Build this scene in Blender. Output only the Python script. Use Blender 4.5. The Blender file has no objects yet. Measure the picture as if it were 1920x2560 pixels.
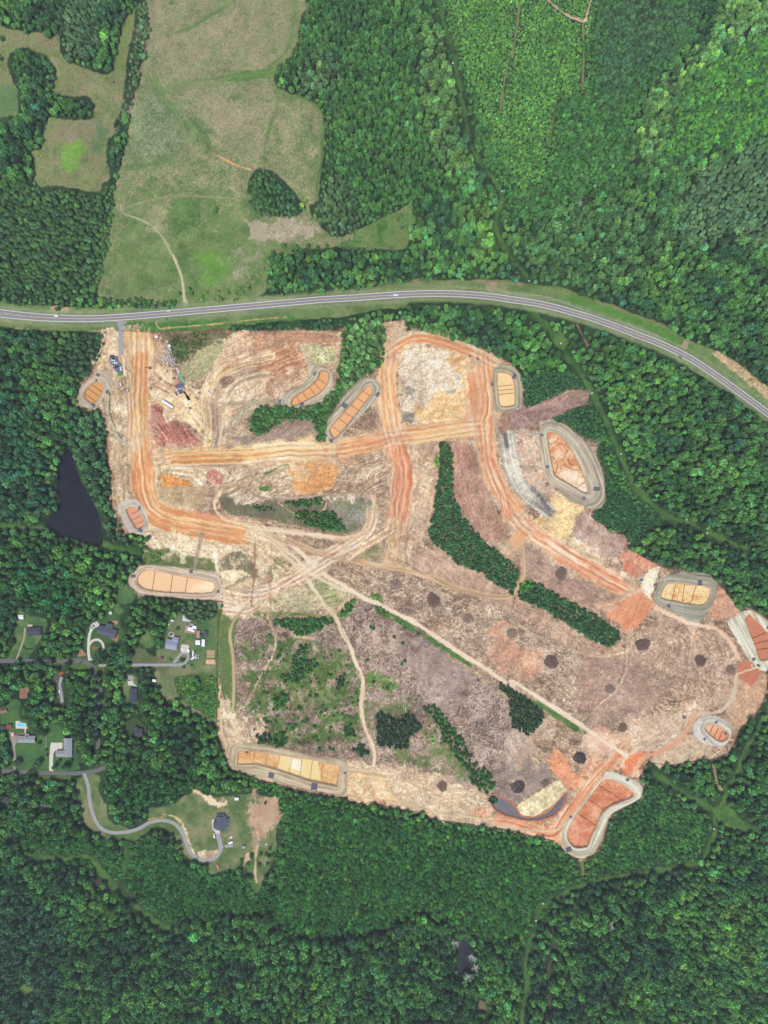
import bpy, bmesh, math, random
import numpy as np
from mathutils import Vector
random.seed(7); rng = np.random.default_rng(7)
S = bpy.context.scene
COL = S.collection
# ------------------------------------------------------------------ camera, sky, sun, exposure
H_CAM = 850.0
cam = bpy.data.cameras.new('camera'); cam_o = bpy.data.objects.new('camera', cam); COL.objects.link(cam_o)
cam.sensor_fit = 'VERTICAL'; cam.angle = 2*math.atan(640/H_CAM); cam.clip_start = 1; cam.clip_end = 20000
cam_o.location = (0, 0, H_CAM); cam_o.rotation_euler = (0, 0, 0)
S.camera = cam_o
SUN_EL, SUN_AZ = math.radians(67), math.radians(200)      # azimuth clockwise from +Y: sun stands toward the picture's bottom, a little left
w = bpy.data.worlds.new('World'); S.world = w; w.use_nodes = True
nt = w.node_tree; bg = nt.nodes['Background']; sky = nt.nodes.new('ShaderNodeTexSky')
sky.sky_type = 'NISHITA'; sky.sun_disc = False; sky.sun_elevation = SUN_EL; sky.sun_rotation = SUN_AZ
sky.air_density = 1.0; sky.dust_density = 2.0; sky.altitude = 200
nt.links.new(sky.outputs[0], bg.inputs[0]); bg.inputs[1].default_value = 0.15
sl = bpy.data.lights.new('sun', 'SUN'); sl.energy = 3.0; sl.angle = math.radians(0.8); sl.color = (1, 0.94, 0.85)
so = bpy.data.objects.new('sun', sl); COL.objects.link(so)
sd = Vector((math.sin(SUN_AZ)*math.cos(SUN_EL), math.cos(SUN_AZ)*math.cos(SUN_EL), math.sin(SUN_EL)))
so.rotation_euler = sd.to_track_quat('Z', 'Y').to_euler()
S.view_settings.view_transform = 'Standard'; S.view_settings.look = 'None'; S.view_settings.gamma = 1
S.view_settings.exposure = 0.42
K_GROUND = 0.6        # albedo = K * linear(seen colour)
K_TREE = 1.5

# ------------------------------------------------------------------ coordinates: photo survey units (0.5 m each), origin top left
U = 0.5
def wx(px): return (px-960)*U
def wy(py): return (1280-py)*U
t_ = 640/1659
VIEW = {'F': (0, 0, 1920/1659), 'S': (0, 0, 1),
 'A0': (0,0,t_), 'B0': (640,0,t_), 'C0': (1280,0,t_), 'A1': (0,640,t_), 'B1': (640,640,t_), 'C1': (1280,640,t_),
 'A2': (0,1280,t_), 'B2': (640,1280,t_), 'C2': (1280,1280,t_), 'A3': (0,1920,t_), 'B3': (640,1920,t_), 'C3': (1280,1920,t_),
 'pk': (180,800,320/1659), 'z2': (380,1500,200/1659), 'z1': (180,1500,200/1659), 'z3': (0,1760,200/1659),
 'z5': (480,1960,220/1659), 'r7': (1640,1440,280/1659), 'z0': (0,1500,200/1659), 'r6': (1280,960,320/1659),
 'ex': (480,1040,160/1659), 'rd': (0,740,200/1659), 'h3': (280,1680,140/1659), 'b5': (1180,840,160/1659), 'r0': (1340,1840,300/1659)}
def P(s):
    """'A1 x,y x,y B1 x,y' -> array of survey points"""
    out = []; o = VIEW['S']
    for tok in s.split():
        if tok in VIEW: o = VIEW[tok]; continue
        a, b = tok.split(','); out.append((o[0]+float(a)*o[2], o[1]+float(b)*o[2]))
    return np.array(out)
def smooth(p, closed, n=3):
    p = np.asarray(p, float); N = len(p)
    if N < 3 or n < 2: return p
    out = []
    rngi = range(N) if closed else range(N-1)
    for i in rngi:
        if closed: p0, p1, p2, p3 = p[i-1], p[i], p[(i+1) % N], p[(i+2) % N]
        else: p0, p1, p2, p3 = p[max(i-1, 0)], p[i], p[i+1], p[min(i+2, N-1)]
        for k in range(n):
            t = k/n
            out.append(0.5*((2*p1)+(-p0+p2)*t+(2*p0-5*p1+4*p2-p3)*t*t+(-p0+3*p1-3*p2+p3)*t**3))
    if not closed: out.append(p[-1])
    return np.array(out)

# ------------------------------------------------------------------ noise
TAB = np.random.default_rng(3).random((8, 256, 256)).astype(np.float32)
def vn(x, y, s=0):
    t = TAB[s % 8]; x = x+s*17.3; y = y+s*9.1
    xi = np.floor(x).astype(np.int32); yi = np.floor(y).astype(np.int32)
    fx = (x-xi).astype(np.float32); fy = (y-yi).astype(np.float32)
    fx = fx*fx*(3-2*fx); fy = fy*fy*(3-2*fy)
    x0 = xi & 255; x1 = (xi+1) & 255; y0 = yi & 255; y1 = (yi+1) & 255
    return (t[y0, x0]*(1-fx)+t[y0, x1]*fx)*(1-fy)+(t[y1, x0]*(1-fx)+t[y1, x1]*fx)*fy
def fbm(x, y, s=0, o=4):
    r = 0; a = 1; n = 0
    for i in range(o):
        r = r+a*vn(x, y, s+i); n += a; a *= 0.55; x = x*2.03+5.1; y = y*2.03+1.7
    return r/n
def sstep(a, b, x):
    t = np.clip((x-a)/(b-a), 0, 1); return t*t*(3-2*t)

# ------------------------------------------------------------------ survey raster: ground colour, relief, kind of ground, kind and colour of trees
GS = 0.9/U                     # grid step in survey units
PX0, PX1, PY0, PY1 = -80, 2000, -80, 2640
xs = np.arange(PX0, PX1+GS, GS); ys = np.arange(PY0, PY1+GS, GS)
W, HH = len(xs), len(ys)
X, Y = np.meshgrid(xs, ys); X = X.astype(np.float32); Y = Y.astype(np.float32)
C = np.zeros((HH, W, 3), np.float32); Z = np.zeros((HH, W), np.float32)
CL = np.zeros((HH, W), np.int16); TT = np.ones((HH, W), np.int8); FC = np.zeros((HH, W, 3), np.float32)
NOI = fbm(X/22, Y/22, 0, 4)*0.8+fbm(X/6, Y/6, 5, 3)*0.5     # edge jitter noise
NOI = (NOI-NOI.mean())/NOI.std()*0.25
def col(c): return np.array(c, np.float32)/255
def ramp(t, cols):
    cols = [col(c) for c in cols]; n = len(cols)
    if n == 1: return np.broadcast_to(cols[0], t.shape+(3,))
    t = np.clip(t, 0, 0.9999)*(n-1); i = t.astype(int); f = (t-i)[..., None]
    A = np.array(cols); return A[i]*(1-f)+A[i+1]*f
def box(p, m):
    x0, y0 = p.min(0)-m; x1, y1 = p.max(0)+m
    i0 = max(int((x0-PX0)/GS), 0); i1 = min(int((x1-PX0)/GS)+2, W); j0 = max(int((y0-PY0)/GS), 0); j1 = min(int((y1-PY0)/GS)+2, HH)
    return j0, max(j1, j0), i0, max(i1, i0)
def dist_line(p, closed, R, bb):
    """distance, signed lateral offset and chainage to a polyline, exact within R"""
    j0, j1, i0, i1 = bb; sh = (j1-j0, i1-i0)
    D = np.full(sh, R*1.5, np.float32); Us = np.zeros(sh, np.float32); V = np.zeros(sh, np.float32)
    N = len(p); L = 0
    for k in range(N if closed else N-1):
        a = p[k]; b = p[(k+1) % N]; d = b-a; l = math.hypot(*d)
        if l < 1e-6: continue
        a0, a1, c0, c1 = box(np.array([a, b]), R)
        a0 = max(a0, j0); a1 = min(a1, j1); c0 = max(c0, i0); c1 = min(c1, i1)
        if a1 > a0 and c1 > c0:
            x = X[a0:a1, c0:c1]-a[0]; y = Y[a0:a1, c0:c1]-a[1]
            t = np.clip((x*d[0]+y*d[1])/(l*l), 0, 1)
            dx = x-t*d[0]; dy = y-t*d[1]; q = np.hypot(dx, dy)
            sl_ = (slice(a0-j0, a1-j0), slice(c0-i0, c1-i0))
            m = q < D[sl_]
            D[sl_][m] = q[m]; Us[sl_][m] = ((x*d[1]-y*d[0])/l)[m]; V[sl_][m] = (L+t*l)[m]
        L += l
    return D, Us, V
def inside(p, bb):
    j0, j1, i0, i1 = bb; x = xs[i0:i1]; m = np.zeros((j1-j0, i1-i0), bool); N = len(p)
    yy = ys[j0:j1]
    for k in range(N):
        (ax, ay), (bx, by) = p[k], p[(k+1) % N]
        if ay == by: continue
        r = np.where((yy >= min(ay, by)) & (yy < max(ay, by)))[0]
        if len(r) == 0: continue
        xi = ax+(yy[r]-ay)*(bx-ax)/(by-ay)
        m[r] ^= x[None, :] > xi[:, None]
    return m
def pmask(p, fe=2, jit=3):
    bb = box(p, fe+jit+3); j0, j1, i0, i1 = bb
    if j1 <= j0 or i1 <= i0: return bb, np.zeros((0, 0), np.float32)
    D, _, _ = dist_line(p, True, fe+jit*1.5+4, bb)
    sd_ = np.where(inside(p, bb), D, -D)+NOI[j0:j1, i0:i1]*jit*2
    return bb, sstep(-fe/2, fe/2+1e-3, sd_)
def texn(x, y, st, seed, gain, fine):
    """soil pattern 0..1: blotches plus drag marks at an angle that swirl with a slow warp"""
    n = fbm(x/26, y/26, seed, 4)
    if st is not None:
        ang, ac, al, warp, amt = st; ac *= 1.3; al *= 1.5; warp *= .5; amt = min(.75, amt*1.2); fine = fine*.95
        wxp = (fbm(x/70, y/70, seed+3, 2)-0.5)*warp; wyp = (fbm(x/70, y/70, seed+5, 2)-0.5)*warp
        a = math.radians(ang); xr = (x+wxp)*math.cos(a)+(y+wyp)*math.sin(a); yr = -(x+wxp)*math.sin(a)+(y+wyp)*math.cos(a)
        s = 0.65*vn(yr/ac, xr/al, seed+1)+0.35*vn(yr/(ac*0.45), xr/(al*0.6), seed+2)
        n = n*(1-amt)+s*amt; gain = gain*1.12
    if fine: n = n*(1-fine)+vn(x/2.3, y/2.3, seed+4)*fine
    return np.clip(0.5+(n-0.5)*gain, 0, 1)
SEED = [0]
def fill(pts, cols, fe=3, jit=4, st=None, gain=2.6, fine=0.3, op=1.0, cls=None, tt=None, dz=None, tgt='C', sm=3, grain=0.05, patch=None):
    p = P(pts) if isinstance(pts, str) else pts
    p = smooth(p, True, sm) if sm > 1 else p
    SEED[0] += 1; sd_ = SEED[0] % 97
    if fe >= 5 and tgt == 'C' and cls is None: fe *= 1.3; jit *= 1.9
    bb, m = pmask(p, fe, jit)
    if m.size == 0: return
    j0, j1, i0, i1 = bb; x = X[j0:j1, i0:i1]; y = Y[j0:j1, i0:i1]
    if patch is not None:       # broken patches instead of a full cover
        m = m*sstep(patch-0.08, patch+0.08, fbm(x/22, y/22, sd_+2, 4)*0.75+fbm(x/6, y/6, sd_+9, 2)*0.25)
    if cols is not None:
        c = ramp(texn(x, y, st, sd_, gain, fine), cols)
        if grain: c = c*(1+grain*(rng.random(x.shape, dtype=np.float32)-0.5)*2)[..., None]
        mm = (m*op)[..., None]
        A = C if tgt == 'C' else FC
        A[j0:j1, i0:i1] = A[j0:j1, i0:i1]*(1-mm)+c*mm
    hard = m > 0.5
    if cls is not None: CL[j0:j1, i0:i1][hard] = CID(cls)
    if tt is not None: TT[j0:j1, i0:i1][hard] = tt
    if dz is not None:
        zz = Z[j0:j1, i0:i1]; zz[:] = zz*(1-m)+dz*m if not callable(dz) else zz*(1-m)+dz(x, y)*m
def stroke(pts, wid, cols, fe=2, jit=1.5, gain=2.8, op=1.0, cls=None, tt=None, sm=4, ac=2.2, al=55, amt=0.8, dz=None, ruts=None, closed=False, off=0, grain=0.04):
    p = P(pts) if isinstance(pts, str) else pts
    road = cls == 'haul_road' and wid >= 20
    if road: stroke(p, wid+17, [(190,162,132),(216,192,160),(238,222,194)], fe=15, jit=8, op=.62, sm=sm, ac=3, al=40); jit += 3; amt *= .82
    p = smooth(p, closed, sm) if sm > 1 else p
    SEED[0] += 1; sd_ = SEED[0] % 97
    R = wid/2+fe+jit*2+abs(off)+3; bb = box(p, R)
    j0, j1, i0, i1 = bb
    if j1 <= j0 or i1 <= i0: return
    D, Us, V = dist_line(p, closed, R, bb); x = X[j0:j1, i0:i1]; y = Y[j0:j1, i0:i1]; ac = ac*1.5; Us = Us+(fbm(x/24, y/24, 6, 2)-.5)*5
    if off: D = np.where(D >= R*1.4, D, np.abs(Us-off))
    n = NOI[j0:j1, i0:i1]; m = sstep(-fe/2, fe/2+1e-3, wid/2-D+n*jit*2)
    if road: LT = float(np.hypot(*np.diff(p, axis=0).T).sum()); m = m*sstep(-4, 12, V+n*30)*sstep(-4, 12, LT-V+n*30)
    s = 0.6*vn(Us/ac+40, V/al, sd_)+0.4*vn(Us/(ac*2.6)+9, V/(al*1.7), sd_+1)
    t = s*amt+fbm(x/20, y/20, sd_+2, 4)*(1-amt)
    t = np.clip(0.5+(t-0.5)*gain, 0, 1)
    if cols is not None:
        c = ramp(t, cols)
        if ruts is not None:
            rc = col(ruts[1]); k = np.exp(-((np.abs(Us)-ruts[0])/1.3)**2)*(0.4+0.6*vn(V/30, Us*0+3, sd_+3)); c = c*(1-0.7*k[..., None])+rc*0.7*k[..., None]
        if grain: c = c*(1+grain*(rng.random(x.shape, dtype=np.float32)-0.5)*2)[..., None]
        mm = (m*op)[..., None]; C[j0:j1, i0:i1] = C[j0:j1, i0:i1]*(1-mm)+c*mm
    hard = m > 0.5
    if cls is not None: CL[j0:j1, i0:i1][hard] = CID(cls)
    if tt is not None: TT[j0:j1, i0:i1][hard] = tt
    if dz is not None: zz = Z[j0:j1, i0:i1]; zz[:] = zz*(1-m)+dz*m
CNAMES = ['ground']
def CID(n):
    if n not in CNAMES: CNAMES.append(n)
    return CNAMES.index(n)

# ================================================================== THE GROUND PLAN
# palettes (as seen)
MEAD = [(98,120,72), (122,134,90), (150,148,110), (116,130,86), (164,156,122)]
MEADG = [(88,116,62), (108,130,78), (128,140,92)]
GRASS = [(62,98,48), (84,120,60), (104,134,74)]
LAWN = [(66,98,58), (78,112,64), (96,124,76), (118,130,92)]
CLEAR = [(114,94,80), (140,118,100), (160,138,118), (182,160,136), (212,192,166)]
PALE = [(172,146,120), (206,180,148), (232,212,180), (246,234,212)]
ORNG = [(198,148,102), (216,172,122), (228,194,146), (242,218,176)]
REDO = [(194,126,92), (210,146,110), (226,174,138), (240,206,174)]
SAND = [(222,186,130), (236,206,152), (244,222,178)]
MAT = [(150,142,122), (174,166,144), (194,186,164), (212,206,186)]
MAT2 = [(172,164,140), (190,184,160), (208,204,184)]
MARO = [(150,98,86), (176,122,108), (194,144,128), (214,170,156)]
SCRUB = [(92,88,64), (112,104,80), (86,104,58), (128,116,96)]
SLASH = [(106,88,80), (132,114,104), (152,134,122), (168,150,138), (190,174,160)]
C[:] = ramp(np.clip(0.5+(fbm(X/20, Y/20, 2, 4)-0.5)*2.5, 0, 1), [(30,50,32), (44,66,40), (58,80,46)])
# tree colour field: default mature wood
FC[:] = ramp(np.clip(0.5+(fbm(X/60, Y/60, 5, 4)-0.5)*3.2, 0, 1), [(50,82,58), (60,98,58), (76,114,60), (66,106,68), (84,120,64)])
DARK = [(50,80,54), (58,92,56), (68,102,60)]
PINE = [(66,92,68), (76,102,72), (86,112,78)]
BRIG = [(62,100,56), (76,116,58), (94,130,66), (66,102,58)]
MIDG = [(50,84,52), (60,100,56), (74,112,60), (64,96,60)]
# --- woods by kind: 1 mature broadleaf, 2 pine, 3 young wood, 4 saplings, 5 dense low wood
fill('B0 275,0 1000,0 1060,500 1100,900 1250,1260 1010,1330 700,1500 400,1480 420,1100 425,700 130,500 250,290', MIDG, tgt='F', tt=3, fe=20, jit=14)
fill('B0 300,350 450,330 560,500 450,560 250,560', PINE, tgt='F', tt=3, fe=20, jit=10)
fill('B0 560,0 800,60 700,250 520,180', DARK, tgt='F', tt=3, fe=20, jit=14)
fill('B0 430,1180 560,1150 700,1350 640,1560 420,1560 340,1340', PINE, tgt='F', tt=3, fe=20, jit=14)
fill('B0 1060,100 1250,250 1330,700 1250,1100 1150,1000 1060,500', [(74,106,64),(88,118,70),(64,96,62)], tgt='F', tt=1, fe=20, jit=14)
fill('B0 1210,-60 1659,-60 C0 700,-60 1000,-60 1250,60 1100,350 900,560 800,760 780,1000 900,1080 700,1230 400,1300 0,1420 B0 1500,1080 1400,800 1340,500', [(54,92,54),(64,108,56),(60,94,60),(74,116,58)], tgt='F', tt=5, fe=16, jit=14)
fill('B0 1215,-60 C0 470,-60 480,300 455,560 290,650 260,950 200,1100 100,1250 0,1100 B0 1500,820 1440,640 1340,420 1280,200', BRIG, tgt='F', tt=4, fe=20, jit=14)
fill('C0 640,0 1200,0 1100,250 850,480 700,700 560,640 560,300', [(56,84,60),(66,94,66),(60,100,58)], tgt='F', fe=30, jit=20)
fill('C0 1659,150 1380,330 1180,520 1050,750 1010,1000 1250,1000 1659,900 1700,300', [(56,88,58),(70,116,58),(90,138,60),(60,94,62)], tgt='F', tt=5, fe=16, jit=14)
fill('C0 1700,-60 1430,-60 1270,210 1080,380 900,560 850,760 800,900 760,1050 900,1060 980,1000 1000,820 1060,640 1200,450 1380,300 1700,180', [(96,130,78),(76,112,68),(112,142,84),(66,100,66)], tgt='F', tt=1, fe=14, jit=14)
fill('B3 500,400 1500,420 1600,800 1300,1020 700,1000 400,700', [(70,112,56),(86,126,60),(74,110,56)], tgt='F', fe=60, jit=30)
fill('C0 1700,960 1500,960 1350,1060 1160,1180 1090,1400 1150,1620 1400,1500 1700,1560', [(76,104,78),(88,116,84)], tgt='F', tt=2, fe=16, jit=14)
fill('C0 100,1450 700,1300 1100,1500 1000,1659 C1 500,300 0,120', [(56,88,56),(68,102,64),(80,112,70),(52,84,54)], tgt='F', tt=1, fe=30, jit=20)
fill('A0 -60,1230 740,1235 700,1659 A1 620,300 0,280 -60,100', [(58,82,60),(66,96,62),(78,112,60),(60,90,66)], tgt='F', tt=2, fe=16, jit=10)
fill('A0 385,40 500,-60 640,-60 640,250 560,380 400,330', PINE, tgt='F', tt=2, fe=10, jit=10)
fill('A0 900,-60 1010,-60 960,200 900,450 850,640 800,640 820,400 860,200', PINE, tgt='F', tt=2, fe=6, jit=6)
fill('A0 1610,1260 1620,1150 B0 0,1080 120,1110 200,1190 300,1310 330,1400 100,1400', DARK, tgt='F', tt=2, fe=6, jit=4)
fill('A1 440,1000 660,1000 730,1659 A2 740,0 800,150 700,230 640,0 A1 560,1500 470,1250', [(62,92,70),(70,104,72)], tgt='F', tt=1, fe=10, jit=8)
fill('A1 500,500 690,520 590,740 500,820 350,700', [(62,88,66),(58,92,60)], tgt='F', tt=2, fe=12, jit=10)
fill('B3 -60,60 300,160 700,250 1100,330 1659,420 C3 250,480 440,620 250,880 120,1100 B3 1560,1150 1400,1080 1100,950 800,1040 500,1060 200,1080 100,900 150,350', [(52,90,54),(62,106,56),(72,118,58),(58,94,60),(86,124,60)], tgt='F', tt=5, fe=20, jit=20)
fill('C3 830,80 1200,300 1300,420 1210,590 800,680 450,760 300,560 620,380', [(56,90,58),(66,108,60),(86,124,62)], tgt='F', tt=5, fe=12, jit=8)
fill('A3 830,450 1000,400 1200,600 1659,720 B3 150,900 A3 1400,950 1050,1000 800,760 780,600', [(56,96,56),(68,112,60),(62,104,60)], tgt='F', tt=5, fe=14, jit=14)
fill('A3 150,450 450,420 650,480 780,560 790,690 600,640 300,580', [(56,98,54),(66,110,58)], tgt='F', tt=5, fe=14, jit=14)
fill('A3 640,80 860,0 1250,0 1200,150 900,250 700,200', [(52,92,54),(64,106,58)], tgt='F', tt=3, fe=14, jit=14)
fill('A3 -60,900 400,1000 300,1700 -60,1700', [(60,92,70),(54,86,62)], tgt='F', tt=1, fe=30, jit=14)
fill('A1 -60,880 250,940 200,1200 340,1500 300,1659 -60,1659', [(48,84,68),(58,100,70),(66,104,72)], tgt='F', tt=1, fe=30, jit=14)
fill('A2 60,300 450,420 500,700 200,600 80,420', [(50,98,62),(58,104,66)], tgt='F', tt=1, fe=30, jit=14)
fill('C1 0,330 450,400 420,800 80,780 0,700', [(54,96,54),(66,110,60),(84,122,70)], tgt='F', tt=1, fe=14, jit=10)
fill('C1 80,790 300,740 470,800 500,860 420,860 300,905 90,990', [(48,80,54),(54,90,56)], tgt='F', tt=4, fe=6, jit=4)
fill('C1 240,1055 430,975 500,940 560,1000 650,1200 700,1400 850,1600 900,1659 C2 1000,30 750,240 750,150 600,90 510,30 C1 600,1500 560,1320 540,1250 400,1130', [(48,80,54),(54,90,56),(50,84,58)], tgt='F', tt=4, fe=6, jit=4)
stroke('C1 470,1000 620,1200 680,1400 800,1580 900,1640', 40, None, tt=5)
fill('C1 510,980 640,1180 700,1400 850,1600 770,1560 640,1380 600,1180', [(66,112,56),(78,124,60)], tgt='F', fe=8, jit=8)
fill('B1 -60,420 560,400 640,390 560,480 400,485 150,505 -60,495 A1 1480,480 1500,440', [(48,78,50),(56,88,54)], tgt='F', tt=5, fe=6, jit=4)
fill('A2 1170,590 1450,590 1440,680 1400,720 1300,700 1180,660', PINE, tgt='F', tt=2, fe=6, jit=4)
# --- fields, top left
MEADOW = 'A0 1020,-200 975,200 925,420 870,640 835,800 810,960 770,1110 735,1270 740,1380 715,1500 697,1659 A1 690,0 650,150 635,270 760,290 900,300 1060,320 1150,330 1400,322 1659,300 B1 0,262 60,230 60,60 B0 110,1630 560,1600 930,1615 985,1480 1010,1330 880,1380 740,1450 560,1530 420,1480 340,1340 400,1310 405,1200 425,1000 425,780 390,690 300,640 200,590 140,560 120,480 130,420 200,380 250,290 275,180 275,-200'
fill(MEADOW, MEAD, fe=3, jit=3, cls='meadow', tt=0, gain=3.2, fine=0.42, grain=0.09)
fill('A0 1600,1290 1612,1180 1640,1120 B0 20,1090 110,1112 200,1190 290,1300 320,1350 250,1400 100,1400 A0 1640,1380', None, fe=2, jit=2, tt=2, cls='ground'); fill('A0 1600,1290 1612,1180 1640,1120 B0 20,1090 110,1112 200,1190 290,1300 320,1350 250,1400 100,1400 A0 1640,1380', [(44,66,40)], fe=2, jit=2)
fill('A0 1020,-60 1659,-60 B0 270,-60 260,200 130,420 A0 1500,520 1250,560 1000,500', [(116,130,90),(146,144,110),(164,150,120)], fe=40, jit=30, fine=0.42, grain=0.09, op=0.8)
fill('A0 860,640 1100,650 1250,850 1150,1000 820,1060 830,800', [(98,118,78),(122,136,98),(146,154,120)], fe=40, jit=24, fine=0.5, grain=0.1)
fill('A0 1250,600 1659,560 B0 90,640 60,1000 A0 1500,980 1350,900', [(124,134,96),(150,146,112),(164,152,122)], fe=40, jit=30, fine=0.45, grain=0.09)
fill('A0 760,1300 1300,1280 1659,1300 B0 60,1420 300,1550 A1 1650,280 1200,310 700,290 640,200 690,0', MEADG, fe=44, jit=26, fine=0.35)
fill('A0 1120,1350 1300,1330 1320,1450 1150,1500', GRASS, fe=18, jit=14, op=0.7)
fill('A1 1300,0 1500,20 1480,150 1330,160 1290,80', [(96,140,58),(110,150,66)], fe=18, jit=12, op=0.8)
fill('A0 930,1350 1060,1330 1080,1470 960,1500', [(136,140,100),(160,158,120)], fe=14, jit=12)
fill('A1 1480,20 1659,0 1659,180 1520,120', [(128,134,100),(164,158,132)], fe=14, jit=14, patch=0.5)
fill('B0 -40,1440 60,1460 200,1430 340,1440 385,1530 300,1565 100,1555 0,1550', [(168,156,132),(186,174,150),(150,142,116)], fe=8, jit=8, fine=0.5)
fill('A0 1520,1370 1659,1470 B0 100,1540 0,1560 A0 1600,1440', [(168,156,132),(180,168,144)], fe=4, jit=4)
fill('B0 560,1600 700,1480 1000,1340 970,1600', GRASS+[(120,136,84)], fe=6, jit=6)
stroke('A0 1659,480 1400,530 1230,545 1050,590 1000,520', 22, MEADG, fe=14, jit=6, op=0.8)
stroke('B0 110,470 0,480 A0 1500,510', 22, GRASS, fe=10, jit=6, op=0.8)
stroke('A0 1500,0 1400,70 1250,160 1150,210', 16, MEADG, fe=10, jit=5, op=0.85)
stroke('B0 250,0 255,150 215,320 110,430', 16, MEADG, fe=10, jit=4, op=0.7)
stroke('A0 1020,590 1110,700 1190,830 1210,930 1130,1010 950,1070 800,1090', 18, MEADG, fe=12, jit=5, op=0.55)
stroke('A0 1240,790 1330,900 1350,970', 30, GRASS, fe=18, jit=8, op=0.6)
stroke('A0 1190,900 1200,960 1150,1010', 4, [(150,138,116)], fe=4, op=0.7)
stroke('A0 780,1330 800,1380 900,1420 980,1460 1040,1520 1080,1580 1120,1659 A1 1140,40 1180,160 1190,260 1200,330', 5, [(180,170,144),(204,196,172)], fe=2.5, jit=1, op=0.8, cls='dirt_track')
stroke('A1 1125,0 1170,110 1190,220 1200,300', 6, [(206,192,162),(228,216,190)], fe=2, jit=1, op=0.7)
fill('A1 1185,340 1195,300 1215,300 1222,340', [(196,182,156),(216,200,176)], fe=2, jit=1)
stroke('A0 1380,1000 1450,1030 1500,1055 1560,1080 1630,1100', 3, [(200,176,140),(216,172,130)], fe=2, jit=1.2, op=0.9)
stroke('A0 1450,1030 1500,1055 1540,1072', 5, [(214,164,120)], fe=2, jit=1.4, op=0.9)
stroke('A0 760,1360 1100,1270 1400,1280 1540,1290', 4, [(160,152,122)], fe=3, op=0.7)
stroke('B0 140,600 130,700 80,850 60,1000', 10, MEADG, fe=8, op=0.6)
stroke('B0 400,1300 400,1200 425,1000 425,780 380,680 250,620', 9, MEADG, fe=5, jit=2, op=0.9)
stroke('B0 240,620 300,650 395,1220 370,1300', 3, [(178,160,132)], fe=2, jit=2, op=0.0)
stroke('A0 985,120 940,330 890,560 850,690 835,780', 5, [(150,118,108),(170,136,120)], fe=3, jit=2)
fill('A0 -200,180 80,190 180,220 260,210 320,240 380,210 385,300 420,380 500,420 570,450 640,480 700,475 745,430 760,340 790,220 810,130 850,85 875,90 860,200 830,330 810,480 800,600 795,680 760,760 740,820 735,860 700,930 690,1010 700,1080 715,1150 660,1190 650,1240 560,1240 440,1215 330,1205 240,1205 220,1140 225,1050 210,980 260,970 290,880 300,800 330,760 450,775 580,775 610,740 605,660 560,620 480,630 350,600 355,540 360,480 350,420 300,360 230,330 150,310 60,360 45,430 70,500 100,560 115,640 110,740 60,745 -200,750',
     [(104,122,72),(124,134,86),(140,138,102),(112,130,76),(148,136,108)], fe=3, jit=3, cls='meadow', tt=0, gain=3.0, fine=0.32)
fill('A0 -200,560 90,565 110,650 90,740 -200,750', [(98,124,78),(106,130,84)], fe=6, jit=3, grain=0.02, fine=0.1)
fill('A0 400,960 480,930 520,910 530,980 500,1050 470,1120 420,1090 395,1020', [(116,156,70),(124,162,76)], fe=8, jit=5)
fill('A0 640,800 680,830 680,960 640,1000 615,930', [(90,122,84)], fe=10, jit=5, op=0.8)
fill('A0 370,800 600,790 590,840 450,900 380,860', [(134,130,100),(146,138,110)], fe=14, jit=6)
stroke('A0 760,460 790,340 830,180 850,110', 14, [(118,136,76)], fe=8, op=0.7)
stroke('A0 340,380 370,430 380,480', 8, [(160,156,128)], fe=6, op=0.6)
# --- sewer easement clearings (green strips through the woods)
EASE = [('B0 1170,-60 1210,100 1250,240 1290,420 1335,640 1365,800 1395,930 1480,1090 1570,1200 1595,1290 1560,1400 1555,1480 1590,1560 1650,1659 C1 40,60 90,120 120,180', 11),
 ('C1 90,330 200,430 260,500 310,570 360,650 440,760 510,870 560,970 620,1100 680,1220 720,1330 780,1470 860,1560 960,1650 C2 1020,30 1120,60 1250,120 1400,190 1520,240', 13),
 ('C3 830,-20 1000,80 1150,180 1320,280', 12), ('C3 1500,-60 1450,40 1400,150 1360,240 1310,300 1320,400 1270,520 1225,605 1100,635 900,670 700,700 560,725 400,780 250,870 175,930 150,1050 110,1160 85,1280 100,1420 70,1560 60,1700', 9),
 ('A3 220,570 400,590 560,570 640,650 750,780 850,870 950,960 1050,1020 1150,1060', 12), ('A3 700,440 790,480 820,560 800,690', 10),
 ('A2 -60,90 120,95 280,105', 12), ('A2 680,210 780,235 900,270', 14),
 ('C2 1700,1200 1600,1400 1510,1560 1470,1700', 11)]
for s_, wd in EASE: stroke(s_, wd, [(62,98,48), (76,112,54), (94,126,66)], fe=7, jit=5, cls='grass_clearing', tt=0, amt=0.3, op=.9)
fill('C3 1300,260 1400,250 1480,330 1620,420 1450,400 1340,350', GRASS, fe=4, jit=4, cls='grass_clearing', tt=0)
fill('C1 270,470 330,500 370,560 350,610 300,600 260,540', GRASS, fe=6, jit=4, cls='grass_clearing', tt=0)
stroke('C0 55,-60 35,150 0,370 B0 1655,330 1610,520 1585,700', 6, [(126,130,90),(142,142,104)], fe=4, jit=2, tt=0, cls='dirt_track')
stroke('C0 210,-20 330,80 400,118 465,135 485,90 515,-20', 5, [(160,140,110),(200,176,150)], fe=2, jit=2, tt=0, cls='dirt_track')
fill('C0 385,105 440,115 490,120 470,150 420,135', [(200,170,140),(230,210,184)], fe=3, jit=2)
stroke('C0 460,150 465,350 455,600', 5, [(120,128,76),(150,136,100)], fe=3, jit=2, tt=0)
stroke('C0 290,650 265,780 240,950', 5, [(110,126,70)], fe=3, jit=2, tt=0)
fill('C0 130,350 200,380 170,440 120,400', [(130,128,88)], fe=12, jit=8, op=0.8)
stroke('C3 1305,-20 1335,100 1360,140', 8, [(130,134,90),(170,156,120)], fe=3, jit=2, tt=0)
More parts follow.
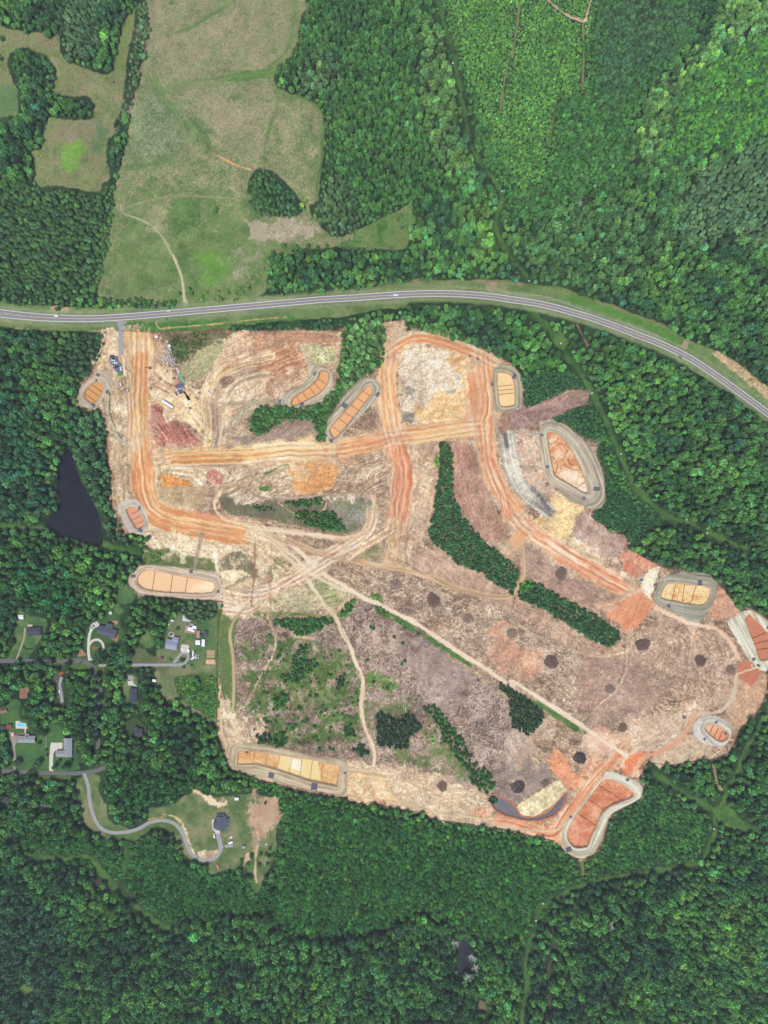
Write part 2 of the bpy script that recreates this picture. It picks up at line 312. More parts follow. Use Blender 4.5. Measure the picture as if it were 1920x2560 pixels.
stroke('C3 440,590 455,640 460,690', 9, [(150,136,100),(100,110,66)], fe=5, jit=3, tt=0)
stroke('C3 260,1040 275,1150 265,1230 240,1290 245,1400 250,1500 240,1560', 5, [(70,62,50),(90,80,64)], fe=3, jit=3, tt=0, cls='stream')
stroke('A3 610,720 660,760 690,800', 6, [(92,70,62)], fe=3, jit=3, tt=0, cls='stream')
stroke('C1 280,200 300,240 330,260', 7, [(110,88,80)], fe=3, jit=2, tt=0); stroke('C1 425,450 450,500 480,560 495,590', 4, [(90,80,60),(150,130,100)], fe=3, jit=3, tt=0, cls='stream')
fill('B3 1450,1500 1510,1560 1450,1570', [(120,110,84)], fe=4, jit=3, tt=0); fill('A3 130,1400 220,1420 210,1460 150,1440', GRASS, fe=6, jit=4, tt=0)
fill('B1 -40,1200 0,1200 0,1250 -40,1250', None)
# --- highway corridor
CORR = 'A1 -200,270 0,290 130,320 330,318 440,330 640,335 900,335 1150,335 1659,300 B1 0,262 300,250 500,236 515,190 560,230 800,195 1000,165 1300,155 1659,155 C1 0,165 130,180 280,200 350,210 460,260 640,310 760,370 880,405 1020,470 1130,540 1290,600 1400,650 1500,720 1600,810 1659,845 1800,950 1800,1150 1659,1050 1400,875 1200,760 1100,690 900,598 600,478 400,415 200,365 0,335 B1 1400,300 1000,285 970,330 900,342 780,350 560,398 300,412 0,436 A1 1659,448 1500,448 1480,486 1090,500 700,482 600,492 400,472 200,467 0,458 -200,440'
fill(CORR, [(92,118,66),(110,132,80),(126,140,94)], fe=2, jit=2, cls='grass_verge', tt=0, fine=0.2, sm=1)
HWY = 'S -120,766 -40,777 0,783 50,789 100,793.3 150,795.6 200,796.8 250,796 309,792.5 386,786.2 463,779.6 550,772 640,763.8 720,756.5 794,750 850,746.4 900,743.4 960,739 1010,736 1060,733.8 1103,733.8 1150,735 1200,738.5 1240,743 1280,749.3 1320,755 1357,761.5 1400,772 1434,782 1475,793.5 1511,806 1550,820 1588,835.5 1630,851 1666,866 1705,885 1743,907 1782,933 1820,960 1860,989 1897,1016.5 1940,1049 2000,1095'
stroke(HWY, 44, [(118,134,92),(134,146,106),(146,152,116)], fe=10, jit=1.5, amt=0.85, ac=2.5, al=120, sm=2, op=0.8)
fill('A1 810,430 1000,430 1300,425 1659,415 B1 300,400 0,432 A1 1480,470 1100,500 900,492 820,480', [(58,112,46),(74,124,54),(92,130,64)], fe=6, jit=4)
fill('C1 300,250 500,290 700,360 900,430 1090,540 1050,570 900,490 700,410 500,330 320,280', [(86,130,58),(98,136,66)], fe=6, jit=3)
fill('C1 1300,630 1400,655 1500,725 1600,815 1700,900 1700,960 1600,880 1500,800 1400,720', [(184,160,130),(206,182,152),(140,132,92)], fe=5, jit=5, cls='bare_earth')
fill('C1 1090,590 1120,540 1155,535 1130,600', [(150,140,112),(164,152,124)], fe=2, jit=1, sm=1)
fill('B1 1500,165 1555,165 1555,228 1500,224', [(150,140,112),(166,150,124)], fe=3, jit=2)
stroke('C1 640,310 760,370 880,405 1020,465', 4, [(150,136,108)], fe=3, jit=2, op=0.7)
stroke('A1 1010,430 1035,470 1100,465', 5, [(206,170,130)], fe=2, jit=1.5); stroke('A1 1100,465 1300,450 1500,430 1659,412 B1 80,405 200,395', 2.6, [(206,170,124)], fe=1.5, jit=1.5, op=0.85)
fill('A1 330,322 440,330 430,355 340,355', [(170,148,118),(190,168,138)], fe=3, jit=2)
stroke('A1 100,470 400,480 700,485', 5, [(90,120,60),(170,154,120)], fe=3, jit=2)
stroke('B1 800,190 980,160 1300,160 1500,165 C1 0,175 100,185', 4, [(160,136,112),(120,120,80)], fe=3, jit=3, op=0.8)
# --- the building site
SITE = 'A1 690,480 1000,495 1100,490 1480,480 1659,480 B1 520,480 640,440 820,430 950,415 968,400 960,480 1000,480 1100,490 1200,520 1370,560 1450,600 1550,650 1659,695 C1 0,700 50,760 70,850 75,950 95,985 200,950 300,905 360,870 440,862 490,890 500,940 430,975 330,1010 240,1055 340,1090 420,1150 500,1210 550,1215 545,1260 560,1320 590,1400 600,1500 600,1580 540,1640 520,1659 C2 510,30 600,90 640,130 750,150 750,235 850,290 950,350 1060,370 1200,410 1300,420 1370,500 1440,590 1475,640 1550,630 1610,650 1659,690 1760,780 1760,980 1659,1040 1650,1150 1610,1270 1480,1400 1440,1500 1400,1560 1310,1600 1230,1605 1030,1640 880,1625 850,1659 C3 825,60 850,130 840,190 740,250 650,300 620,370 590,480 550,550 480,590 400,585 330,530 270,470 130,440 0,405 B3 1450,375 1200,340 1130,320 1080,290 900,265 740,220 700,235 600,215 590,190 480,185 300,150 0,70 A3 1659,50 1500,10 A2 1450,1560 1420,1470 1400,1400 1410,1150 1405,1000 1415,750 1440,640 1440,580 1200,565 900,530 840,480 830,420 900,350 945,340 945,190 1000,130 900,125 800,150 780,100 760,20 A1 730,1659 720,1500 700,1300 690,1150 660,1050 630,980 560,990 500,960 495,900 520,830 590,750 650,640 690,520'
site_p = P(SITE)
fill(site_p, [(140,104,90),(166,120,104),(186,146,124)], fe=2, jit=1.5, cls='bare_earth', tt=0, sm=1)
c_ = site_p.copy()
bb, m_in = pmask(site_p, 10, 3)
fill(site_p, CLEAR, fe=9, jit=5, sm=1, st=(30, 2.2, 22, 130, 0.45), gain=3.0, fine=0.34, op=0.96)
# large tone areas
fill('A1 690,490 960,500 830,800 850,1250 860,1650 A2 900,0 760,0 A1 720,1500 690,1100 600,980 500,950 500,880 650,640', [(158,134,108),(184,160,132),(206,184,152),(232,214,184)], fe=12, jit=8, st=(85,2.5,30,60,0.4))
fill('A1 690,485 770,485 760,640 700,620', PALE, fe=6, jit=5); fill('A1 740,930 790,960 790,1040 760,1130 730,1050', PALE, fe=6, jit=8)
fill('A1 790,1050 840,1060 840,1180 800,1200 770,1120', [(140,124,110),(160,142,126)], fe=8, jit=6)
fill('A1 960,740 1060,660 1150,800 1250,900 1250,1080 1100,1080 960,1100', [(150,118,96),(186,152,124),(226,198,164),(240,222,192)], fe=10, jit=8, st=(35,2.2,20,80,0.5), fine=0.3)
fill('A1 1040,930 1250,900 1330,1100 1300,1140 1150,1060 1040,1020', [(214,186,146),(236,214,174),(196,164,124)], fe=8, jit=8, st=(25,2.2,24,70,0.6))
fill('A1 985,500 1060,560 1070,620 1020,700 960,720 960,560', [(172,144,118),(190,164,140)], fe=6, jit=5)
fill('A1 1080,500 1250,488 1480,485 1490,570 1350,620 1230,690 1130,720 1100,600', [(84,88,54),(104,98,72),(122,110,88),(76,98,50)], fe=5, jit=5, fine=0.4)
fill('A1 1120,560 1230,560 1180,690 1130,680', [(56,80,40),(72,92,48)], fe=12, jit=6, op=0.8)
fill('A1 1150,720 1350,590 1500,530 1470,640 1350,760 1200,790', [(140,142,104),(166,162,126),(186,176,146),(120,128,84)], fe=8, jit=6, st=(-38,2,26,30,0.6))
CREAM = [(196,168,134),(222,198,162),(240,222,190),(248,238,218)]
fill('A1 960,700 1150,760 1300,900 1330,1130 1000,1120 950,900', CREAM, fe=10, jit=8, st=(30,2.2,22,60,.6), patch=.5, op=.8)
# upper-left bowl with curving terraces
BOWL = 'A1 1440,620 1500,500 1659,490 B1 150,505 400,485 520,500 555,560 540,720 500,770 350,710 380,800 200,870 130,940 0,960 A1 1550,1000 1480,1130 1460,1240 1310,1240 1310,960 1340,800'
fill(BOWL, [(176,140,118),(196,162,134),(216,188,158),(236,216,190),(160,128,110)], fe=5, jit=4, st=(-25,2.2,34,90,0.6), fine=0.22, gain=3.0)
fill(BOWL, CREAM, fe=6, jit=7, st=(-25,2.0,24,90,.6), patch=.56, op=.8, fine=.35)
fill('A1 1659,490 B1 150,505 400,490 520,520 530,560 480,590 300,570 100,580 A1 1659,560', [(168,132,112),(188,150,122),(196,160,130)], fe=8, jit=5, st=(0,2.5,50,30,0.6))
fill('B1 0,560 260,580 310,700 200,780 0,800', [(164,122,98),(190,146,114),(210,174,144)], fe=14, jit=10, st=(-20,2.5,40,60,0.6))
fill('B1 310,580 400,565 510,600 530,700 480,690 370,700', [(226,212,180),(206,196,158),(150,158,104),(236,222,190)], fe=6, jit=5, fine=0.4)
stroke('A1 1330,1200 1345,1050 1330,950 1370,830 1440,740 1560,690 1659,665 B1 80,650', 34, [(190,158,120),(214,190,154),(236,218,186),(206,182,150)], fe=6, jit=2, ruts=(6,(168,132,96)), al=80)
stroke('A1 1400,1200 1395,1000 1400,900 1440,830 1520,780 1659,740', 14, [(152,130,112),(176,152,130),(196,176,152)], fe=5, jit=2, al=80)
stroke('A1 1450,1230 1460,1080 1470,950 1520,850 1659,790 B1 60,780', 26, [(200,180,150),(228,210,182),(176,154,128)], fe=6, jit=3, al=90)
stroke('A1 1480,1150 1540,1060 1620,990 B1 0,980', 26, [(176,164,140),(200,190,168),(150,142,116)], fe=6, jit=3, al=60)
stroke('A1 1659,625 1520,690 1450,740', 8, [(196,140,104),(176,128,104)], fe=5, jit=4, op=0.8)
fill('A1 1430,800 1470,780 1520,800 1450,850', [(120,100,88),(150,124,106)], fe=4, jit=5, st=(-35,2,14,10,0.6))
fill('A1 1470,1150 1540,1070 1659,1190 1659,1250 1470,1240', [(150,130,112),(178,158,136),(200,184,160)], fe=6, jit=5, st=(10,2,22,40,0.5))
fill('B1 60,1150 130,1080 250,1055 360,1060 380,1130 380,1200 200,1215 -20,1230 A1 1500,1180', [(132,114,104),(152,134,122),(168,150,138)], fe=4, jit=4, st=(-35,2.4,26,20,0.5))
fill('B1 310,1180 350,1150 400,1210 310,1215', PALE, fe=4, jit=5)
fill('B1 815,435 950,415 975,470 1000,540 900,590 825,630 815,520', [(150,134,120),(176,156,138),(214,188,152),(190,172,152)], fe=4, jit=4, fine=0.4)
fill('B1 700,1090 760,1030 810,990 840,1080 830,1160 700,1150', [(128,104,88),(148,122,104),(170,140,112)], fe=6, jit=5, st=(-40,2,12,20,0.5))
# middle block north of cross road (pale spoil)
fill('B1 910,650 1010,600 1250,590 1400,640 1430,760 1400,920 1420,1060 1150,1110 950,1110 940,900', ORNG+[(226,176,130)], fe=8, jit=6, st=(-10,3,40,80,0.4))
fill('B1 930,660 1050,580 1240,620 1270,720 1360,770 1330,900 1200,950 1110,1070 960,1090 940,850', [(200,182,162),(228,214,194),(246,236,218),(236,224,202),(214,188,152)], fe=6, jit=8, st=(-40,2.4,16,120,0.55), fine=0.34, gain=3.2)
fill('B1 950,1020 1030,1000 1010,1080 960,1090', [(128,126,116),(170,164,150)], fe=5, jit=5, fine=0.6); fill('B1 970,850 1040,860 1040,900 980,905', [(158,150,134),(190,180,162)], fe=5, jit=6, fine=0.5); fill('B1 1230,870 1290,860 1300,890 1230,900', [(150,146,136),(190,184,172)], fe=4, jit=4)
fill('B1 1190,900 1340,860 1360,900 1180,960', [(222,170,126),(232,190,150)], fe=8, jit=8, op=0.8)
fill('B1 1050,960 1400,880 1420,1060 1100,1110', [(222,178,130),(234,200,152),(240,214,172)], fe=10, jit=8, st=(-10,3,40,60,0.5))
fill('B1 1430,720 1530,700 1540,800 1520,1000 1480,1080 1440,900', SAND, fe=8, jit=4, st=(80,3,50,30,0.4))
# right plots
fill('C1 0,1000 100,985 300,905 440,865 495,900 490,940 330,1010 200,1070 100,1110 0,1110', [(136,112,106),(154,128,118),(176,150,138)], fe=3, jit=3, st=(-20,2,24,30,0.4), fine=0.36)
fill('B1 1540,1010 1659,1000 1659,1170 1570,1160', [(150,120,104),(176,140,118)], fe=6, jit=5)
fill('C1 10,1130 180,1140 185,1360 60,1370 30,1200', [(176,146,126),(204,178,154),(222,204,186)], fe=5, jit=5, fine=0.45)
fill('C1 70,1390 200,1390 240,1470 300,1560 250,1590 120,1500 70,1430', [(196,170,154),(214,192,178),(222,180,142)], fe=5, jit=5, fine=0.35)
fill('B1 1570,1150 1659,1150 C1 40,1200 60,1400 120,1500 210,1580 230,1650 150,1640 0,1560 B1 1620,1480 1590,1350', [(168,160,148),(196,188,174),(222,214,200),(140,136,130)], fe=6, jit=5, st=(60,2.4,26,80,0.6))
fill('C1 80,1500 130,1490 200,1560 240,1640 190,1640', [(128,124,124),(146,142,140)], fe=5, jit=4)
fill('C1 260,1560 330,1540 440,1610 430,1659 C2 420,100 330,200 200,170 120,110 60,40 C1 220,1659', [(226,190,134),(238,208,156),(244,222,182),(214,170,114)], fe=6, jit=5, st=(-35,2.6,22,60,0.5))
# around the long block, lower right
fill('B1 880,1280 1190,1210 1180,1400 1150,1659 B2 1110,150 850,330 750,250 850,100 B1 870,1500', [(158,134,118),(182,156,136),(206,184,160),(214,176,144)], fe=10, jit=6, st=(-75,2.2,24,60,0.5))
fill('B1 1260,1210 1430,1240 1480,1450 1560,1659 B2 1659,50 1560,200 1400,100 B1 1320,1640 1280,1500', [(160,124,108),(178,142,124),(194,160,142)], fe=6, jit=4, st=(75,2.2,24,40,0.45))
fill('C2 80,190 250,290 420,400 560,480 700,560 620,640 560,660 300,540 100,430', [(148,120,106),(164,138,124),(182,158,142)], fe=8, jit=5, st=(30,2.2,20,60,0.4))
fill('B2 1000,250 1200,260 1450,400 1640,520 C2 0,560 300,700 560,880 700,880 700,1000 400,900 0,760 B2 1400,620 1100,430', [(170,142,126),(190,162,142),(206,178,156)], fe=14, jit=8, st=(30,2.4,26,60,0.5))
fill('B2 640,560 B2 720,380 900,380 1300,480 1659,640 C2 300,850 800,1000 900,1300 700,1560 300,1330 0,1080 B2 1400,960 1000,680', [(124,106,94),(146,126,110),(164,144,126),(184,164,142),(210,192,170)], fe=14, jit=8, st=(28,2.2,18,160,0.4), fine=0.4, gain=3.2)
fill('B2 1540,760 1659,740 C2 60,850 200,900 100,1130 0,1080 B2 1500,950', [(196,146,122),(210,164,138),(222,184,158)], fe=16, jit=12, op=0.75, fine=0.35)
fill('C2 900,730 1300,780 1430,900 1430,1200 1200,1320 1100,1300 1180,1180 900,1150 760,1000 800,850', [(146,120,104),(164,138,120),(184,160,140),(206,186,164)], fe=16, jit=10, st=(65,2.2,16,200,0.5), fine=0.36, gain=3.1)
fill('C2 480,950 900,1000 950,1250 700,1350 400,1250', [(150,124,112),(170,144,130),(188,164,146)], fe=20, jit=10, st=(10,2.2,18,200,0.45), fine=0.36)
fill('C2 800,1350 1180,1270 1160,1420 1000,1540 860,1570 760,1550 620,1480', [(196,168,144),(216,192,168),(232,214,192)], fe=12, jit=10, st=(-30,2.2,22,60,0.5), fine=0.35)
fill('C2 1440,1080 1640,1060 1600,1270 1470,1400 1400,1350', [(190,156,130),(206,174,148),(176,150,122)], fe=8, jit=6, st=(60,2.2,20,60,0.5))
fill('C2 1080,1440 1250,1480 1300,1580 1230,1600 1030,1635 880,1620', [(206,176,150),(222,198,172),(190,172,146)], fe=5, jit=4, st=(-25,2.2,26,30,0.5))
fill('C2 1300,500 1400,530 1470,640 1400,700 1270,640', [(196,148,124),(212,168,142),(190,156,134)], fe=5, jit=4)
fill('C2 440,20 510,40 610,100 640,140 750,160 740,240 680,330 520,290 400,180 400,80', [(160,132,120),(180,154,140),(204,184,168)], fe=5, jit=4, fine=0.4)
fill('C2 380,180 450,200 560,280 660,320 600,330 480,270 390,230', PALE, fe=5, jit=8, op=0.9)
fill('C2 700,290 760,250 860,290 945,350 880,390 760,370', [(196,136,112),(214,164,138)], fe=4, jit=3); fill('C2 725,370 750,315 830,350 850,400 800,430', [(182,118,94),(194,130,104)], fe=2, jit=2)
fill('C2 860,400 950,360 940,420 905,520 900,570 850,540 830,490', [(232,216,192),(246,238,222),(240,214,170)], fe=3, jit=4, fine=0.4)
# slash field, centre bottom
SLP = 'A2 1440,640 1540,640 1659,680 B2 80,690 500,700 620,600 720,580 880,680 1100,800 1350,1000 1560,1120 1659,1350 C2 0,1400 100,1440 200,1350 250,1300 200,1400 150,1450 0,1659 C3 0,100 B3 1659,170 1500,190 1200,60 1000,0 B2 400,1580 0,1500 A2 1580,1500 1500,1250 1430,1100'
fill(SLP, SLASH, fe=10, jit=6, st=(45,2.0,12,220,0.4), fine=0.44, gain=3.1)
fill('B2 900,820 1100,820 1350,1000 1400,1100 1300,1250 1250,1330 1150,1230 1000,1050 950,950', [(150,132,124),(166,148,138),(180,162,152)], fe=16, jit=10, fine=0.45)
fill('C2 0,1400 200,1350 240,1420 140,1480 60,1659 C3 -60,100 0,0 B2 1600,1500', [(160,140,130),(184,164,150),(200,184,168)], fe=8, jit=8, st=(60,2,20,60,0.5))
fill('B2 -60,880 300,830 620,960 700,1200 560,1500 200,1540 -40,1440 -60,1100', [(88,112,62),(108,124,74),(80,104,56),(126,124,88)], fe=20, jit=16, patch=0.53, fine=0.35)
fill('B2 240,1050 480,880 600,960 560,1250 260,1180', [(86,116,58),(106,130,70)], fe=26, jit=18, patch=0.5, op=0.8)
for q_ in range(2): fill('B2 -60,880 300,830 620,960 700,1200 620,1500 200,1540 -40,1440', [(72,98,52),(90,116,60)], fe=8, jit=10, patch=.57, op=.75, fine=.4)
fill('B2 740,1040 860,1060 920,1120 880,1160 800,1100 720,1150', [(92,130,58)], fe=12, jit=10, op=0.8)
fill('B2 700,1250 1100,1250 1350,1600 1450,1659 B3 1550,100 1350,100 1100,0 B2 800,1560', [(116,126,84),(96,118,66),(140,130,104)], fe=20, jit=12, patch=0.52, op=0.85)
fill('A2 1430,640 1560,640 1520,800 1520,1050 1540,1280 1480,1300 1430,1120', [(98,112,64),(76,108,52),(120,124,84),(104,130,64)], fe=4, jit=4, fine=0.4, cls='meadow')
fill('A2 1400,1180 1560,1290 1659,1300 B2 60,1380 60,1480 0,1510 A2 1600,1540 1500,1520 1440,1440', [(150,128,108),(190,166,140),(222,204,176),(240,228,206)], fe=8, jit=8, st=(60,2.2,18,120,0.6), fine=0.36)
# green verges of the diagonal haul road
fill('B2 880,660 960,700 1130,810 1300,910 1400,1000 1300,960 1150,850 1000,770 900,720', GRASS, fe=4, jit=4, cls='grass_clearing')
fill('C2 -40,1140 60,1180 240,1270 480,1420 690,1560 660,1580 560,1520 450,1440 350,1390 220,1290 0,1190', GRASS, fe=4, jit=4, cls='grass_clearing')
fill('B2 740,540 800,540 830,600 880,640 870,690 780,650', GRASS, fe=4, jit=4)
# south strip
fill('B3 590,-40 800,0 1000,0 1200,60 1500,190 1540,290 1400,270 1450,360 1200,330 1100,290 900,255 740,215 600,205', [(186,160,134),(210,186,158),(232,214,190),(168,142,118)], fe=6, jit=5, st=(12,2.2,30,60,0.55), fine=0.32)
fill('B3 590,40 800,60 860,120 900,220 740,215 600,205', [(206,172,136),(226,202,164),(180,150,124)], fe=5, jit=5, fine=0.35)
fill('C3 240,-40 430,-60 450,60 480,90 330,330 100,350 0,330 -80,310 B3 1430,260 1400,300 1659,400 C3 100,430 270,465 320,510 400,400 560,130 620,20 700,0 620,-60 480,-60', REDO, fe=5, jit=4, st=(-50,2.6,44,60,0.55))
fill('r0 240,220 330,210 420,330 560,520 680,600 690,640 560,740 470,760 330,640 200,430', [(208,146,112),(220,160,126)], fe=3, jit=3, st=(-50,2.4,30,10,0.5))
fill('C3 0,0 80,-60 240,20 300,60 220,120 100,190 0,220 B3 1600,180 1560,60', [(138,122,114),(156,140,130),(176,160,148)], fe=6, jit=6, fine=0.4)
fill('C3 30,250 90,200 200,130 300,70 330,100 355,150 300,210 220,270 150,312 90,310 50,290', [(206,190,148),(226,212,172),(240,228,196),(186,168,128)], fe=3, jit=2, st=(-35,2,30,10,0.7), dz=1.5)
fill('C3 180,90 240,60 260,90 220,120 190,115', [(128,112,98),(150,132,114)], fe=4, jit=4, fine=0.5)
fill('C3 430,-200 600,-260 760,-110 820,-60 840,60 720,20 640,-60 540,-60', [(206,160,134),(224,188,162),(236,208,184)], fe=8, jit=6, fine=0.3)
fill('C2 730,1659 740,1600 850,1550 850,1580 790,1659 C3 740,60 700,0', [(206,132,98),(216,144,110)], fe=3, jit=3)
stroke('C3 -140,345 0,362 130,400 270,440 345,330 430,200 540,60 640,-40 730,-140', 24, REDO, fe=5, jit=3, cls='haul_road', al=90)
# lower-left apron
fill('A2 900,30 1400,130 1659,180 B2 120,200 60,420 100,560 A2 1659,680 1440,640 1440,400 1200,370 945,340 945,190', [(176,152,126),(204,180,150),(226,206,176),(242,230,206),(190,176,136)], fe=6, jit=5, st=(35,2.4,30,90,0.55), fine=0.3)
fill('A2 945,260 1100,230 1250,290 1400,310 1430,380 1280,385 1230,370 1000,350 950,345', [(112,124,74),(96,112,62),(138,134,98)], fe=4, jit=4, fine=0.35, cls='meadow')
fill('A2 1420,300 1560,260 1650,330 1659,430 1560,400 1430,380', [(116,112,88),(136,128,104),(150,142,116)], fe=5, jit=4, st=(20,1.8,26,20,0.6))
fill('A2 1430,385 1500,375 1620,410 1480,490 1440,460', [(206,176,140),(236,214,176),(244,228,196)], fe=3, jit=3, st=(30,2.4,14,30,0.5))
fill('A2 1450,520 1659,440 1659,560 1600,640 1450,590', PALE, fe=5, jit=4, st=(-15,2.2,30,20,0.6))
stroke('A2 1470,500 1600,420', 9, [(150,140,116),(170,158,134)], fe=2, jit=1)
fill('B2 90,320 170,300 170,420 100,450', [(116,122,82),(150,144,110)], fe=6, jit=6)
fill('B2 320,470 420,400 600,500 600,560 500,650 440,600', [(128,134,90),(160,158,120),(186,178,144)], fe=6, jit=5, st=(-20,2.2,30,30,0.6))
fill('B2 80,560 300,460 400,560 460,640 80,640', [(158,152,118),(186,176,146),(206,194,166),(132,136,94)], fe=6, jit=5, st=(-25,2.2,24,30,0.5))
fill('A2 1440,560 1640,560 B2 90,560 100,660 A2 1560,650', [(158,148,116),(200,184,152),(228,210,178)], fe=6, jit=5, fine=0.35)
stroke('A2 1659,660 B2 100,665 300,665 480,680', 10, [(96,120,62),(124,134,84)], fe=4, jit=3)
fill('B2 560,160 800,230 800,330 640,290 520,230', [(112,116,84),(140,138,104),(160,152,120)], fe=6, jit=5, patch=0.4, op=0.8)
# inside loop
fill('F 478,1070 520,1060 600,1072 700,1070 800,1062 808,1100 795,1135 745,1152 650,1136 560,1120 490,1108', [(110,98,82),(132,118,102),(86,104,60),(150,134,116)], fe=4, jit=3, fine=0.45, cls='meadow')
fill('F 712,1070 800,1066 806,1100 790,1130 740,1140 715,1110', [(132,122,108),(156,146,132),(112,122,80)], fe=6, jit=4, fine=0.4)
fill('F 470,1060 540,1040 620,1075 560,1072 500,1064', [(150,142,112),(172,160,130)], fe=4, jit=4)
fill('A1 1430,1540 1500,1500 1600,1510 1659,1560 1600,1590 1500,1590', [(110,116,72),(140,134,100)], fe=5, jit=5)
stroke('F 600,1085 635,1110 660,1120 700,1100 707,1065', 3.4, [(206,180,140)], fe=2)
for p_ in ('A1 1030,1340 1659,1330 B1 850,1290 880,1500 760,1600 200,1560 A1 1659,1560 1400,1520 1330,1400 1050,1400', 'A2 900,90 1300,150 1659,200 B2 200,220 450,400 600,560 300,640 A2 1659,650 1440,560 1440,420 1200,360 960,250', 'B1 880,1280 1180,1230 1160,1400 B2 1000,250 850,300 B1 880,1650', 'A2 1420,1180 1560,1300 1659,1310 B2 60,1400 40,1500 A2 1560,1560 1450,1440', 'C2 120,170 420,330 700,400 820,480 700,560 520,440 300,330', 'B3 600,-20 1000,20 1300,90 1450,250 1300,300 1000,250 700,190', 'A1 690,500 800,500 830,800 850,1500 740,1500 700,1150 620,960 520,900 650,660'):
    fill(p_, CREAM, fe=6, jit=7, st=(20+SEED[0]%60-30,2.0,20,90,.6), patch=.58 if p_[:6] == 'A2 900' else .52, op=.82, fine=.4, grain=.1)
# centre: brown lots south of cross road
fill('B1 0,1340 240,1340 260,1540 0,1600 A1 1560,1600 1400,1500', [(144,124,106),(180,156,132),(214,194,166),(236,222,198)], fe=6, jit=5, st=(-25,2.4,22,90,0.5), fine=0.32)
fill('B1 510,1330 860,1280 880,1480 870,1659 760,1600 520,1520', [(146,122,104),(172,146,124),(202,178,152),(226,208,184)], fe=6, jit=5, st=(-30,2.4,20,100,0.5), fine=0.36)
fill('B1 220,1345 510,1335 500,1480 440,1520 270,1540 240,1450', [(214,154,102),(224,168,114),(236,192,144)], fe=3, jit=4, st=(-10,2.2,40,20,0.45))
fill('B1 220,1345 330,1350 340,1440 260,1460', [(230,192,146),(240,210,172)], fe=4, jit=8)
fill('A1 1040,1410 1100,1410 1200,1450 1290,1470 1200,1500 1070,1500 1040,1450', [(198,132,72),(212,150,90),(224,172,112)], fe=3, jit=3, st=(8,2.2,30,20,0.6))
fill('A1 1020,1360 1100,1340 1330,1380 1340,1480 1290,1490 1200,1450 1050,1400', PALE, fe=5, jit=5, st=(15,2.4,26,50,0.6))
fill('A1 1025,1510 1200,1495 1350,1495 1330,1570 1250,1640 1060,1640 1030,1580', [(176,154,122),(188,166,132),(196,176,144)], fe=3, jit=3, st=(0,3,60,20,0.3), gain=1.8, fine=0.15)
fill('A1 1340,1420 1370,1390 1420,1400 1450,1480 1400,1495 1350,1470', MARO, fe=3, jit=4, fine=0.35, dz=1.2)
stroke('B1 60,1415 130,1385 200,1360', 9, [(84,112,58)], fe=3, jit=2); stroke('B1 90,1425 150,1395 215,1365', 5, [(170,166,150)], fe=2)
fill('B1 20,1500 80,1495 90,1515 30,1520', GRASS, fe=4, jit=2)
# red spoil heap
fill('A1 960,980 1050,985 1060,1060 1150,1060 1230,1110 1290,1170 1280,1240 1150,1252 1050,1250 1010,1190 1030,1110 960,1150', MARO, fe=5, jit=4, st=(60,2.6,22,160,0.6), fine=0.3, gain=3.0)
def heap(x, y): 
    d = np.hypot((x-P('A1 1150,1160')[0, 0])/55, (y-P('A1 1150,1160')[0, 1])/36); return np.clip(1-d, 0, 1)*6+np.clip(fbm(x/9, y/9, 3, 3)-0.4, 0, 1)*1.5
fill('A1 1040,1100 1150,1050 1280,1150 1290,1240 1050,1255 1000,1190', None, fe=20, jit=2, dz=heap)
fill('A1 960,1130 1030,1180 1050,1290 1100,1340 1000,1320 960,1220', [(176,126,104),(200,156,128),(224,190,156)], fe=6, jit=5, st=(60,2.2,22,30,0.6))
# --- haul roads
HR = 'haul_road'
stroke('B2 180,160 330,300 450,410 560,470 640,520 700,560 800,600 900,650 1050,730 1200,830 1330,920 1450,990 1659,1130 C2 0,1095 200,1220 400,1350 560,1460 740,1580', 11, [(218,194,162),(238,220,192),(228,206,176)], fe=2, jit=1.6, cls=HR)
stroke('B2 130,230 250,340 350,460 430,580 510,680 560,780 610,870 640,960 690,1070 690,1180 680,1260 700,1380 740,1480 765,1560 760,1640', 10, [(214,192,156),(236,220,190),(198,172,134)], fe=2, jit=2, cls=HR)
stroke('A2 1450,600 1580,620 1659,570 B2 0,520 200,460 400,350 560,250 700,150 745,80 750,0', 26, [(200,172,140),(232,212,182),(242,228,204),(214,178,144)], fe=6, jit=3, cls=HR)
stroke('B2 0,530 120,490 300,400 430,300 580,220', 22, [(224,200,170),(244,232,210),(226,186,152)], fe=5, jit=3, cls=HR)
stroke('B2 200,180 400,260 600,310 800,350 950,375 1150,430 1320,500 1500,545 1600,550 C2 -20,545 30,500 75,400 70,270 50,150 60,90', 15, [(170,140,110),(196,164,130),(214,186,150)], fe=4, jit=2, cls=HR, ruts=(3.6,(222,196,160)))
stroke('B2 870,130 700,230 600,300', 16, [(196,168,134),(222,200,168)], fe=5, jit=2)
stroke('B2 0,110 200,130 400,150 560,170 700,140 760,60 770,0 B1 775,1659 760,1560', 12, [(206,178,140),(230,208,174)], fe=4, jit=2, cls=HR)
fill('A1 806,492 960,498 985,540 995,640 975,700 965,800 850,840 830,700 812,600', ORNG, fe=3, jit=4, st=(88,2.2,60,20,0.7), cls=HR)
stroke('A1 900,620 905,700 895,900 900,1100 905,1300', 46, ORNG, fe=4, jit=3, cls=HR, ruts=None, al=120, ac=2.4)
stroke('A1 870,505 865,620', 9, [(240,214,164)], fe=3); stroke('A1 915,640 930,800 930,900', 17, [(214,150,108),(222,164,120)], fe=8, jit=3, op=0.8)
stroke('A1 810,630 830,720 845,850 850,1000', 8, PALE, fe=4, jit=3, op=0.9); stroke('A1 890,1000 905,1100 900,1200', 9, SAND, fe=4, jit=2, op=0.8)
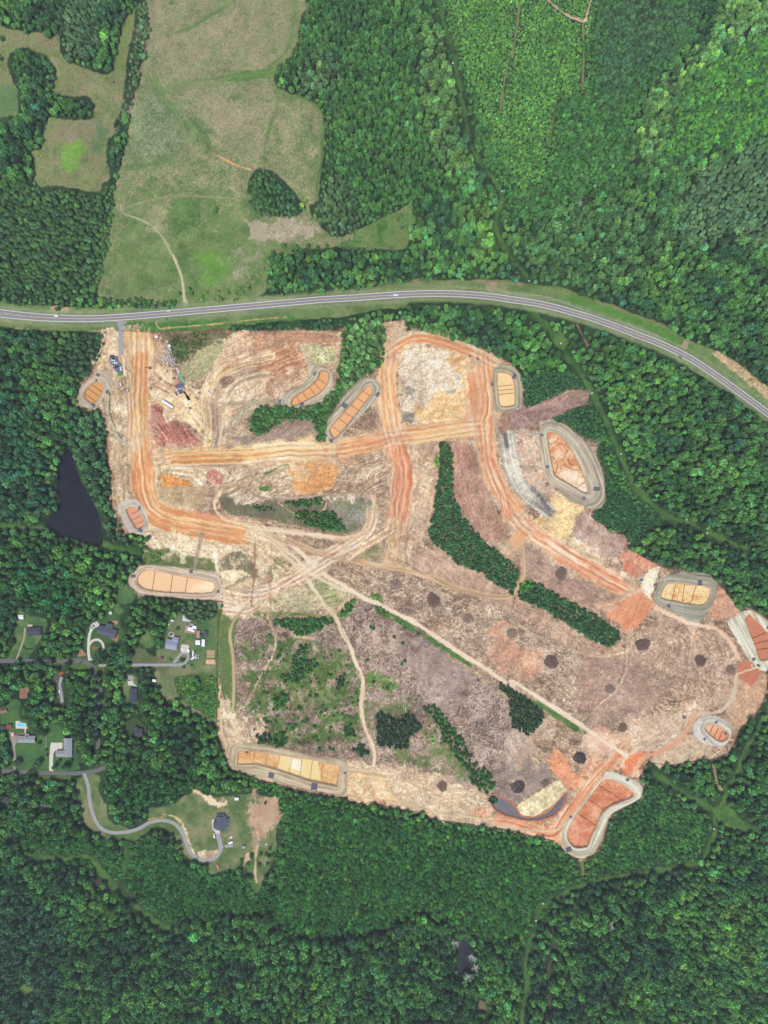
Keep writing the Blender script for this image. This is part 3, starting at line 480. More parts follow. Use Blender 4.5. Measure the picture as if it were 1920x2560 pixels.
stroke('A1 900,1240 920,1400 930,1500 960,1600 A2 1000,0 1100,50 1300,90 1560,140 1659,150', 56, [(204,140,96),(216,158,108),(230,184,132),(238,206,158)], fe=4, jit=3, cls=HR, al=120)
stroke('A1 1000,1350 1000,1500 1030,1600 1100,1650 A2 1150,25 1350,40 1659,110', 4, [(190,146,104)], fe=3, op=0.6)
stroke('A2 1250,10 1400,30 1659,110', 16, [(226,164,128),(216,150,112)], fe=6, jit=4, op=0.7)
stroke('A1 1070,1320 1250,1305 1450,1300 1659,1290 B1 150,1270 300,1265 520,1260', 46, [(212,160,106),(226,182,126),(240,212,164),(232,196,142)], fe=5, jit=4, cls=HR, al=130, ac=2.2)
stroke('A1 1120,1330 1300,1330 1560,1320', 12, [(204,144,88),(214,156,98)], fe=4, jit=3); stroke('A1 1100,1370 1400,1360 1659,1335 B1 200,1310', 9, PALE, fe=4, jit=3)
stroke('B1 0,1240 250,1225 480,1245', 16, [(232,206,160),(240,220,182)], fe=4, jit=3)
stroke('B1 500,1270 650,1240 760,1210 880,1180 1050,1160 1250,1130 1440,1110', 44, [(208,148,104),(220,166,118),(234,194,150)], fe=5, jit=3, cls=HR, al=90)
stroke('B1 950,1190 1100,1170 1300,1130 1440,1090', 30, [(228,190,138),(238,206,160)], fe=6, jit=3)
stroke('B1 850,650 845,800 855,950 880,1100 900,1200', 46, [(222,170,122),(232,190,142),(240,208,168),(214,154,110)], fe=5, jit=3, cls=HR, al=110)
stroke('B1 900,1200 930,1300 950,1400 940,1550 920,1659 B2 900,70', 50, REDO[:3]+[(220,154,116)], fe=4, jit=2, cls=HR, al=120)
stroke('B2 900,60 905,180 890,320', 40, [(214,176,134),(200,170,138)], fe=14, jit=6, op=0.6, al=60)
stroke('B1 740,1215 900,1190 1000,1180', 18, REDO[:3], fe=10, jit=4, op=0.6)
stroke('B1 835,640 900,590 1000,540 1100,530 1250,570 1400,630 1540,700', 24, [(222,164,118),(212,150,104),(234,192,148)], fe=5, jit=3, cls=HR)
stroke('B1 830,615 1000,510 1180,510 1350,570 1560,660', 6, [(216,196,164)], fe=3, jit=2)
stroke('B1 1380,740 1410,850 1430,1000 1470,1100 1500,1200', 26, [(210,148,108),(222,170,126)], fe=8, jit=3, cls=HR)
stroke('B1 1480,700 1500,850 1510,1000 1490,1100 1500,1250 1530,1400 1600,1540 1659,1620 C1 30,1659 C2 60,60', 44, [(220,166,120),(232,190,146),(212,150,110),(238,204,162)], fe=5, jit=3, cls=HR, al=100)
stroke('B1 1500,1250 1530,1400 1600,1560 C2 -30,20 60,70', 26, REDO, fe=8, jit=4, op=0.85)
stroke('C2 60,80 200,180 350,280 500,370 640,450 760,510', 42, [(206,136,98),(220,160,122),(236,196,160),(244,220,190)], fe=5, jit=4, cls=HR, al=90)
fill('C2 600,670 700,590 740,560 830,520 900,570 925,610 880,660 800,760 740,780 690,720', [(198,132,98),(212,152,116),(224,170,134)], fe=3, jit=3, st=(-60,2.4,24,20,0.4), cls=HR)
fill('C2 540,600 700,540 820,480 840,520 720,570 640,650', [(216,170,140),(226,188,160)], fe=8, jit=5, op=0.8)
stroke('C2 760,780 760,880 690,930 560,930 450,900', 16, [(190,160,136),(210,182,156)], fe=6, jit=3, op=0.7, ruts=(3.5,(220,196,170)))
stroke('C2 930,620 1080,690 1200,730 1330,760 1420,850 1470,950', 11, [(222,186,156),(236,208,180)], fe=4, jit=2, cls=HR)
stroke('C2 1455,1060 1430,1200 1350,1290 1230,1310', 9, [(222,180,148),(200,190,170)], fe=3, jit=2, cls=HR)
stroke('C2 1190,1320 1100,1460 980,1540 860,1590 810,1659', 10, [(206,186,156),(222,160,124)], fe=3, jit=2, cls=HR)
stroke('C2 0,710 150,800 320,900', 6, [(214,196,176)], fe=4, jit=3, op=0.6); stroke('C2 430,1370 470,1470 480,1659', 8, [(206,184,158)], fe=5, jit=2, op=0.8)
stroke('C2 240,1330 140,1440 80,1560 40,1659', 14, [(196,172,150)], fe=6, jit=3, op=0.7)
fill('C2 80,120 30,60 100,40 150,60 130,110', REDO, fe=8, jit=5)
stroke('C2 80,110 20,190 -30,230', 26, [(228,188,146),(216,166,124)], fe=8, jit=4, cls=HR)
stroke('A2 1440,640 1420,760 1410,900 1412,1100', 3.6, [(176,148,108),(196,168,128)], fe=2, jit=1.2)
stroke('A2 1600,610 1520,700 1490,800 1510,950 1515,1150 1510,1300', 7, [(170,150,112),(196,174,138)], fe=2.5, jit=1, ruts=(2.3,(212,192,156)), cls='dirt_track')
stroke('A2 1420,1140 1420,1300 1430,1420 1480,1530 1560,1590 1659,1640 B3 0,-20', 9, [(206,176,136),(232,212,178)], fe=3, jit=2, cls=HR)
stroke('B2 -60,1250 20,1080 90,960 130,850 110,760 80,690', 4, [(206,186,158)], fe=3, jit=2, op=0.8)
stroke('B2 150,770 240,800 380,820', 6, [(200,172,136)], fe=4, jit=2, op=0.8); stroke('B2 480,690 560,610 650,560', 7, [(190,176,134)], fe=3, jit=2)
stroke('B3 580,10 800,40 870,150 950,230 1100,270 1300,310 1450,330 C3 -80,380 100,400 250,410 300,395 400,300', 6, [(226,204,166),(190,172,138)], fe=3, jit=2, cls=HR)
stroke('B3 620,60 780,60 850,150 890,210', 12, [(236,200,148)], fe=6, jit=4, op=0.6)
stroke('A2 1310,140 1290,230 1260,370', 9, [(150,142,120),(170,158,136)], fe=3, jit=1.5); stroke('A2 1395,240 1400,320 1410,390', 9, [(240,226,196)], fe=3, jit=1.5)
stroke('A2 1650,250 1645,450 1630,600 B2 90,640 85,420', 6, [(170,140,112)], fe=4, jit=2, op=0.6)
stroke('A1 700,870 700,1000 730,1100 770,1180 830,1215', 13, [(176,166,146),(196,186,166),(150,140,120)], fe=3, jit=1.5); VIEW['v2'] = (200, 750, 850/1659); VIEW['v4'] = (1000, 750, 920/1659)
fill('v2 800,1110 950,1120 1010,1180 960,1250 850,1240 820,1180', [(186,158,126),(222,198,164),(240,224,196)], fe=8, jit=6, st=(35,2.4,24,40,0.5))
stroke('v2 690,930 655,1000 700,1065 800,1095 950,1115 1100,1130', 9, [(214,188,154),(236,216,186)], fe=3, jit=2)
stroke('v2 700,925 790,905 870,960 1000,975 1200,950 1430,935', 7, [(160,136,112),(206,184,154)], fe=4, jit=2, op=.8)
stroke('v2 640,900 760,900 900,860 1020,810', 8, [(214,194,160),(182,156,126)], fe=4, jit=3, op=.8)
stroke('v2 855,1170 850,1330 835,1490', 5, [(150,122,98)], fe=3, jit=2, op=.7)
stroke('v2 930,1330 925,1570', 3, [(160,136,104)], fe=2, jit=1, op=.7)
stroke('v2 1000,1210 1150,1260 1300,1330 1500,1390', 4, [(222,202,172)], fe=3, jit=2, op=.6)
stroke('v2 720,1420 850,1440 1000,1390 1120,1310 1220,1260 1400,1180 1500,1120', 12, [(226,204,172),(244,232,208),(190,160,130)], fe=5, jit=3, op=.8)
stroke('v4 485,615 500,720 525,800 570,870 625,920 665,950', 36, [(146,142,132),(178,172,160),(206,200,188),(224,218,206)], fe=5, jit=3, al=80)
stroke('v4 470,600 480,660', 12, [(112,112,112)], fe=4, jit=3); stroke('v4 600,850 640,900 668,945', 11, [(126,124,126)], fe=4, jit=3)
fill('v4 560,640 640,640 640,740 560,750', [(188,158,134),(214,192,168),(230,214,194)], fe=5, jit=5, fine=.5); stroke('A1 710,890 715,1020 745,1110 790,1190', 2.2, [(96,88,74)], fe=1.5)
stroke('A1 640,640 700,520 720,490', 10, [(196,172,142),(220,200,170)], fe=5, jit=2); stroke('A1 780,640 810,760', 14, PALE, fe=5, jit=4)
stroke('C1 0,1135 90,1140 180,1160', 5, [(176,168,148)], fe=2); stroke('C1 60,1375 130,1368 200,1375', 7, [(170,160,138)], fe=2)
stroke('C2 1455,1050 1530,1020 1600,1000', 4, [(206,190,150)], fe=2); stroke('C2 1245,1475 1180,1560 1060,1610', 9, [(196,186,160)], fe=3, jit=2)
stroke('B1 1540,740 1545,1000 1560,1160 1600,1300', 6, [(168,158,138),(190,180,158)], fe=2.5)
stroke('B1 290,580 330,660 350,710', 9, [(176,164,140),(196,186,164)], fe=3); stroke('B1 -200,960 60,940 150,950', 10, [(160,150,124),(180,170,144)], fe=4)
stroke('B2 130,840 100,960', 4, [(220,204,180)], fe=2)

# --- tracks, scatter and broad tone over all the bare ground
def wear():
    bb = box(site_p, 4); j0, j1, i0, i1 = bb; x = X[j0:j1, i0:i1]; y = Y[j0:j1, i0:i1]; cl = CL[j0:j1, i0:i1]
    be = (cl == CID('bare_earth')).astype(np.float32); hr = (cl == CID('haul_road')).astype(np.float32)
    c = C[j0:j1, i0:i1]; c *= 1+be[..., None]*np.array([.01, .0, -.03], np.float32)
    c *= (1+(be*0.30+hr*0.14)*(fbm(x/55, y/55, 1, 5)-0.5)+be*0.26*(fbm(x/13, y/13, 4, 4)-0.5))[..., None]
    w1 = (fbm(x/120, y/120, 2, 3)-0.5)*150; w2 = (fbm(x/120, y/120, 6, 3)-0.5)*150
    for k, (A, tone, am, ac, al) in enumerate([(28, (210,190,166), .5, 5.5, 60), (-40, (206,184,158), .5, 6.5, 70), (80, (128,104,84), .5, 6.0, 50), (5, (136,114,92), .45, 5.0, 60), (55, (222,204,180), .4, 4.2, 40), (-15, (206,164,134), .45, 6.5, 60)]):
        a = math.radians(A); xr = (x+w1)*math.cos(a)+(y+w2)*math.sin(a); yr = -(x+w1)*math.sin(a)+(y+w2)*math.cos(a)
        rdg = 1-np.abs(2*vn(yr/ac, xr/al, k)-1); ln = np.clip((rdg-.72)/.28, 0, 1)**1.3*sstep(.42, .62, fbm(x/48, y/48, k+1, 3))
        m = (ln*am*(be*.62+hr*.2))[..., None]; c[:] = c*(1-m)+col(tone)*m
    c *= (1+(be*.13+hr*.06)*(rng.random(x.shape, dtype=np.float32)-.5)+be*.16*(vn(x/4.2, y/4.2, 5)-.5))[..., None]
    k_ = np.clip(be+hr*.8, 0, 1)[..., None]; c += k_*.13*(c-np.array([.66, .57, .49], np.float32)); np.clip(c, .12, .98, out=c)
    r = rng.random(x.shape, dtype=np.float32); g_ = sstep(.35, .7, fbm(x/30, y/30, 7, 3))
    m = ((r > .985)*g_*.6*be)[..., None]; c[:] = c*(1-m)+col((244,236,226))*m
    m = ((r < .022)*(1-g_*.6)*.5*be)[..., None]; c[:] = c*(1-m)+col((92,76,68))*m
T1 = (236,220,194); T2 = (150,122,98); T3 = (184,128,90)
for p_, offs in [('A2 1450,600 1580,620 1659,570 B2 0,520 200,460 400,350 560,250 700,150 745,80 750,0', (-15,-10,-5,0,6,11,16)), ('B2 0,110 200,130 400,150 560,170 700,140 760,60 770,0 B1 775,1659 760,1560', (-7,-2,4,9)), ('B2 870,130 700,230 600,300', (-8,-3,3,8)), ('A2 1500,160 1659,260 B2 120,330 300,480', (-6,0,7)), ('v2 720,1420 850,1440 1000,1390 1120,1310 1220,1260 1400,1180 1500,1120', (-12,-6,0,6,12)),
                 ('A1 905,510 905,700 895,900 900,1100 905,1300 930,1500 960,1600 A2 1000,0 1100,50 1300,90 1560,140', (-19,-13,-8,-2,5,11,17)), ('A1 1070,1320 1250,1305 1450,1300 1659,1290 B1 150,1270 300,1265 520,1260 650,1240 880,1180 1050,1160 1250,1130 1440,1110', (-18,-11,-5,2,8,15)), ('B1 850,650 845,800 855,950 880,1100 930,1300 950,1400 940,1550 920,1659 B2 900,120', (-18,-12,-5,1,8,15)),
                 ('B1 1480,700 1500,850 1510,1000 1490,1100 1500,1250 1530,1400 1600,1540 C2 60,60 200,180 350,280 500,370 640,450', (-16,-9,-3,4,11,17)), ('B1 835,640 900,590 1000,540 1100,530 1250,570 1400,630 1540,700', (-8,-2,5)), ('B1 880,1300 870,1659 B2 820,160', (-12,0,10)), ('B1 1040,1280 1030,1500 980,1659 B2 960,250', (-6,5,14)), ('A1 1340,1200 1345,1050 1330,950 1370,830 1440,740 1560,690 1659,665 B1 80,650', (-14,-8,-1,6,13)), ('A1 1450,1230 1460,1080 1470,950 1520,850 1659,790 B1 60,780', (-9,-3,4,10)),
                 ('C2 20,720 300,880 560,940 760,900 790,780', (-4,3)), ('C2 480,1320 700,1100 740,900', (-3,3)), ('C2 1100,1290 1150,1050 1180,800', (-3,3)), ('B2 1000,360 1300,560 1640,650 C2 160,820 420,960', (-5,4)), ('B3 600,20 900,60 1200,180 1400,300', (-8,-2,5)), ('A1 700,560 660,650 600,730', (-4,3)), ('A1 790,640 820,800 840,1000 835,1300 850,1500', (-5,1,6)), ('A1 1000,900 1100,1000 1300,1180', (-8,-2,5)), ('A1 1040,860 1180,960 1330,1160', (-6,0,7)), ('A1 760,1250 750,1450 800,1620', (-6,2))]:
    for k_, o_ in enumerate(offs): stroke(p_, 2.0, [(T1, T2, T1, T3)[(k_+len(p_)) % 4]], fe=2.2, jit=1.3, off=o_, op=.5, sm=3)
wear()
stroke('B2 40,90 180,240 260,300 330,380 450,450 560,500 640,530 700,560 800,600 900,650 1050,730 1200,830 1330,920 1450,990 1659,1130 C2 0,1095 200,1220 400,1350 560,1460 740,1580', 7.5, [(226,204,172),(242,226,200),(232,212,182)], fe=2.5, jit=1.6, op=.85)
stroke('B2 60,130 160,240 250,340 350,460 430,580 510,680 560,780 610,870 640,960 690,1070 690,1180 680,1260 700,1380 740,1480 765,1560 760,1640', 7, [(224,202,168),(242,228,202),(206,180,144)], fe=2.5, jit=2, op=.85)
stroke('B2 0,60 120,170 300,230 480,290 700,340 950,375', 5, [(214,188,150),(190,160,126)], fe=2.5, jit=1.6, op=.8)
stroke('B2 -40,110 100,120 300,140 500,165', 5, [(240,224,196)], fe=2.5, jit=1.6, op=.8)
mw = (CL == CID('meadow')) | (CL == CID('lawn')) | (CL == CID('grass_verge')); k_ = 1+mw*(.22*(fbm(X/30, Y/30, 3, 5)-.5)+.16*(vn(X/3.1, Y/3.1, 1)-.5)); C *= k_[..., None]
# --- sediment basins: a matted berm round a floor, either flooded with muddy water or dry
BAS = []
def basin(label, floor, outer, fcols, mat=MAT, wet=True, st=None, gain=None, sm=2, depth=-1.6, lip=(188, 148, 116), crest=1.1, bst=None):
    if mat is not MAT: mat = [tuple(min(255, q+14) for q in c_) for c_ in mat]
    k = len(BAS); fp = smooth(P(floor), True, sm) if sm > 1 else P(floor); op_ = smooth(P(outer), True, sm) if sm > 1 else P(outer)
    BAS.append(dict(label=label, floor=fp, outer=op_, wet=wet, zf=depth, zc=crest))
    bb, m = pmask(op_, 3, 1.5); j0, j1, i0, i1 = bb; x = X[j0:j1, i0:i1]; y = Y[j0:j1, i0:i1]
    D, Us, V = dist_line(fp, True, 110, bb); sd_ = 11+k*3
    t = 0.55*vn(D/1.7+30, V/70, sd_)+0.25*vn(D/4.5, V/40+9, sd_+1)+0.2*fbm(x/16, y/16, sd_+2, 3)
    if bst is not None:
        a = math.radians(bst); xr = x*math.cos(a)+y*math.sin(a); yr = -x*math.sin(a)+y*math.cos(a); t = 0.6*vn(yr/2.2, xr/60, sd_)+0.4*vn(yr/5, xr/40, sd_+1)
    c = ramp(np.clip(0.5+(t-0.5)*2.8, 0, 1), mat)*(1+0.05*(rng.random(x.shape, dtype=np.float32)-0.5)*2)[..., None]
    C[j0:j1, i0:i1] = C[j0:j1, i0:i1]*(1-m[..., None])+c*m[..., None]
    CL[j0:j1, i0:i1][m > 0.5] = CID('berm:%d' % k); TT[j0:j1, i0:i1][m > 0.5] = 0
    b2, m2 = pmask(op_, 12, 0); zz = Z[b2[0]:b2[1], b2[2]:b2[3]]; zz[:] = zz*(1-m2)+crest*m2
    stroke(fp, 4.5, [lip], fe=2, jit=1, sm=1, closed=True, op=0.75)
    fill(fp, fcols, fe=1.2 if wet else 2, jit=0.3 if wet else 1.2, sm=1, st=st, gain=gain or (1.2 if wet else 2.8), fine=0.03 if wet else 0.3, grain=0.005 if wet else 0.05, cls='floor:%d' % k)
    b3, m3 = pmask(fp, 7, 0); zz = Z[b3[0]:b3[1], b3[2]:b3[3]]; zz[:] = zz*(1-m3)+depth*m3
basin('small oblong pond of deep orange water at the left woods edge near the parked cars', 'pk 160,960 200,880 260,825 310,800 370,830 400,880 385,940 330,1030 270,1080 200,1045 165,1005',
      'pk 60,1030 90,930 150,830 250,740 330,680 430,660 520,740 560,860 490,900 400,1010 310,1120 200,1140 110,1110', [(212,158,98),(218,166,106)], lip=(196,150,110), mat=[(150,138,118),(176,160,138),(200,184,160)])
basin('small salmon pond with three baffles left of the left haul road bend', 'A2 818,-15 875,-32 905,10 935,70 925,95 885,108 860,70', 'A2 765,-20 790,-65 870,-88 925,-40 965,60 950,120 900,140 835,130 795,60', [(212,152,118),(222,162,128)], mat=[(160,150,136),(188,178,160),(212,204,188)])
basin('curved banana-shaped pond of orange water against the curving tree band', 'B1 232,960 242,922 330,862 400,802 415,755 440,748 470,768 463,825 420,880 335,930 262,965', 'B1 130,950 160,905 280,842 350,780 345,712 430,715 490,755 502,840 440,935 300,990 165,985', [(222,166,112),(230,176,122)], mat=[(146,136,114),(176,164,140),(204,192,166)], lip=(172,132,98))
basin('long diagonal pond of orange water with six baffles left of the central haul road', 'B1 480,1130 492,1100 620,962 722,842 745,850 752,885 640,1030 525,1168 500,1172', 'B1 440,1140 450,1090 560,925 670,808 750,788 800,830 808,900 700,1010 600,1110 520,1208 465,1205', [(226,174,124),(234,184,134)], mat=[(134,128,110),(168,158,136),(200,190,164)], lip=(190,142,104))
basin('pale sandy yellow pond with three close baffles at the top right of the site', 'b5 665,970 740,955 840,962 950,1000 1020,1050 1060,1130 1090,1300 1108,1480 1108,1740 1060,1798 830,1828 750,1795 715,1740 690,1500 668,1300', 'b5 545,900 640,790 800,740 960,770 1120,860 1250,1000 1290,1300 1310,1700 1200,1870 900,1950 620,1960 590,1700 530,1300', [(240,208,152),(246,216,164)], mat=[(128,122,100),(160,152,128),(190,180,154)], lip=(198,150,110))
basin('largest basin, a dry leaf-shaped floor of orange and cream soil with curved baffles', 'r6 470,640 540,645 610,670 700,770 790,900 870,1060 930,1220 985,1400 900,1385 760,1300 570,1190 530,1080 505,940 480,760',
      'r6 350,510 400,480 500,480 680,530 850,660 1020,830 1130,1020 1190,1200 1215,1440 1170,1580 1040,1620 880,1560 740,1540 640,1420 540,1320 450,1240 400,1100 370,900 360,700', [(206,140,98),(222,168,124),(238,206,166),(246,232,210)], wet=False, mat=[(136,126,108),(160,148,126),(180,168,144),(200,188,162)], depth=-2.5, crest=1.6)
basin('dry yellow and rust basin with three baffles at the upper right end of the site', 'r7 170,122 300,115 440,130 600,150 800,190 785,320 740,390 690,430 600,425 500,410 360,385 240,360 80,320 110,220', 'r7 10,200 60,60 130,10 400,-60 700,-50 830,0 900,90 900,240 850,400 740,560 600,695 330,590 60,430 -40,330',
      [(206,140,90),(232,190,130),(244,226,170),(240,206,160)], wet=False, mat=[(128,126,108),(150,146,126),(176,170,148)], sm=2)
basin('brick red basin cut by the right edge, with a fan of straight straw strips', 'r7 1320,640 1380,578 1500,690 1640,830 1720,900 1720,1200 1600,1250 1540,1240 1480,1050 1400,850', 'r7 1045,670 1220,560 1400,490 1560,590 1720,700 1960,860 1960,1420 1540,1402 1470,1330 1380,1250 1250,1030 1130,850',
      [(186,120,92),(200,134,104),(212,150,120)], wet=False, gain=1.5, mat=[(170,164,138),(196,190,164),(220,214,194)], sm=1, bst=62)
basin('smallest basin, with a salmon floor and concentric matting in the lower right bulge', 'C2 1260,1390 1300,1375 1390,1425 1398,1462 1355,1485 1310,1462 1255,1410', 'C2 1170,1420 1180,1365 1225,1325 1290,1310 1370,1340 1420,1390 1412,1465 1370,1520 1280,1510 1205,1480', [(214,148,110),(232,184,144)], wet=False, mat=[(158,152,138),(184,178,162),(206,200,184)])
basin('kidney-shaped basin of dry red soil ringed by pale matting at the lower right corner', 'r0 950,605 1060,615 1200,680 1290,740 1350,808 1320,840 1250,880 1050,945 930,1035 880,1130 800,1310 715,1500 680,1530 560,1542 500,1500 450,1430 445,1330 520,1160 600,1050 730,870 860,700',
      'r0 1000,480 1200,540 1330,595 1430,660 1475,740 1460,830 1370,915 1150,1010 1030,1090 960,1250 930,1380 830,1560 740,1640 650,1680 560,1675 470,1640 400,1570 352,1480 360,1300 500,1110 640,920 800,715 880,620 940,520', [(192,118,84),(206,136,100),(222,160,124),(234,186,154)], wet=False, mat=[(168,160,132),(186,178,150),(204,198,172),(216,210,190)], depth=-2.5)
basin('long pale cream basin with seven baffles along the lower left boundary', 'B3 -110,-110 70,-92 230,-65 400,-42 545,-5 528,60 522,112 350,78 130,5 0,-30 -120,-25', 'B3 -200,-20 -190,-140 0,-168 200,-120 400,-75 590,-60 590,190 450,158 300,130 0,62 -170,0', [(206,156,104),(226,184,130),(238,206,156)], wet=False, mat=[(146,132,104),(174,158,128),(200,184,152)], sm=1, crest=0.9)
basin('wide oval pond of pale orange water with three baffles beside the left woods', 'A2 888,445 905,405 950,376 1010,384 1100,402 1200,424 1380,456 1375,520 1200,525 980,508 912,482', 'A2 830,432 870,370 950,343 1080,350 1200,362 1400,390 1432,440 1440,540 1385,568 1100,552 900,532 845,485', [(230,188,142),(238,198,152)], mat=[(160,144,122),(190,172,148),(214,196,170)])
fill('A2 1235,500 1290,460 1375,458 1372,520 1230,522', [(232,200,150),(244,224,190)], fe=2, jit=3, fine=0.4)
fill('B3 155,-80 400,-42 425,90 340,70 130,5', [(236,214,150),(242,222,164)], fe=1, jit=0.3, sm=1, gain=1.2, fine=0.02, grain=0.01, op=0.95)
fill('B3 225,-50 290,-45 290,20 230,0', [(248,240,214)], fe=3, jit=4)
fill('r7 1210,1320 1300,1250 1390,1270 1430,1370 1540,1400 1530,1480 1430,1620 1340,1590 1230,1480', [(190,120,94),(202,134,106)], fe=2, jit=2, gain=1.5)
stroke('r7 1190,1455 1350,1400 1540,1345', 4, [(214,198,158)], fe=2)
fill('b5 560,745 670,745 680,785 580,800', [(244,220,164)], fe=1.5, jit=1)
# ponds
def pond(nm, pts, cols, z=-1.0, edge=None, **k):
    if edge: stroke(pts, 7, [edge], fe=4, jit=2, closed=True, tt=0)
    fill(pts, cols, fe=2, jit=1.5, cls=nm, tt=0, dz=z, gain=1.4, fine=0.03, grain=0.01, **k)
pond('pond_water', 'F 150,970 160,1000 175,1040 200,1085 215,1120 220,1175 190,1172 160,1166 130,1155 110,1145 96,1130 112,1108 128,1085 120,1050 125,1010 132,985', [(46,48,62),(52,54,68)])
pond('muddy_pond_water', 'C3 -125,185 -60,195 0,235 50,305 100,322 180,312 250,280 305,215 345,165 352,180 330,235 280,295 200,330 120,338 20,320 -50,300 -110,265 -130,225', [(84,78,84),(94,88,94)], edge=(196,120,84))
pond('swamp_water', 'B3 1330,1120 1370,1140 1405,1200 1380,1250 1395,1290 1360,1330 1310,1335 1290,1290 1315,1240 1295,1190', [(34,36,44),(66,68,82)])
# --- house lots
def lawn(p, cols=LAWN, cls='lawn', **k): fill(p, cols, fe=k.pop('fe', 4), jit=k.pop('jit', 3), cls=cls, tt=0, fine=0.2, **k)
lawn('z0 340,560 350,300 440,235 560,300 750,360 950,420 930,640 860,760 810,880 700,1000 600,1190 560,1225 130,1225 180,1130 330,900 320,700')
lawn('z1 -60,1190 200,1180 300,1150 240,900 310,640 400,470 520,440 700,330 760,200 850,150 980,200 1000,500 1050,700 950,880 700,900 560,1080 520,1200 420,1290 0,1200', [(60,92,52),(74,106,58)])
lawn('z2 330,480 420,370 600,290 800,420 1000,470 1200,430 1400,330 1390,900 1370,1600 880,1600 540,1600 480,1640 150,1700 180,1400 60,1340 -100,1300 -250,1290 -250,1200 60,1240 100,1050 250,1000 280,700 330,600', [(76,106,62),(88,116,70),(108,124,82),(128,130,98)])
lawn('A2 1030,1000 1410,1000 1412,1066 1150,1072 1148,1160 1200,1235 1400,1335 1398,1362 1250,1305 1180,1235 1060,1205 1030,1150', [(92,116,74),(118,128,90),(142,138,108)])
lawn('A2 1405,640 1440,640 1415,760 1410,1100 1400,1330 1412,700', [(84,104,56)])
fill('A2 1150,1068 1250,1062 1262,1120 1270,1150 1310,1090 1400,1072 1400,1330 1300,1290 1200,1220 1150,1150', BRIG, tgt='F', tt=4, fe=3, jit=3); fill('A2 1150,1068 1400,1072 1400,1330 1300,1290 1200,1220 1150,1150', [(74,92,54),(88,110,60)])
lawn('A2 820,1055 875,1060 895,1130 895,1250 835,1250 795,1200 800,1100'); lawn('A2 860,940 900,880 1000,930 1060,960 1060,1060 980,1000 860,1010', [(86,104,66),(120,112,86)])
lawn('A2 920,790 960,760 1000,850 960,880 900,830'); lawn('A2 740,560 800,470 860,500 880,540 850,590 780,600 800,640 760,660')
lawn('A2 840,1350 880,1340 950,1400 930,1450 870,1450 810,1380', [(62,84,52)])
lawn('A2 260,985 640,985 660,1050 560,1040 400,1000', [(80,106,54),(96,116,58)])
lawn('z3 0,120 120,60 180,-60 400,-60 400,280 560,340 620,520 820,620 950,440 1100,410 1290,500 1320,700 1560,780 1600,1150 1560,1400 0,1380 180,1330 240,1100 220,800 120,600 0,580', [(62,96,58),(72,108,62),(84,118,60)])
lawn('z3 820,1480 1500,1500 1500,1560 1100,1560 850,1520', [(84,110,54)])
lawn('A3 500,70 640,50 640,150 690,230 700,330 800,380 880,390 960,330 960,262 1080,250 1260,150 1400,190 1659,160 B3 0,200 110,190 165,300 140,400 125,560 60,700 20,790 -20,790 A3 1600,650 1520,660 1400,680 1360,690 1340,620 1230,590 1150,490 1100,420 1000,380 900,460 780,455 700,460 560,370 525,250', [(84,108,62),(100,120,74),(122,130,90),(140,138,104)], gain=3)
fill('A3 1640,170 1659,170 B3 0,210 120,195 160,300 130,420 20,430 0,500 -40,400', [(150,140,108),(184,150,124),(200,176,146)], fe=8, jit=8)
fill('A3 1260,150 1320,160 1400,210 1450,200 1480,240 1390,250 1330,210', [(222,200,158),(240,226,192)], fe=4, jit=5); fill('A3 1180,390 1210,400 1240,520 1290,580 1420,520 1400,570 1330,590 1260,570', [(220,196,150),(238,222,186)], fe=4, jit=5, patch=0.42)
fill('A3 1290,540 1380,540 1380,580 1300,580', PALE, fe=4, jit=5); stroke('A3 1060,300 1140,320 1190,370', 4, [(220,200,156)], fe=3, jit=2); stroke('A3 960,335 1000,325 1070,320', 4, [(206,160,104)], fe=2, jit=1.5)
stroke('z5 1230,900 1260,1100 1210,1300 1190,1659 B3 5,740', 5, [(190,160,124),(208,184,150)], fe=2.5, jit=1.5); fill('z5 1030,1300 1100,1310 1090,1440 960,1540 990,1400', [(206,178,148)], fe=3, jit=3)
fill('A2 375,1040 410,1040 385,1070 360,1090', [(170,110,76)], fe=2, jit=2, cls='lawn', tt=0); lawn('A2 350,1060 400,1060 410,1240 385,1240', [(90,90,84)])
fill('A2 0,1270 40,1280 40,1300 0,1310', [(150,104,84)], fe=2, jit=2, tt=0); fill('z1 120,1165 200,1010 300,1160', [(150,116,96),(168,134,112)], fe=3, jit=2, tt=0); fill('z1 380,960 520,980 440,1100', [(150,112,90),(92,100,60)], fe=4, jit=4)
fill('z1 780,460 850,420 960,440 900,520 850,520', [(170,126,108),(196,150,130)], fe=2, jit=2); fill('z1 530,700 740,760 900,860 960,820 930,640 880,800 720,740', [(176,130,114)], fe=2, jit=1.5)
fill('z2 560,600 640,700 600,800 560,780', [(120,122,76)], fe=6, jit=3); fill('z2 1130,1240 1300,1230 1310,1330 1110,1330', [(216,178,138),(230,198,160)], fe=1, jit=0.5, sm=1)
for yy_ in (1060, 1100, 1140, 1180): stroke('z2 1145,%d 1295,%d' % (yy_, yy_), 2.6, [(214,176,134)], fe=1, jit=0.3, sm=1)
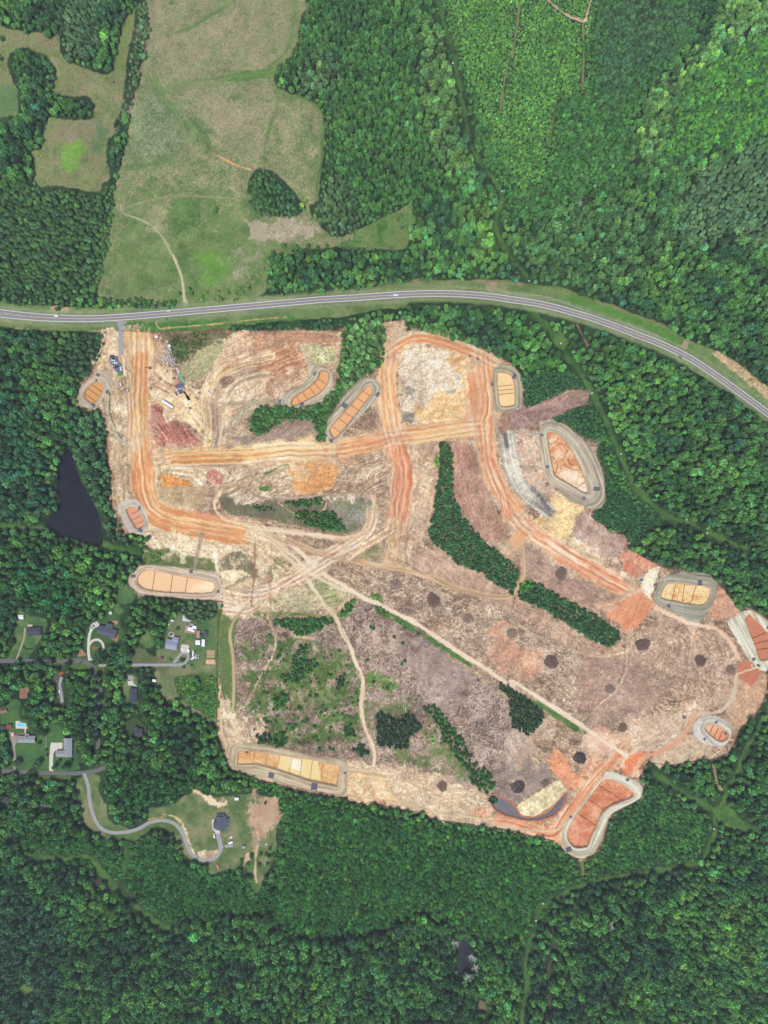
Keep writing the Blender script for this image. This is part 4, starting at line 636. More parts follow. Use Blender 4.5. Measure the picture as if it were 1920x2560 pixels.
# openings for local streets (the woods stand back from them)
for s_, wd in [('z0 -200,1262 560,1265 900,1285 1300,1265 1659,1262 z1 215,1272 290,1292 380,1350 460,1440 500,1560 A2 640,1090 650,1150 635,1250 622,1330 622,1430 640,1500', 8), ('z3 -100,1380 600,1410 1000,1430 1500,1440 A3 600,20 680,-10', 10), ('A2 850,992 1050,993', 9)]:
    stroke(s_, wd, [(84,98,60)], fe=4, jit=2, cls='lawn', tt=0)
for s_, r_ in [('B2 900,467',17),('B2 1150,570',21),('B2 1375,688',14),('C2 -2,785',16),('C2 256,970',18),('C2 320,400',17),('C2 846,860',20),('C2 1220,963',19),('C2 633,1146',15),('C2 716,1395',15),('C2 440,1590',17),('B3 1208,117',17),('C3 38,122',19)]:
    c_ = P(s_)[0]; q_ = np.array([(c_[0]+r_*math.cos(a)*random.uniform(.8, 1.3), c_[1]+r_*math.sin(a)*random.uniform(.8, 1.3)) for a in np.arange(0, 6.28, .5)]); fill(q_, [(150,126,108),(196,172,146),(224,204,178)], fe=8, jit=4, fine=.5, op=.75)
# relief under the pattern
BARE = np.isin(CL, [CNAMES.index(n) for n in CNAMES if n in ('bare_earth', 'haul_road')])
rough = (fbm(X/7, Y/7, 6, 3)-0.5)*0.9
Z += np.where(BARE, rough*0.55, rough*0.25)
for k, b in enumerate(BAS):
    m = CL == CID('floor:%d' % k); Z[m] = b['zf'] + (0 if b['wet'] else 1)*rough[m]*0.2
for nm in ('pond_water', 'muddy_pond_water', 'swamp_water'): Z[CL == CID(nm)] = -1.0

# --- paved strips (real sheets); the ground below them is levelled
def level(p, wid, z=-0.05):
    bb = box(p, wid/2+8); D, _, _ = dist_line(p, False, wid/2+6, bb); j0, j1, i0, i1 = bb
    k = sstep(wid/2+5, wid/2+2, D); zz = Z[j0:j1, i0:i1]; zz[:] = zz*(1-k)+z*k
HWYs = smooth(P(HWY), False, 2)
DRIVES = [  # name, label, path, width (units), finish
 ('local_street', 'z0 -200,1262 560,1265 900,1285 1300,1265 1659,1262 z1 215,1272 290,1292 380,1350 460,1440 500,1560 A2 640,1090 650,1150 635,1250 622,1330 622,1430 640,1500', 11, 'asph2'),
 ('local_street', 'z3 -200,1375 0,1390 600,1410 1000,1430 1500,1440 A3 600,25 680,-5', 10, 'asph2'),
 ('driveway', 'z1 365,1255 345,1100 343,950 352,800 375,680 430,570 490,510', 7, 'conc'),
 ('driveway', 'z1 355,930 420,850 510,822 590,850 640,920 650,1000 620,1065', 6, 'conc'),
 ('driveway', 'z1 385,1235 450,1200 500,1170 530,1125', 5, 'conc'),
 ('driveway', 'A3 545,35 570,110 578,180 590,260 615,330 650,385 700,412 750,420 830,413 900,392 960,358 1010,343 1065,340 1120,355 1160,390 1190,440 1215,510 1250,565 1300,593 1350,597 1400,578 1432,530 1430,490 1418,450 1410,415', 8.5, 'grav'),
 ('driveway', 'A2 640,995 860,991 z2 0,1347 200,1347 400,1345 560,1343 680,1300 745,1220 745,1140 690,1095 630,1100 570,1160 500,1250 440,1320', 7, 'grav'),
 ('driveway', 'z3 305,1385 300,1250 305,1100 295,950 285,800', 5.5, 'dgrav'), ('driveway', 'z0 340,1240 400,1080 450,930 500,790 525,570', 5, 'dgrav'),
 ('driveway', 'A2 400,1070 385,1120 395,1170 403,1235', 8, 'grav'), ('driveway', 'A2 640,1500 630,1560 655,1640', 9, 'asph2'), ('driveway', 'A2 630,1150 660,1090', 10, 'asph2')]
for nm, p, wd, fi in DRIVES: level(smooth(P(p), False, 3), wd)
level(HWYs, 22); level(P('A1 783,430 783,500 785,600 790,640'), 20)
# ------------------------------------------------------------------ materials
def lin(c):
    c = np.asarray(c, np.float32); return np.where(c <= 0.04045, c/12.92, ((c+0.055)/1.055)**2.4)
def L3(c, k=0.62): v = lin(np.array(c)/255)*k; return (float(v[0]), float(v[1]), float(v[2]), 1)
def mat(name, base=None, rough=0.9, metal=0.0, attr=None, atype='GEOMETRY', var=0.0, vscale=1.0, bump=0.0, bscale=1.0, spec=0.3, wave=None, col2=None, obj=False):
    m = bpy.data.materials.new(name); m.use_nodes = True; n = m.node_tree.nodes; l = m.node_tree.links; b = n['Principled BSDF']
    b.inputs['Roughness'].default_value = rough; b.inputs['Metallic'].default_value = metal; b.inputs['Specular IOR Level'].default_value = spec
    tc = n.new('ShaderNodeTexCoord')
    if attr:
        a = n.new('ShaderNodeAttribute'); a.attribute_name = attr; a.attribute_type = atype; src = a.outputs['Color']
    else:
        r = n.new('ShaderNodeRGB'); r.outputs[0].default_value = base; src = r.outputs[0]
    if var or col2:
        ns = n.new('ShaderNodeTexNoise'); ns.inputs['Scale'].default_value = vscale; ns.inputs['Detail'].default_value = 5; ns.inputs['Roughness'].default_value = 0.65
        l.new(tc.outputs['Object'], ns.inputs['Vector'])
        mr = n.new('ShaderNodeMapRange'); mr.inputs[1].default_value = 0.3; mr.inputs[2].default_value = 0.7; mr.inputs[3].default_value = 1-var; mr.inputs[4].default_value = 1+var
        l.new(ns.outputs[0], mr.inputs[0])
        mx = n.new('ShaderNodeVectorMath'); mx.operation = 'SCALE'; l.new(src, mx.inputs[0]); l.new(mr.outputs[0], mx.inputs['Scale']); src = mx.outputs[0]
        if col2:
            mm = n.new('ShaderNodeMix'); mm.data_type = 'RGBA'; l.new(ns.outputs[0], mm.inputs[0]); l.new(src, mm.inputs[6]); mm.inputs[7].default_value = col2; src = mm.outputs[2]
    if wave:
        wv = n.new('ShaderNodeTexWave'); wv.inputs['Scale'].default_value = wave; wv.inputs['Distortion'].default_value = 0.5; l.new(tc.outputs['Object'], wv.inputs[0])
        mr = n.new('ShaderNodeMapRange'); mr.inputs[3].default_value = 0.88; mr.inputs[4].default_value = 1.08; l.new(wv.outputs[1], mr.inputs[0])
        mx = n.new('ShaderNodeVectorMath'); mx.operation = 'SCALE'; l.new(src, mx.inputs[0]); l.new(mr.outputs[0], mx.inputs['Scale']); src = mx.outputs[0]
    l.new(src, b.inputs['Base Color'])
    if bump:
        nb = n.new('ShaderNodeTexNoise'); nb.inputs['Scale'].default_value = bscale; nb.inputs['Detail'].default_value = 4; l.new(tc.outputs['Object'], nb.inputs['Vector'])
        bp = n.new('ShaderNodeBump'); bp.inputs['Strength'].default_value = 1; bp.inputs['Distance'].default_value = bump
        l.new(nb.outputs[0], bp.inputs['Height']); l.new(bp.outputs[0], b.inputs['Normal'])
    return m
M = {}
M['soil'] = mat('soil_and_grass', attr='Col', rough=0.95, spec=0.15, var=0.10, vscale=0.55, bump=0.35, bscale=0.7)
M['mud'] = mat('muddy_water', attr='Col', rough=0.35, spec=0.3)
M['pond'] = mat('dark_pond_water', base=(0.005, 0.006, 0.012, 1), rough=0.12, spec=0.22, var=0.3, vscale=0.05, bump=0.03, bscale=0.25)
M['asph'] = mat('asphalt', base=L3((134, 135, 138)), rough=0.9, var=0.10, vscale=0.12, bump=0.02, bscale=3)
M['asph2'] = mat('worn_asphalt', base=L3((104, 106, 104)), rough=0.9, var=0.12, vscale=0.1)
M['shoulder'] = mat('pale_shoulder_gravel', base=L3((168, 168, 162)), rough=0.95, var=0.10, vscale=0.7)
M['white'] = mat('white_road_paint', base=(0.62, 0.62, 0.6, 1), rough=0.7, var=0.12, vscale=1.2)
M['yellow'] = mat('yellow_road_paint', base=(0.62, 0.42, 0.22, 1), rough=0.7, var=0.12, vscale=1.2)
M['conc'] = mat('concrete', base=L3((212, 204, 192)), rough=0.9, var=0.08, vscale=0.3)
M['grav'] = mat('grey_gravel', base=L3((160, 160, 160)), rough=0.95, var=0.12, vscale=0.5)
M['dgrav'] = mat('tan_gravel', base=L3((160, 148, 132)), rough=0.95, var=0.16, vscale=0.5)
def paint(nm, c, rough=0.45, **k): M[nm] = mat(nm, base=L3(c), rough=rough, **k); return M[nm]
paint('roof_slate', (84, 90, 104), 0.9, var=0.14, vscale=1.2); paint('roof_grey', (150, 155, 162), 0.9, var=0.12, vscale=1.2); paint('roof_dark', (70, 72, 86), 0.9, var=0.14, vscale=1.2)
paint('roof_brown', (150, 112, 96), 0.9, var=0.14, vscale=1.2); paint('roof_red', (150, 70, 66), 0.9, var=0.12, vscale=1.2); paint('roof_white', (236, 236, 238), 0.6, var=0.05, vscale=1); paint('roof_blue', (150, 158, 180), 0.8, var=0.1, vscale=1)
paint('siding', (196, 190, 180), 0.8, var=0.08, vscale=1); paint('brick', (156, 106, 90), 0.9, var=0.15, vscale=2); paint('chimney', (140, 110, 98), 0.9)
paint('white_paint', (240, 240, 242)); paint('black_paint', (34, 34, 40)); paint('grey_paint', (130, 134, 142)); paint('silver_paint', (190, 194, 200)); paint('red_paint', (190, 50, 58)); paint('blue_paint', (60, 76, 120)); paint('yellow_paint', (232, 190, 60)); paint('green_paint', (44, 160, 88)); paint('teal_plastic', (70, 214, 176)); paint('rust_paint', (150, 96, 70))
paint('glass', (30, 34, 42), 0.1); paint('tyre', (30, 30, 32), 0.9); paint('steel', (110, 112, 118), 0.5); paint('blue_pipe', (108, 122, 150), 0.5); paint('black_pipe', (28, 28, 32), 0.6); paint('ring_concrete', (226, 226, 222), 0.9, var=0.06, vscale=2)
paint('fabric_grey', (104, 112, 126), 0.9, var=0.12, vscale=1.0); paint('baffle', (156, 98, 66), 0.9); paint('baffle_tan', (196, 142, 92), 0.9); paint('charred', (70, 54, 50), 0.95, var=0.4, vscale=0.5, col2=L3((150,120,104))); paint('branch', (150, 124, 106), 0.95, var=0.3, vscale=1); paint('branch_dark', (112, 92, 82), 0.95, var=0.3, vscale=1); paint('dead_wood', (226, 220, 212), 0.9, var=0.1, vscale=1)
paint('wood_pole', (150, 140, 128), 0.9); paint('deck_wood', (176, 150, 130), 0.9, var=0.1, vscale=1); paint('pool_deck', (226, 200, 182), 0.8, var=0.05, vscale=1); paint('galv', (200, 202, 204), 0.5); paint('silt', (122, 74, 62), 0.9); paint('ash', (104, 84, 76), 0.95, var=0.45, vscale=0.45, col2=L3((196,172,152))); paint('tarp', (190, 198, 212), 0.6); paint('plank', (222, 180, 140), 0.8, var=0.1, vscale=2)
paint('dark_floor', (80, 80, 76), 0.9)
M['pool'] = mat('pool_water', base=(0.02, 0.45, 0.6, 1), rough=0.1, var=0.1, vscale=0.5)
M['trunk'] = mat('bark', base=(0.09, 0.07, 0.05, 1), rough=0.95, var=0.2, vscale=2)

# ------------------------------------------------------------------ object helpers
def link(o, parent=None):
    COL.objects.link(o)
    if parent: o.parent = parent
    return o
def tag(o, label=None, cat=None, group=None, kind=None):
    if label: o['label'] = label
    if cat: o['category'] = cat
    if group: o['group'] = group
    if kind: o['kind'] = kind
    return o
def empty(name, x, y, z=0, rz=0): o = bpy.data.objects.new(name, None); o.location = (x, y, z); o.rotation_euler = (0, 0, rz); return link(o)
class MB:
    def __init__(s): s.v = []; s.f = []
    def add(s, v, f): n = len(s.v); s.v += [tuple(q) for q in v]; s.f += [tuple(n+i for i in q) for q in f]; return s
    def box(s, cx, cy, cz, lx, ly, lz, rz=0, top=1.0, ry=0.0):
        v = []
        for z, k in ((-.5, 1), (.5, top)):
            for x, y in ((-.5, -.5), (.5, -.5), (.5, .5), (-.5, .5)):
                a, b, c = x*lx*k, y*ly*k, z*lz
                if ry: a, c = a*math.cos(ry)+c*math.sin(ry), -a*math.sin(ry)+c*math.cos(ry)
                v.append((cx+a*math.cos(rz)-b*math.sin(rz), cy+a*math.sin(rz)+b*math.cos(rz), cz+c))
        return s.add(v, [(3,2,1,0),(4,5,6,7),(0,1,5,4),(1,2,6,5),(2,3,7,6),(3,0,4,7)])
    def prism(s, pts, z0, z1):
        n = len(pts); v = [(x, y, z0) for x, y in pts]+[(x, y, z1) for x, y in pts]
        return s.add(v, [tuple(range(n))[::-1], tuple(range(n, 2*n))]+[(i, (i+1) % n, n+(i+1) % n, n+i) for i in range(n)])
    def tube(s, a, b, r, n=8, r2=None, caps=True):
        a = Vector(a); b = Vector(b); d = (b-a).normalized(); u = d.orthogonal().normalized(); w_ = d.cross(u); r2 = r if r2 is None else r2; v = []
        for p, q in ((a, r), (b, r2)):
            for i in range(n): t = 2*math.pi*i/n; v.append(p+(u*math.cos(t)+w_*math.sin(t))*q)
        f = [(i, (i+1) % n, n+(i+1) % n, n+i) for i in range(n)]
        if caps: f += [tuple(range(n))[::-1], tuple(range(n, 2*n))]
        return s.add(v, f)
    def ring(s, cx, cy, z0, z1, r0, r1, n=16):
        v = []
        for z, r in ((z0, r1), (z1, r1), (z1, r0), (z0, r0)):
            v += [(cx+r*math.cos(2*math.pi*i/n), cy+r*math.sin(2*math.pi*i/n), z) for i in range(n)]
        return s.add(v, [(k*n+i, k*n+(i+1) % n, ((k+1) % 4)*n+(i+1) % n, ((k+1) % 4)*n+i) for k in range(4) for i in range(n)])
    def ribbon(s, pts, h, t):           # thin standing fence along a path: pts (x,y,z)
        n = len(pts); v = []; f = []
        for i, (x, y, z) in enumerate(pts):
            a = pts[max(i-1, 0)]; b = pts[min(i+1, n-1)]; dx, dy = b[0]-a[0], b[1]-a[1]; l = math.hypot(dx, dy) or 1; nx, ny = -dy/l*t/2, dx/l*t/2
            v += [(x-nx, y-ny, z-.2), (x+nx, y+ny, z-.2), (x+nx, y+ny, z+h), (x-nx, y-ny, z+h)]
        for i in range(n-1):
            for k in range(4): f.append((4*i+k, 4*i+(k+1) % 4, 4*i+4+(k+1) % 4, 4*i+4+k))
        return s.add(v, f+[(0, 1, 2, 3), (4*n-1, 4*n-2, 4*n-3, 4*n-4)])
    def mesh(s, name, m):
        me = bpy.data.meshes.new(name); me.from_pydata([tuple(map(float, q)) for q in s.v], [], s.f); me.update()
        me.materials.append(M[m] if isinstance(m, str) else m); return me
    def build(s, name, m, parent=None, loc=None, rz=0):
        o = bpy.data.objects.new(name, s.mesh(name, m))
        if loc: o.location = loc; o.rotation_euler = (0, 0, rz)
        return link(o, parent)
def zat(px, py):
    i = min(max(int((px-PX0)/GS), 0), W-1); j = min(max(int((py-PY0)/GS), 0), HH-1); return float(Z[j, i])
def at(s, h=0.0):
    """survey point of something seen h metres up -> its foot on the ground"""
    p = P(s)[0]; k = 1-h/H_CAM; return (960+(p[0]-960)*k, 1280+(p[1]-1280)*k)
def W3(px, py, dz=0): return (wx(px), wy(py), zat(px, py)+dz)
def copy_tree(o, parent=None):
    c = o.copy(); COL.objects.link(c); c.parent = parent
    for ch in o.children: copy_tree(ch, c)
    return c

# ------------------------------------------------------------------ the ground sheets, cut from one survey grid
lum_ = (C@np.array([.3, .59, .11], np.float32))[..., None]; C = lum_+(C-lum_)*1.12
Cl = lin(np.clip(C, 0, 1))*K_GROUND
print('classes', CNAMES)
Cell = CL[:-1, :-1]
WX = (X-960)*U; WY = (1280-Y)*U
def sheet(name, ids, m, parent=None, z=None):
    mask = np.isin(Cell, ids)
    if not mask.any(): return None
    jj, ii = np.nonzero(mask); a = jj*W+ii
    q = np.stack([a+W, a+W+1, a+1, a], 1)
    u, inv = np.unique(q.ravel(), return_inverse=True)
    me = bpy.data.meshes.new(name); nv = len(u); nf = len(q)
    co = np.empty((nv, 3), np.float32); co[:, 0] = WX.ravel()[u]; co[:, 1] = WY.ravel()[u]; co[:, 2] = Z.ravel()[u] if z is None else z
    me.vertices.add(nv); me.vertices.foreach_set('co', co.ravel())
    me.loops.add(nf*4); me.loops.foreach_set('vertex_index', inv.astype(np.int32).ravel())
    me.polygons.add(nf); me.polygons.foreach_set('loop_start', np.arange(0, nf*4, 4, dtype=np.int32)); me.polygons.foreach_set('loop_total', np.full(nf, 4, np.int32))
    me.polygons.foreach_set('use_smooth', np.ones(nf, bool))
    me.update(calc_edges=True)
    ca = me.color_attributes.new('Col', 'FLOAT_COLOR', 'POINT'); c4 = np.ones((nv, 4), np.float32); c4[:, :3] = Cl.reshape(-1, 3)[u]; ca.data.foreach_set('color', c4.ravel())
    me.materials.append(M[m]); o = bpy.data.objects.new(name, me); return link(o, parent)
for n_ in CNAMES:
    if ':' in n_: continue
    m_ = {'pond_water': 'pond', 'swamp_water': 'pond', 'muddy_pond_water': 'mud'}.get(n_, 'soil')
    o = sheet(n_, [CNAMES.index(n_)], m_)
    if o: tag(o, kind='structure')
# land beyond the survey, out to the horizon
fx0, fx1, fy0, fy1 = wx(xs[0]), wx(xs[-1]), wy(ys[0]), wy(ys[-1]); R = 9000
g = MB(); g.add([(-R,R,0),(fx0,fy0,0),(fx1,fy0,0),(R,R,0),(R,-R,0),(fx1,fy1,0),(fx0,fy1,0),(-R,-R,0)], [(0,1,2,3),(3,2,5,4),(4,5,6,7),(7,6,1,0)])
M['far'] = mat('far_woodland_ground', base=L3((52, 74, 48)), var=0.25, vscale=0.02); tag(g.build('terrain', 'far'), kind='structure')
# ------------------------------------------------------------------ basins with their baffles and outlet pads
BPARTS = [  # baffles then pads (centre, size units, angle)
 (['pk 240,828 395,940', 'pk 195,885 345,990', 'pk 155,950 300,1055'], ['pk 340,715 9 7 20', 'pk 460,930 7 9 0', 'pk 280,1105 10 7 30', 'pk 320,785 5 7 10']),
 (['A2 845,15 895,-5', 'A2 860,50 912,25', 'A2 872,82 928,58'], ['A2 912,118 11 9 20', 'A2 905,-25 5 11 20']),
 (['B1 262,903 282,955', 'B1 300,878 330,925', 'B1 345,848 380,897', 'B1 378,825 420,868', 'B1 400,792 450,828'], ['B1 380,765 6 9 20', 'B1 298,965 9 11 15', 'B1 155,945 7 11 5']),
 (['B1 495,1103 548,1145', 'B1 540,1055 590,1092', 'B1 572,1015 632,1047', 'B1 608,960 668,1003', 'B1 648,915 702,952', 'B1 688,872 738,908'], ['B1 575,970 14 12 30', 'B1 788,898 8 12 30', 'B1 488,1197 10 9 40']),
 (['b5 665,1305 1055,1265', 'b5 685,1415 1090,1375', 'b5 700,1515 1105,1475'], ['b5 1092,1050 9 13 20', 'b5 530,1250 7 9 0']),
 (['r6 610,670 585,720 545,760 490,782', 'r6 725,850 690,920 678,990 700,1060 780,1105 890,1117', 'r6 772,908 738,975 745,1020 790,1048 872,1046', 'r6 510,940 570,985 592,1040 588,1110 560,1170', 'r6 850,1345 880,1310 950,1275'], ['r6 385,665 7 7 0', 'r6 455,1075 8 8 0', 'r6 928,1482 8 8 0', 'r6 1092,1360 16 10 5']),
 (['r7 300,108 240,378', 'r7 432,122 395,395', 'r7 600,145 508,435'], ['r7 645,98 10 13 0', 'r7 180,440 9 8 20']),
 (['r7 1370,955 1659,835 1720,815', 'r7 1400,1035 1500,1000 1720,950', 'r7 1450,1122 1550,1092 1720,1070'], ['r7 1440,1230 8 8 10', 'r7 1512,1322 9 6 20', 'r7 1655,755 6 11 30']),
 (['C2 1308,1385 1285,1435', 'C2 1340,1402 1315,1458', 'C2 1370,1420 1345,1475'], ['C2 1395,1435 12 8 -15', 'C2 1320,1360 7 6 0', 'C2 1245,1470 6 6 30']),
 (['r0 860,683 1050,800 1243,942', 'r0 725,877 1002,1072', 'r0 575,1080 700,1160 868,1283'], ['r0 1262,600 8 7 0', 'r0 482,1120 7 7 0', 'r0 450,1562 14 12 -20']),
 (['B3 75,-92 60,-8', 'B3 155,-80 135,8', 'B3 232,-66 212,35', 'B3 298,-58 282,58', 'B3 365,-48 348,78', 'B3 435,-34 418,92', 'B3 -10,-100 -20,-36'], ['B3 100,45 14 14 10', 'B3 378,117 16 17 5', 'B3 575,30 6 6 0', 'B3 -60,-105 8 6 0']),
 (['A2 1003,385 985,507', 'A2 1118,405 1102,515', 'A2 1214,427 1197,522'], ['A2 865,415 12 8 0', 'A2 1240,385 9 9 0', 'A2 1415,515 7 7 0'])]
for k, b in enumerate(BAS):
    c0 = b['floor'].mean(0); t = empty('sediment_basin', wx(c0[0]), wy(c0[1]), 0); tag(t, b['label'], 'basin', 'sediment basins on the building site')
    inv = (-t.location.x, -t.location.y, 0)
    for nm, cl, m_ in (('berm', 'berm:%d' % k, 'soil'), ('water' if b['wet'] else 'floor', 'floor:%d' % k, 'mud' if b['wet'] else 'soil')):
        o = sheet(nm, [CID(cl)], m_, t)
        if o: o.location = inv
    bf, pads = BPARTS[k]
    for s_ in bf:
        p = smooth(P(s_), False, 4) if len(s_.split()) > 3 else P(s_); q = []
        if len(p) == 2: p = np.array([p[0]+(p[1]-p[0])*i/8 for i in range(9)])
        for i, (x, y) in enumerate(p): q.append((wx(x)-t.location.x, wy(y)-t.location.y, b['zf']+0.3+0.04*math.sin(i)))
        mb = MB(); mb.ribbon(q, 0.6, 0.42)
        for i in range(0, len(q), 2): mb.box(q[i][0], q[i][1], q[i][2]+0.2, 0.12, 0.12, 1.1)
        mb.build('baffle', 'baffle', t)
    for s_ in pads:
        a, b_, lx, ly, an = s_.split()[0], s_.split()[1], *map(float, s_.split()[2:]); (x, y) = at(a+' '+b_); z = zat(x, y)
        mb = MB(); lx *= U; ly *= U; nx, ny = max(2, int(lx/1)), max(2, int(ly/1)); ca, sa = math.cos(math.radians(-an)), math.sin(math.radians(-an))
        for i in range(nx):
            for j in range(ny):
                u_, v_ = (i+.5)/nx-.5, (j+.5)/ny-.5; X_, Y_ = u_*lx, v_*ly; rr = random.uniform(.9, 1.12)
                mb.box(wx(x)-t.location.x+X_*ca-Y_*sa, wy(y)-t.location.y+X_*sa+Y_*ca, z+0.15, lx/nx*rr, ly/ny*rr, 0.5+random.uniform(0, .3), math.radians(-an)+random.uniform(-.15, .15), 0.7)
        mb.build('outlet_pad', 'fabric_grey', t)
# ------------------------------------------------------------------ roads
def strip_mesh(p, wid, z, name, m, parent=None, off=0.0, dash=None):
    p = np.asarray(p, float); n = len(p); d = np.gradient(p, axis=0); d /= np.linalg.norm(d, axis=1)[:, None]; nr = np.stack([-d[:, 1], d[:, 0]], 1)
    wd = np.broadcast_to(wid, (n,)); of = np.broadcast_to(off, (n,)); mb = MB(); v = []; f = []
    for i in range(n):
        for s in (-.5, .5):
            q = p[i]+nr[i]*(of[i]+s*wd[i]); v.append((wx(q[0]), wy(q[1]), z))
    f = [(2*i, 2*i+1, 2*i+3, 2*i+2) for i in range(n-1)]
    mb.add(v, f); return mb.build(name, m, parent)
hp = HWYs; hw = np.interp(hp[:, 0], [0, 200, 400], [19.0, 15.6, 15.0])
tag(strip_mesh(hp, hw+2.0, 0.03, 'road_shoulder', 'shoulder'), kind='structure')
tag(strip_mesh(hp, hw, 0.09, 'road', 'asph'), kind='structure')
for s in (-1, 1): tag(strip_mesh(hp, 0.8, 0.13, 'road_edge_line', 'white', off=s*(hw/2-0.5)), kind='structure')
split = np.interp(hp[:, 0], [0, 110, 130], [2.3, 0.75, 0.45])
for s in (-1, 1): tag(strip_mesh(hp, 0.45, 0.13, 'road_centre_line', 'yellow', off=s*split), kind='structure')
mb = MB()
for s_ in ('rd 100,350 155,390', 'rd 365,390 410,415', 'rd 630,418 662,440'):
    q = P(s_); mb.tube((wx(q[0][0]), wy(q[0][1]), .13), (wx(q[1][0]), wy(q[1][1]), .13), 0.3, 4)
tag(mb.build('road_hatching', 'yellow'), kind='structure')
mb = MB(); q = P('A1 735,422 760,430 768,470 768,560 772,640 803,640 800,560 797,480 800,450 822,425'); mb.add([(wx(a), wy(b), .06) for a, b in q], [tuple(range(len(q)))[::-1]]); tag(mb.build('site_access_road', 'grav'), kind='structure')
mb = MB(); q = P('pk 485,480 520,455 600,470 610,540 650,570 660,680 600,690 550,650 510,580'); mb.add([(wx(a), wy(b), .16) for a, b in q], [tuple(range(len(q)))[::-1]]); tag(mb.build('gravel_car_park', 'fabric_grey'), kind='structure')
for i, (nm, p, wd, fi) in enumerate(DRIVES): tag(strip_mesh(smooth(P(p), False, 4), wd, 0.05+0.012*i, nm, fi), kind='structure')
for nm, s_, m_ in (('driveway', 'z3 1060,800 1300,800 1290,975 1190,950 1130,980 1108,1040 1100,1200 1110,1390 1020,1385 1025,1100 1040,900', 'conc'), ('driveway', 'z1 400,500 520,435 570,490 540,560 500,560 460,600 410,600 370,640 380,540', 'conc'), ('driveway', 'z3 190,560 240,590 340,590 355,660 345,820 320,860 260,860 230,760', 'dgrav'),
    ('driveway', 'z5 440,935 530,935 580,1140 600,1190 560,1250 500,1220 485,1100', 'grav'), ('patio', 'z5 370,680 410,655 420,690 398,720 400,840 430,858 530,880 530,940 445,940 430,890 385,850', 'conc'), ('patio', 'z5 680,640 710,630 725,712 680,712', 'conc'), ('driveway', 'z5 590,1160 690,1130 770,1120 775,1190 640,1200', 'grav'),
    ('driveway', 'A2 830,1060 865,1060 865,1090 830,1095', 'grav'), ('patio', 'h3 470,235 620,235 640,330 780,460 640,400 470,390', 'conc'), ('driveway', 'z2 610,930 640,915 770,940 770,1080 640,1090 590,1060', 'conc')):
    q = P(s_); mb = MB(); mb.add([(wx(a), wy(b), .27) for a, b in q], [tuple(range(len(q)))[::-1]]); tag(mb.build(nm, m_), kind='structure')
# ------------------------------------------------------------------ buildings
def house(name, label, cat, pos, wings, roof='roof_slate', wall='siding', h=3.0, chim=None, group=None, pitch=0.42, windows=True):
    """wings: (dx, dy, length, width, turn) in metres and degrees clockwise, ridge along the length"""
    px, py = at(pos, h+1); t = empty(name, wx(px), wy(py), max(zat(px, py), -0.2)); tag(t, label, cat, group)
    wl = MB(); rf = MB(); wn = []
    for k, (dx, dy, lx, ly, an) in enumerate(wings):
        a = math.radians(-an); hh = h-0.12*k; wl.box(dx, -dy, hh/2, lx-0.8, ly-0.8, hh, a)
        rise = ly/2*pitch; ca, sa = math.cos(a), math.sin(a); v = []
        for z, s in ((hh-.15, 1), (hh+.05, 1)):
            for x, y, zz in ((-lx/2, -ly/2, 0), (lx/2, -ly/2, 0), (lx/2, 0, rise), (lx/2, ly/2, 0), (-lx/2, ly/2, 0), (-lx/2, 0, rise)):
                v.append((dx+x*ca-y*sa, -dy+x*sa+y*ca, z+zz))
        rf.add(v, [(6,7,8,11), (8,9,10,11), (0,5,2,1), (2,5,4,3), (0,1,7,6), (3,4,10,9), (1,2,8,7), (2,3,9,8), (4,5,11,10), (5,0,6,11)])
        wl.add([(dx+x*ca-y*sa, -dy+x*sa+y*ca, z) for x, y, z in ((-lx/2+.4, -ly/2+.4, hh), (-lx/2+.4, ly/2-.4, hh), (-lx/2+.4, 0, hh+rise*.9), (lx/2-.4, -ly/2+.4, hh), (lx/2-.4, ly/2-.4, hh), (lx/2-.4, 0, hh+rise*.9))], [(0,1,2),(3,5,4)])
        if windows:
            for s in (-1, 1):
                for i in range(max(1, int(lx/4))):
                    x = -lx/2+lx*(i+.5)/max(1, int(lx/4)); y = s*(ly/2-.38)
                    wn.append((dx+x*ca-y*sa, -dy+x*sa+y*ca, hh*.55, a))
    wl.build('wall', wall, t); r = rf.build('roof', roof, t)
    for x_, y_, z_, a_ in wn: MB().box(0, 0, 0, 1.3, .08, 1.2).build('window', 'glass', t, (x_, y_, z_), a_)
    if chim:
        for (dx, dy) in chim: MB().box(dx, -dy, h+1.6, 0.9, 0.9, 2.6).build('chimney', 'chimney', r)
    return t
G_H = 'houses among the trees at lower left'
house('house', 'slate blue roofed house with a white deck, beside the long two-rut drive', 'house', 'z0 700,650', [(0,0,17,10,0), (-5,3.2,6,6,90), (6,2.5,5.5,6,90)], 'roof_dark', chim=[(-3,-2)], group=G_H)
def thing(mb, name, m, label, cat, pos, rz=0, group=None, h=0.0):
    px, py = at(pos, h); o = mb.build(name, m, None, (wx(px), wy(py), zat(px, py)), math.radians(-rz)); return tag(o, label, cat, group)
def deck(lx, ly, z=1.2):
    mb = MB(); n = max(3, int(lx/.5))
    for i in range(n): mb.box(-lx/2+(i+.5)*lx/n, 0, z, lx/n*.93, ly, .12)
    for x in (-1, 1):
        for y in (-1, 1): mb.box(x*(lx/2-.2), y*(ly/2-.2), z/2, .2, .2, z)
    return mb
thing(deck(6,3), 'wooden_deck', 'pool_deck', 'pale wooden deck against the north wall of the slate roofed house by the two-rut drive', 'deck', 'z0 635,530')
def shed(label, pos, lx, ly, an, roof='roof_white', wall='siding', h=2.4, group=None, cat='shed', pitch=.2): return house('shed', label, cat, pos, [(0,0,lx,ly,an)], roof, wall, h, None, group, pitch, False)
shed('white roofed metal shed in the clearing corner north of the two-rut drive house', 'z0 420,355', 7, 5.5, 0)
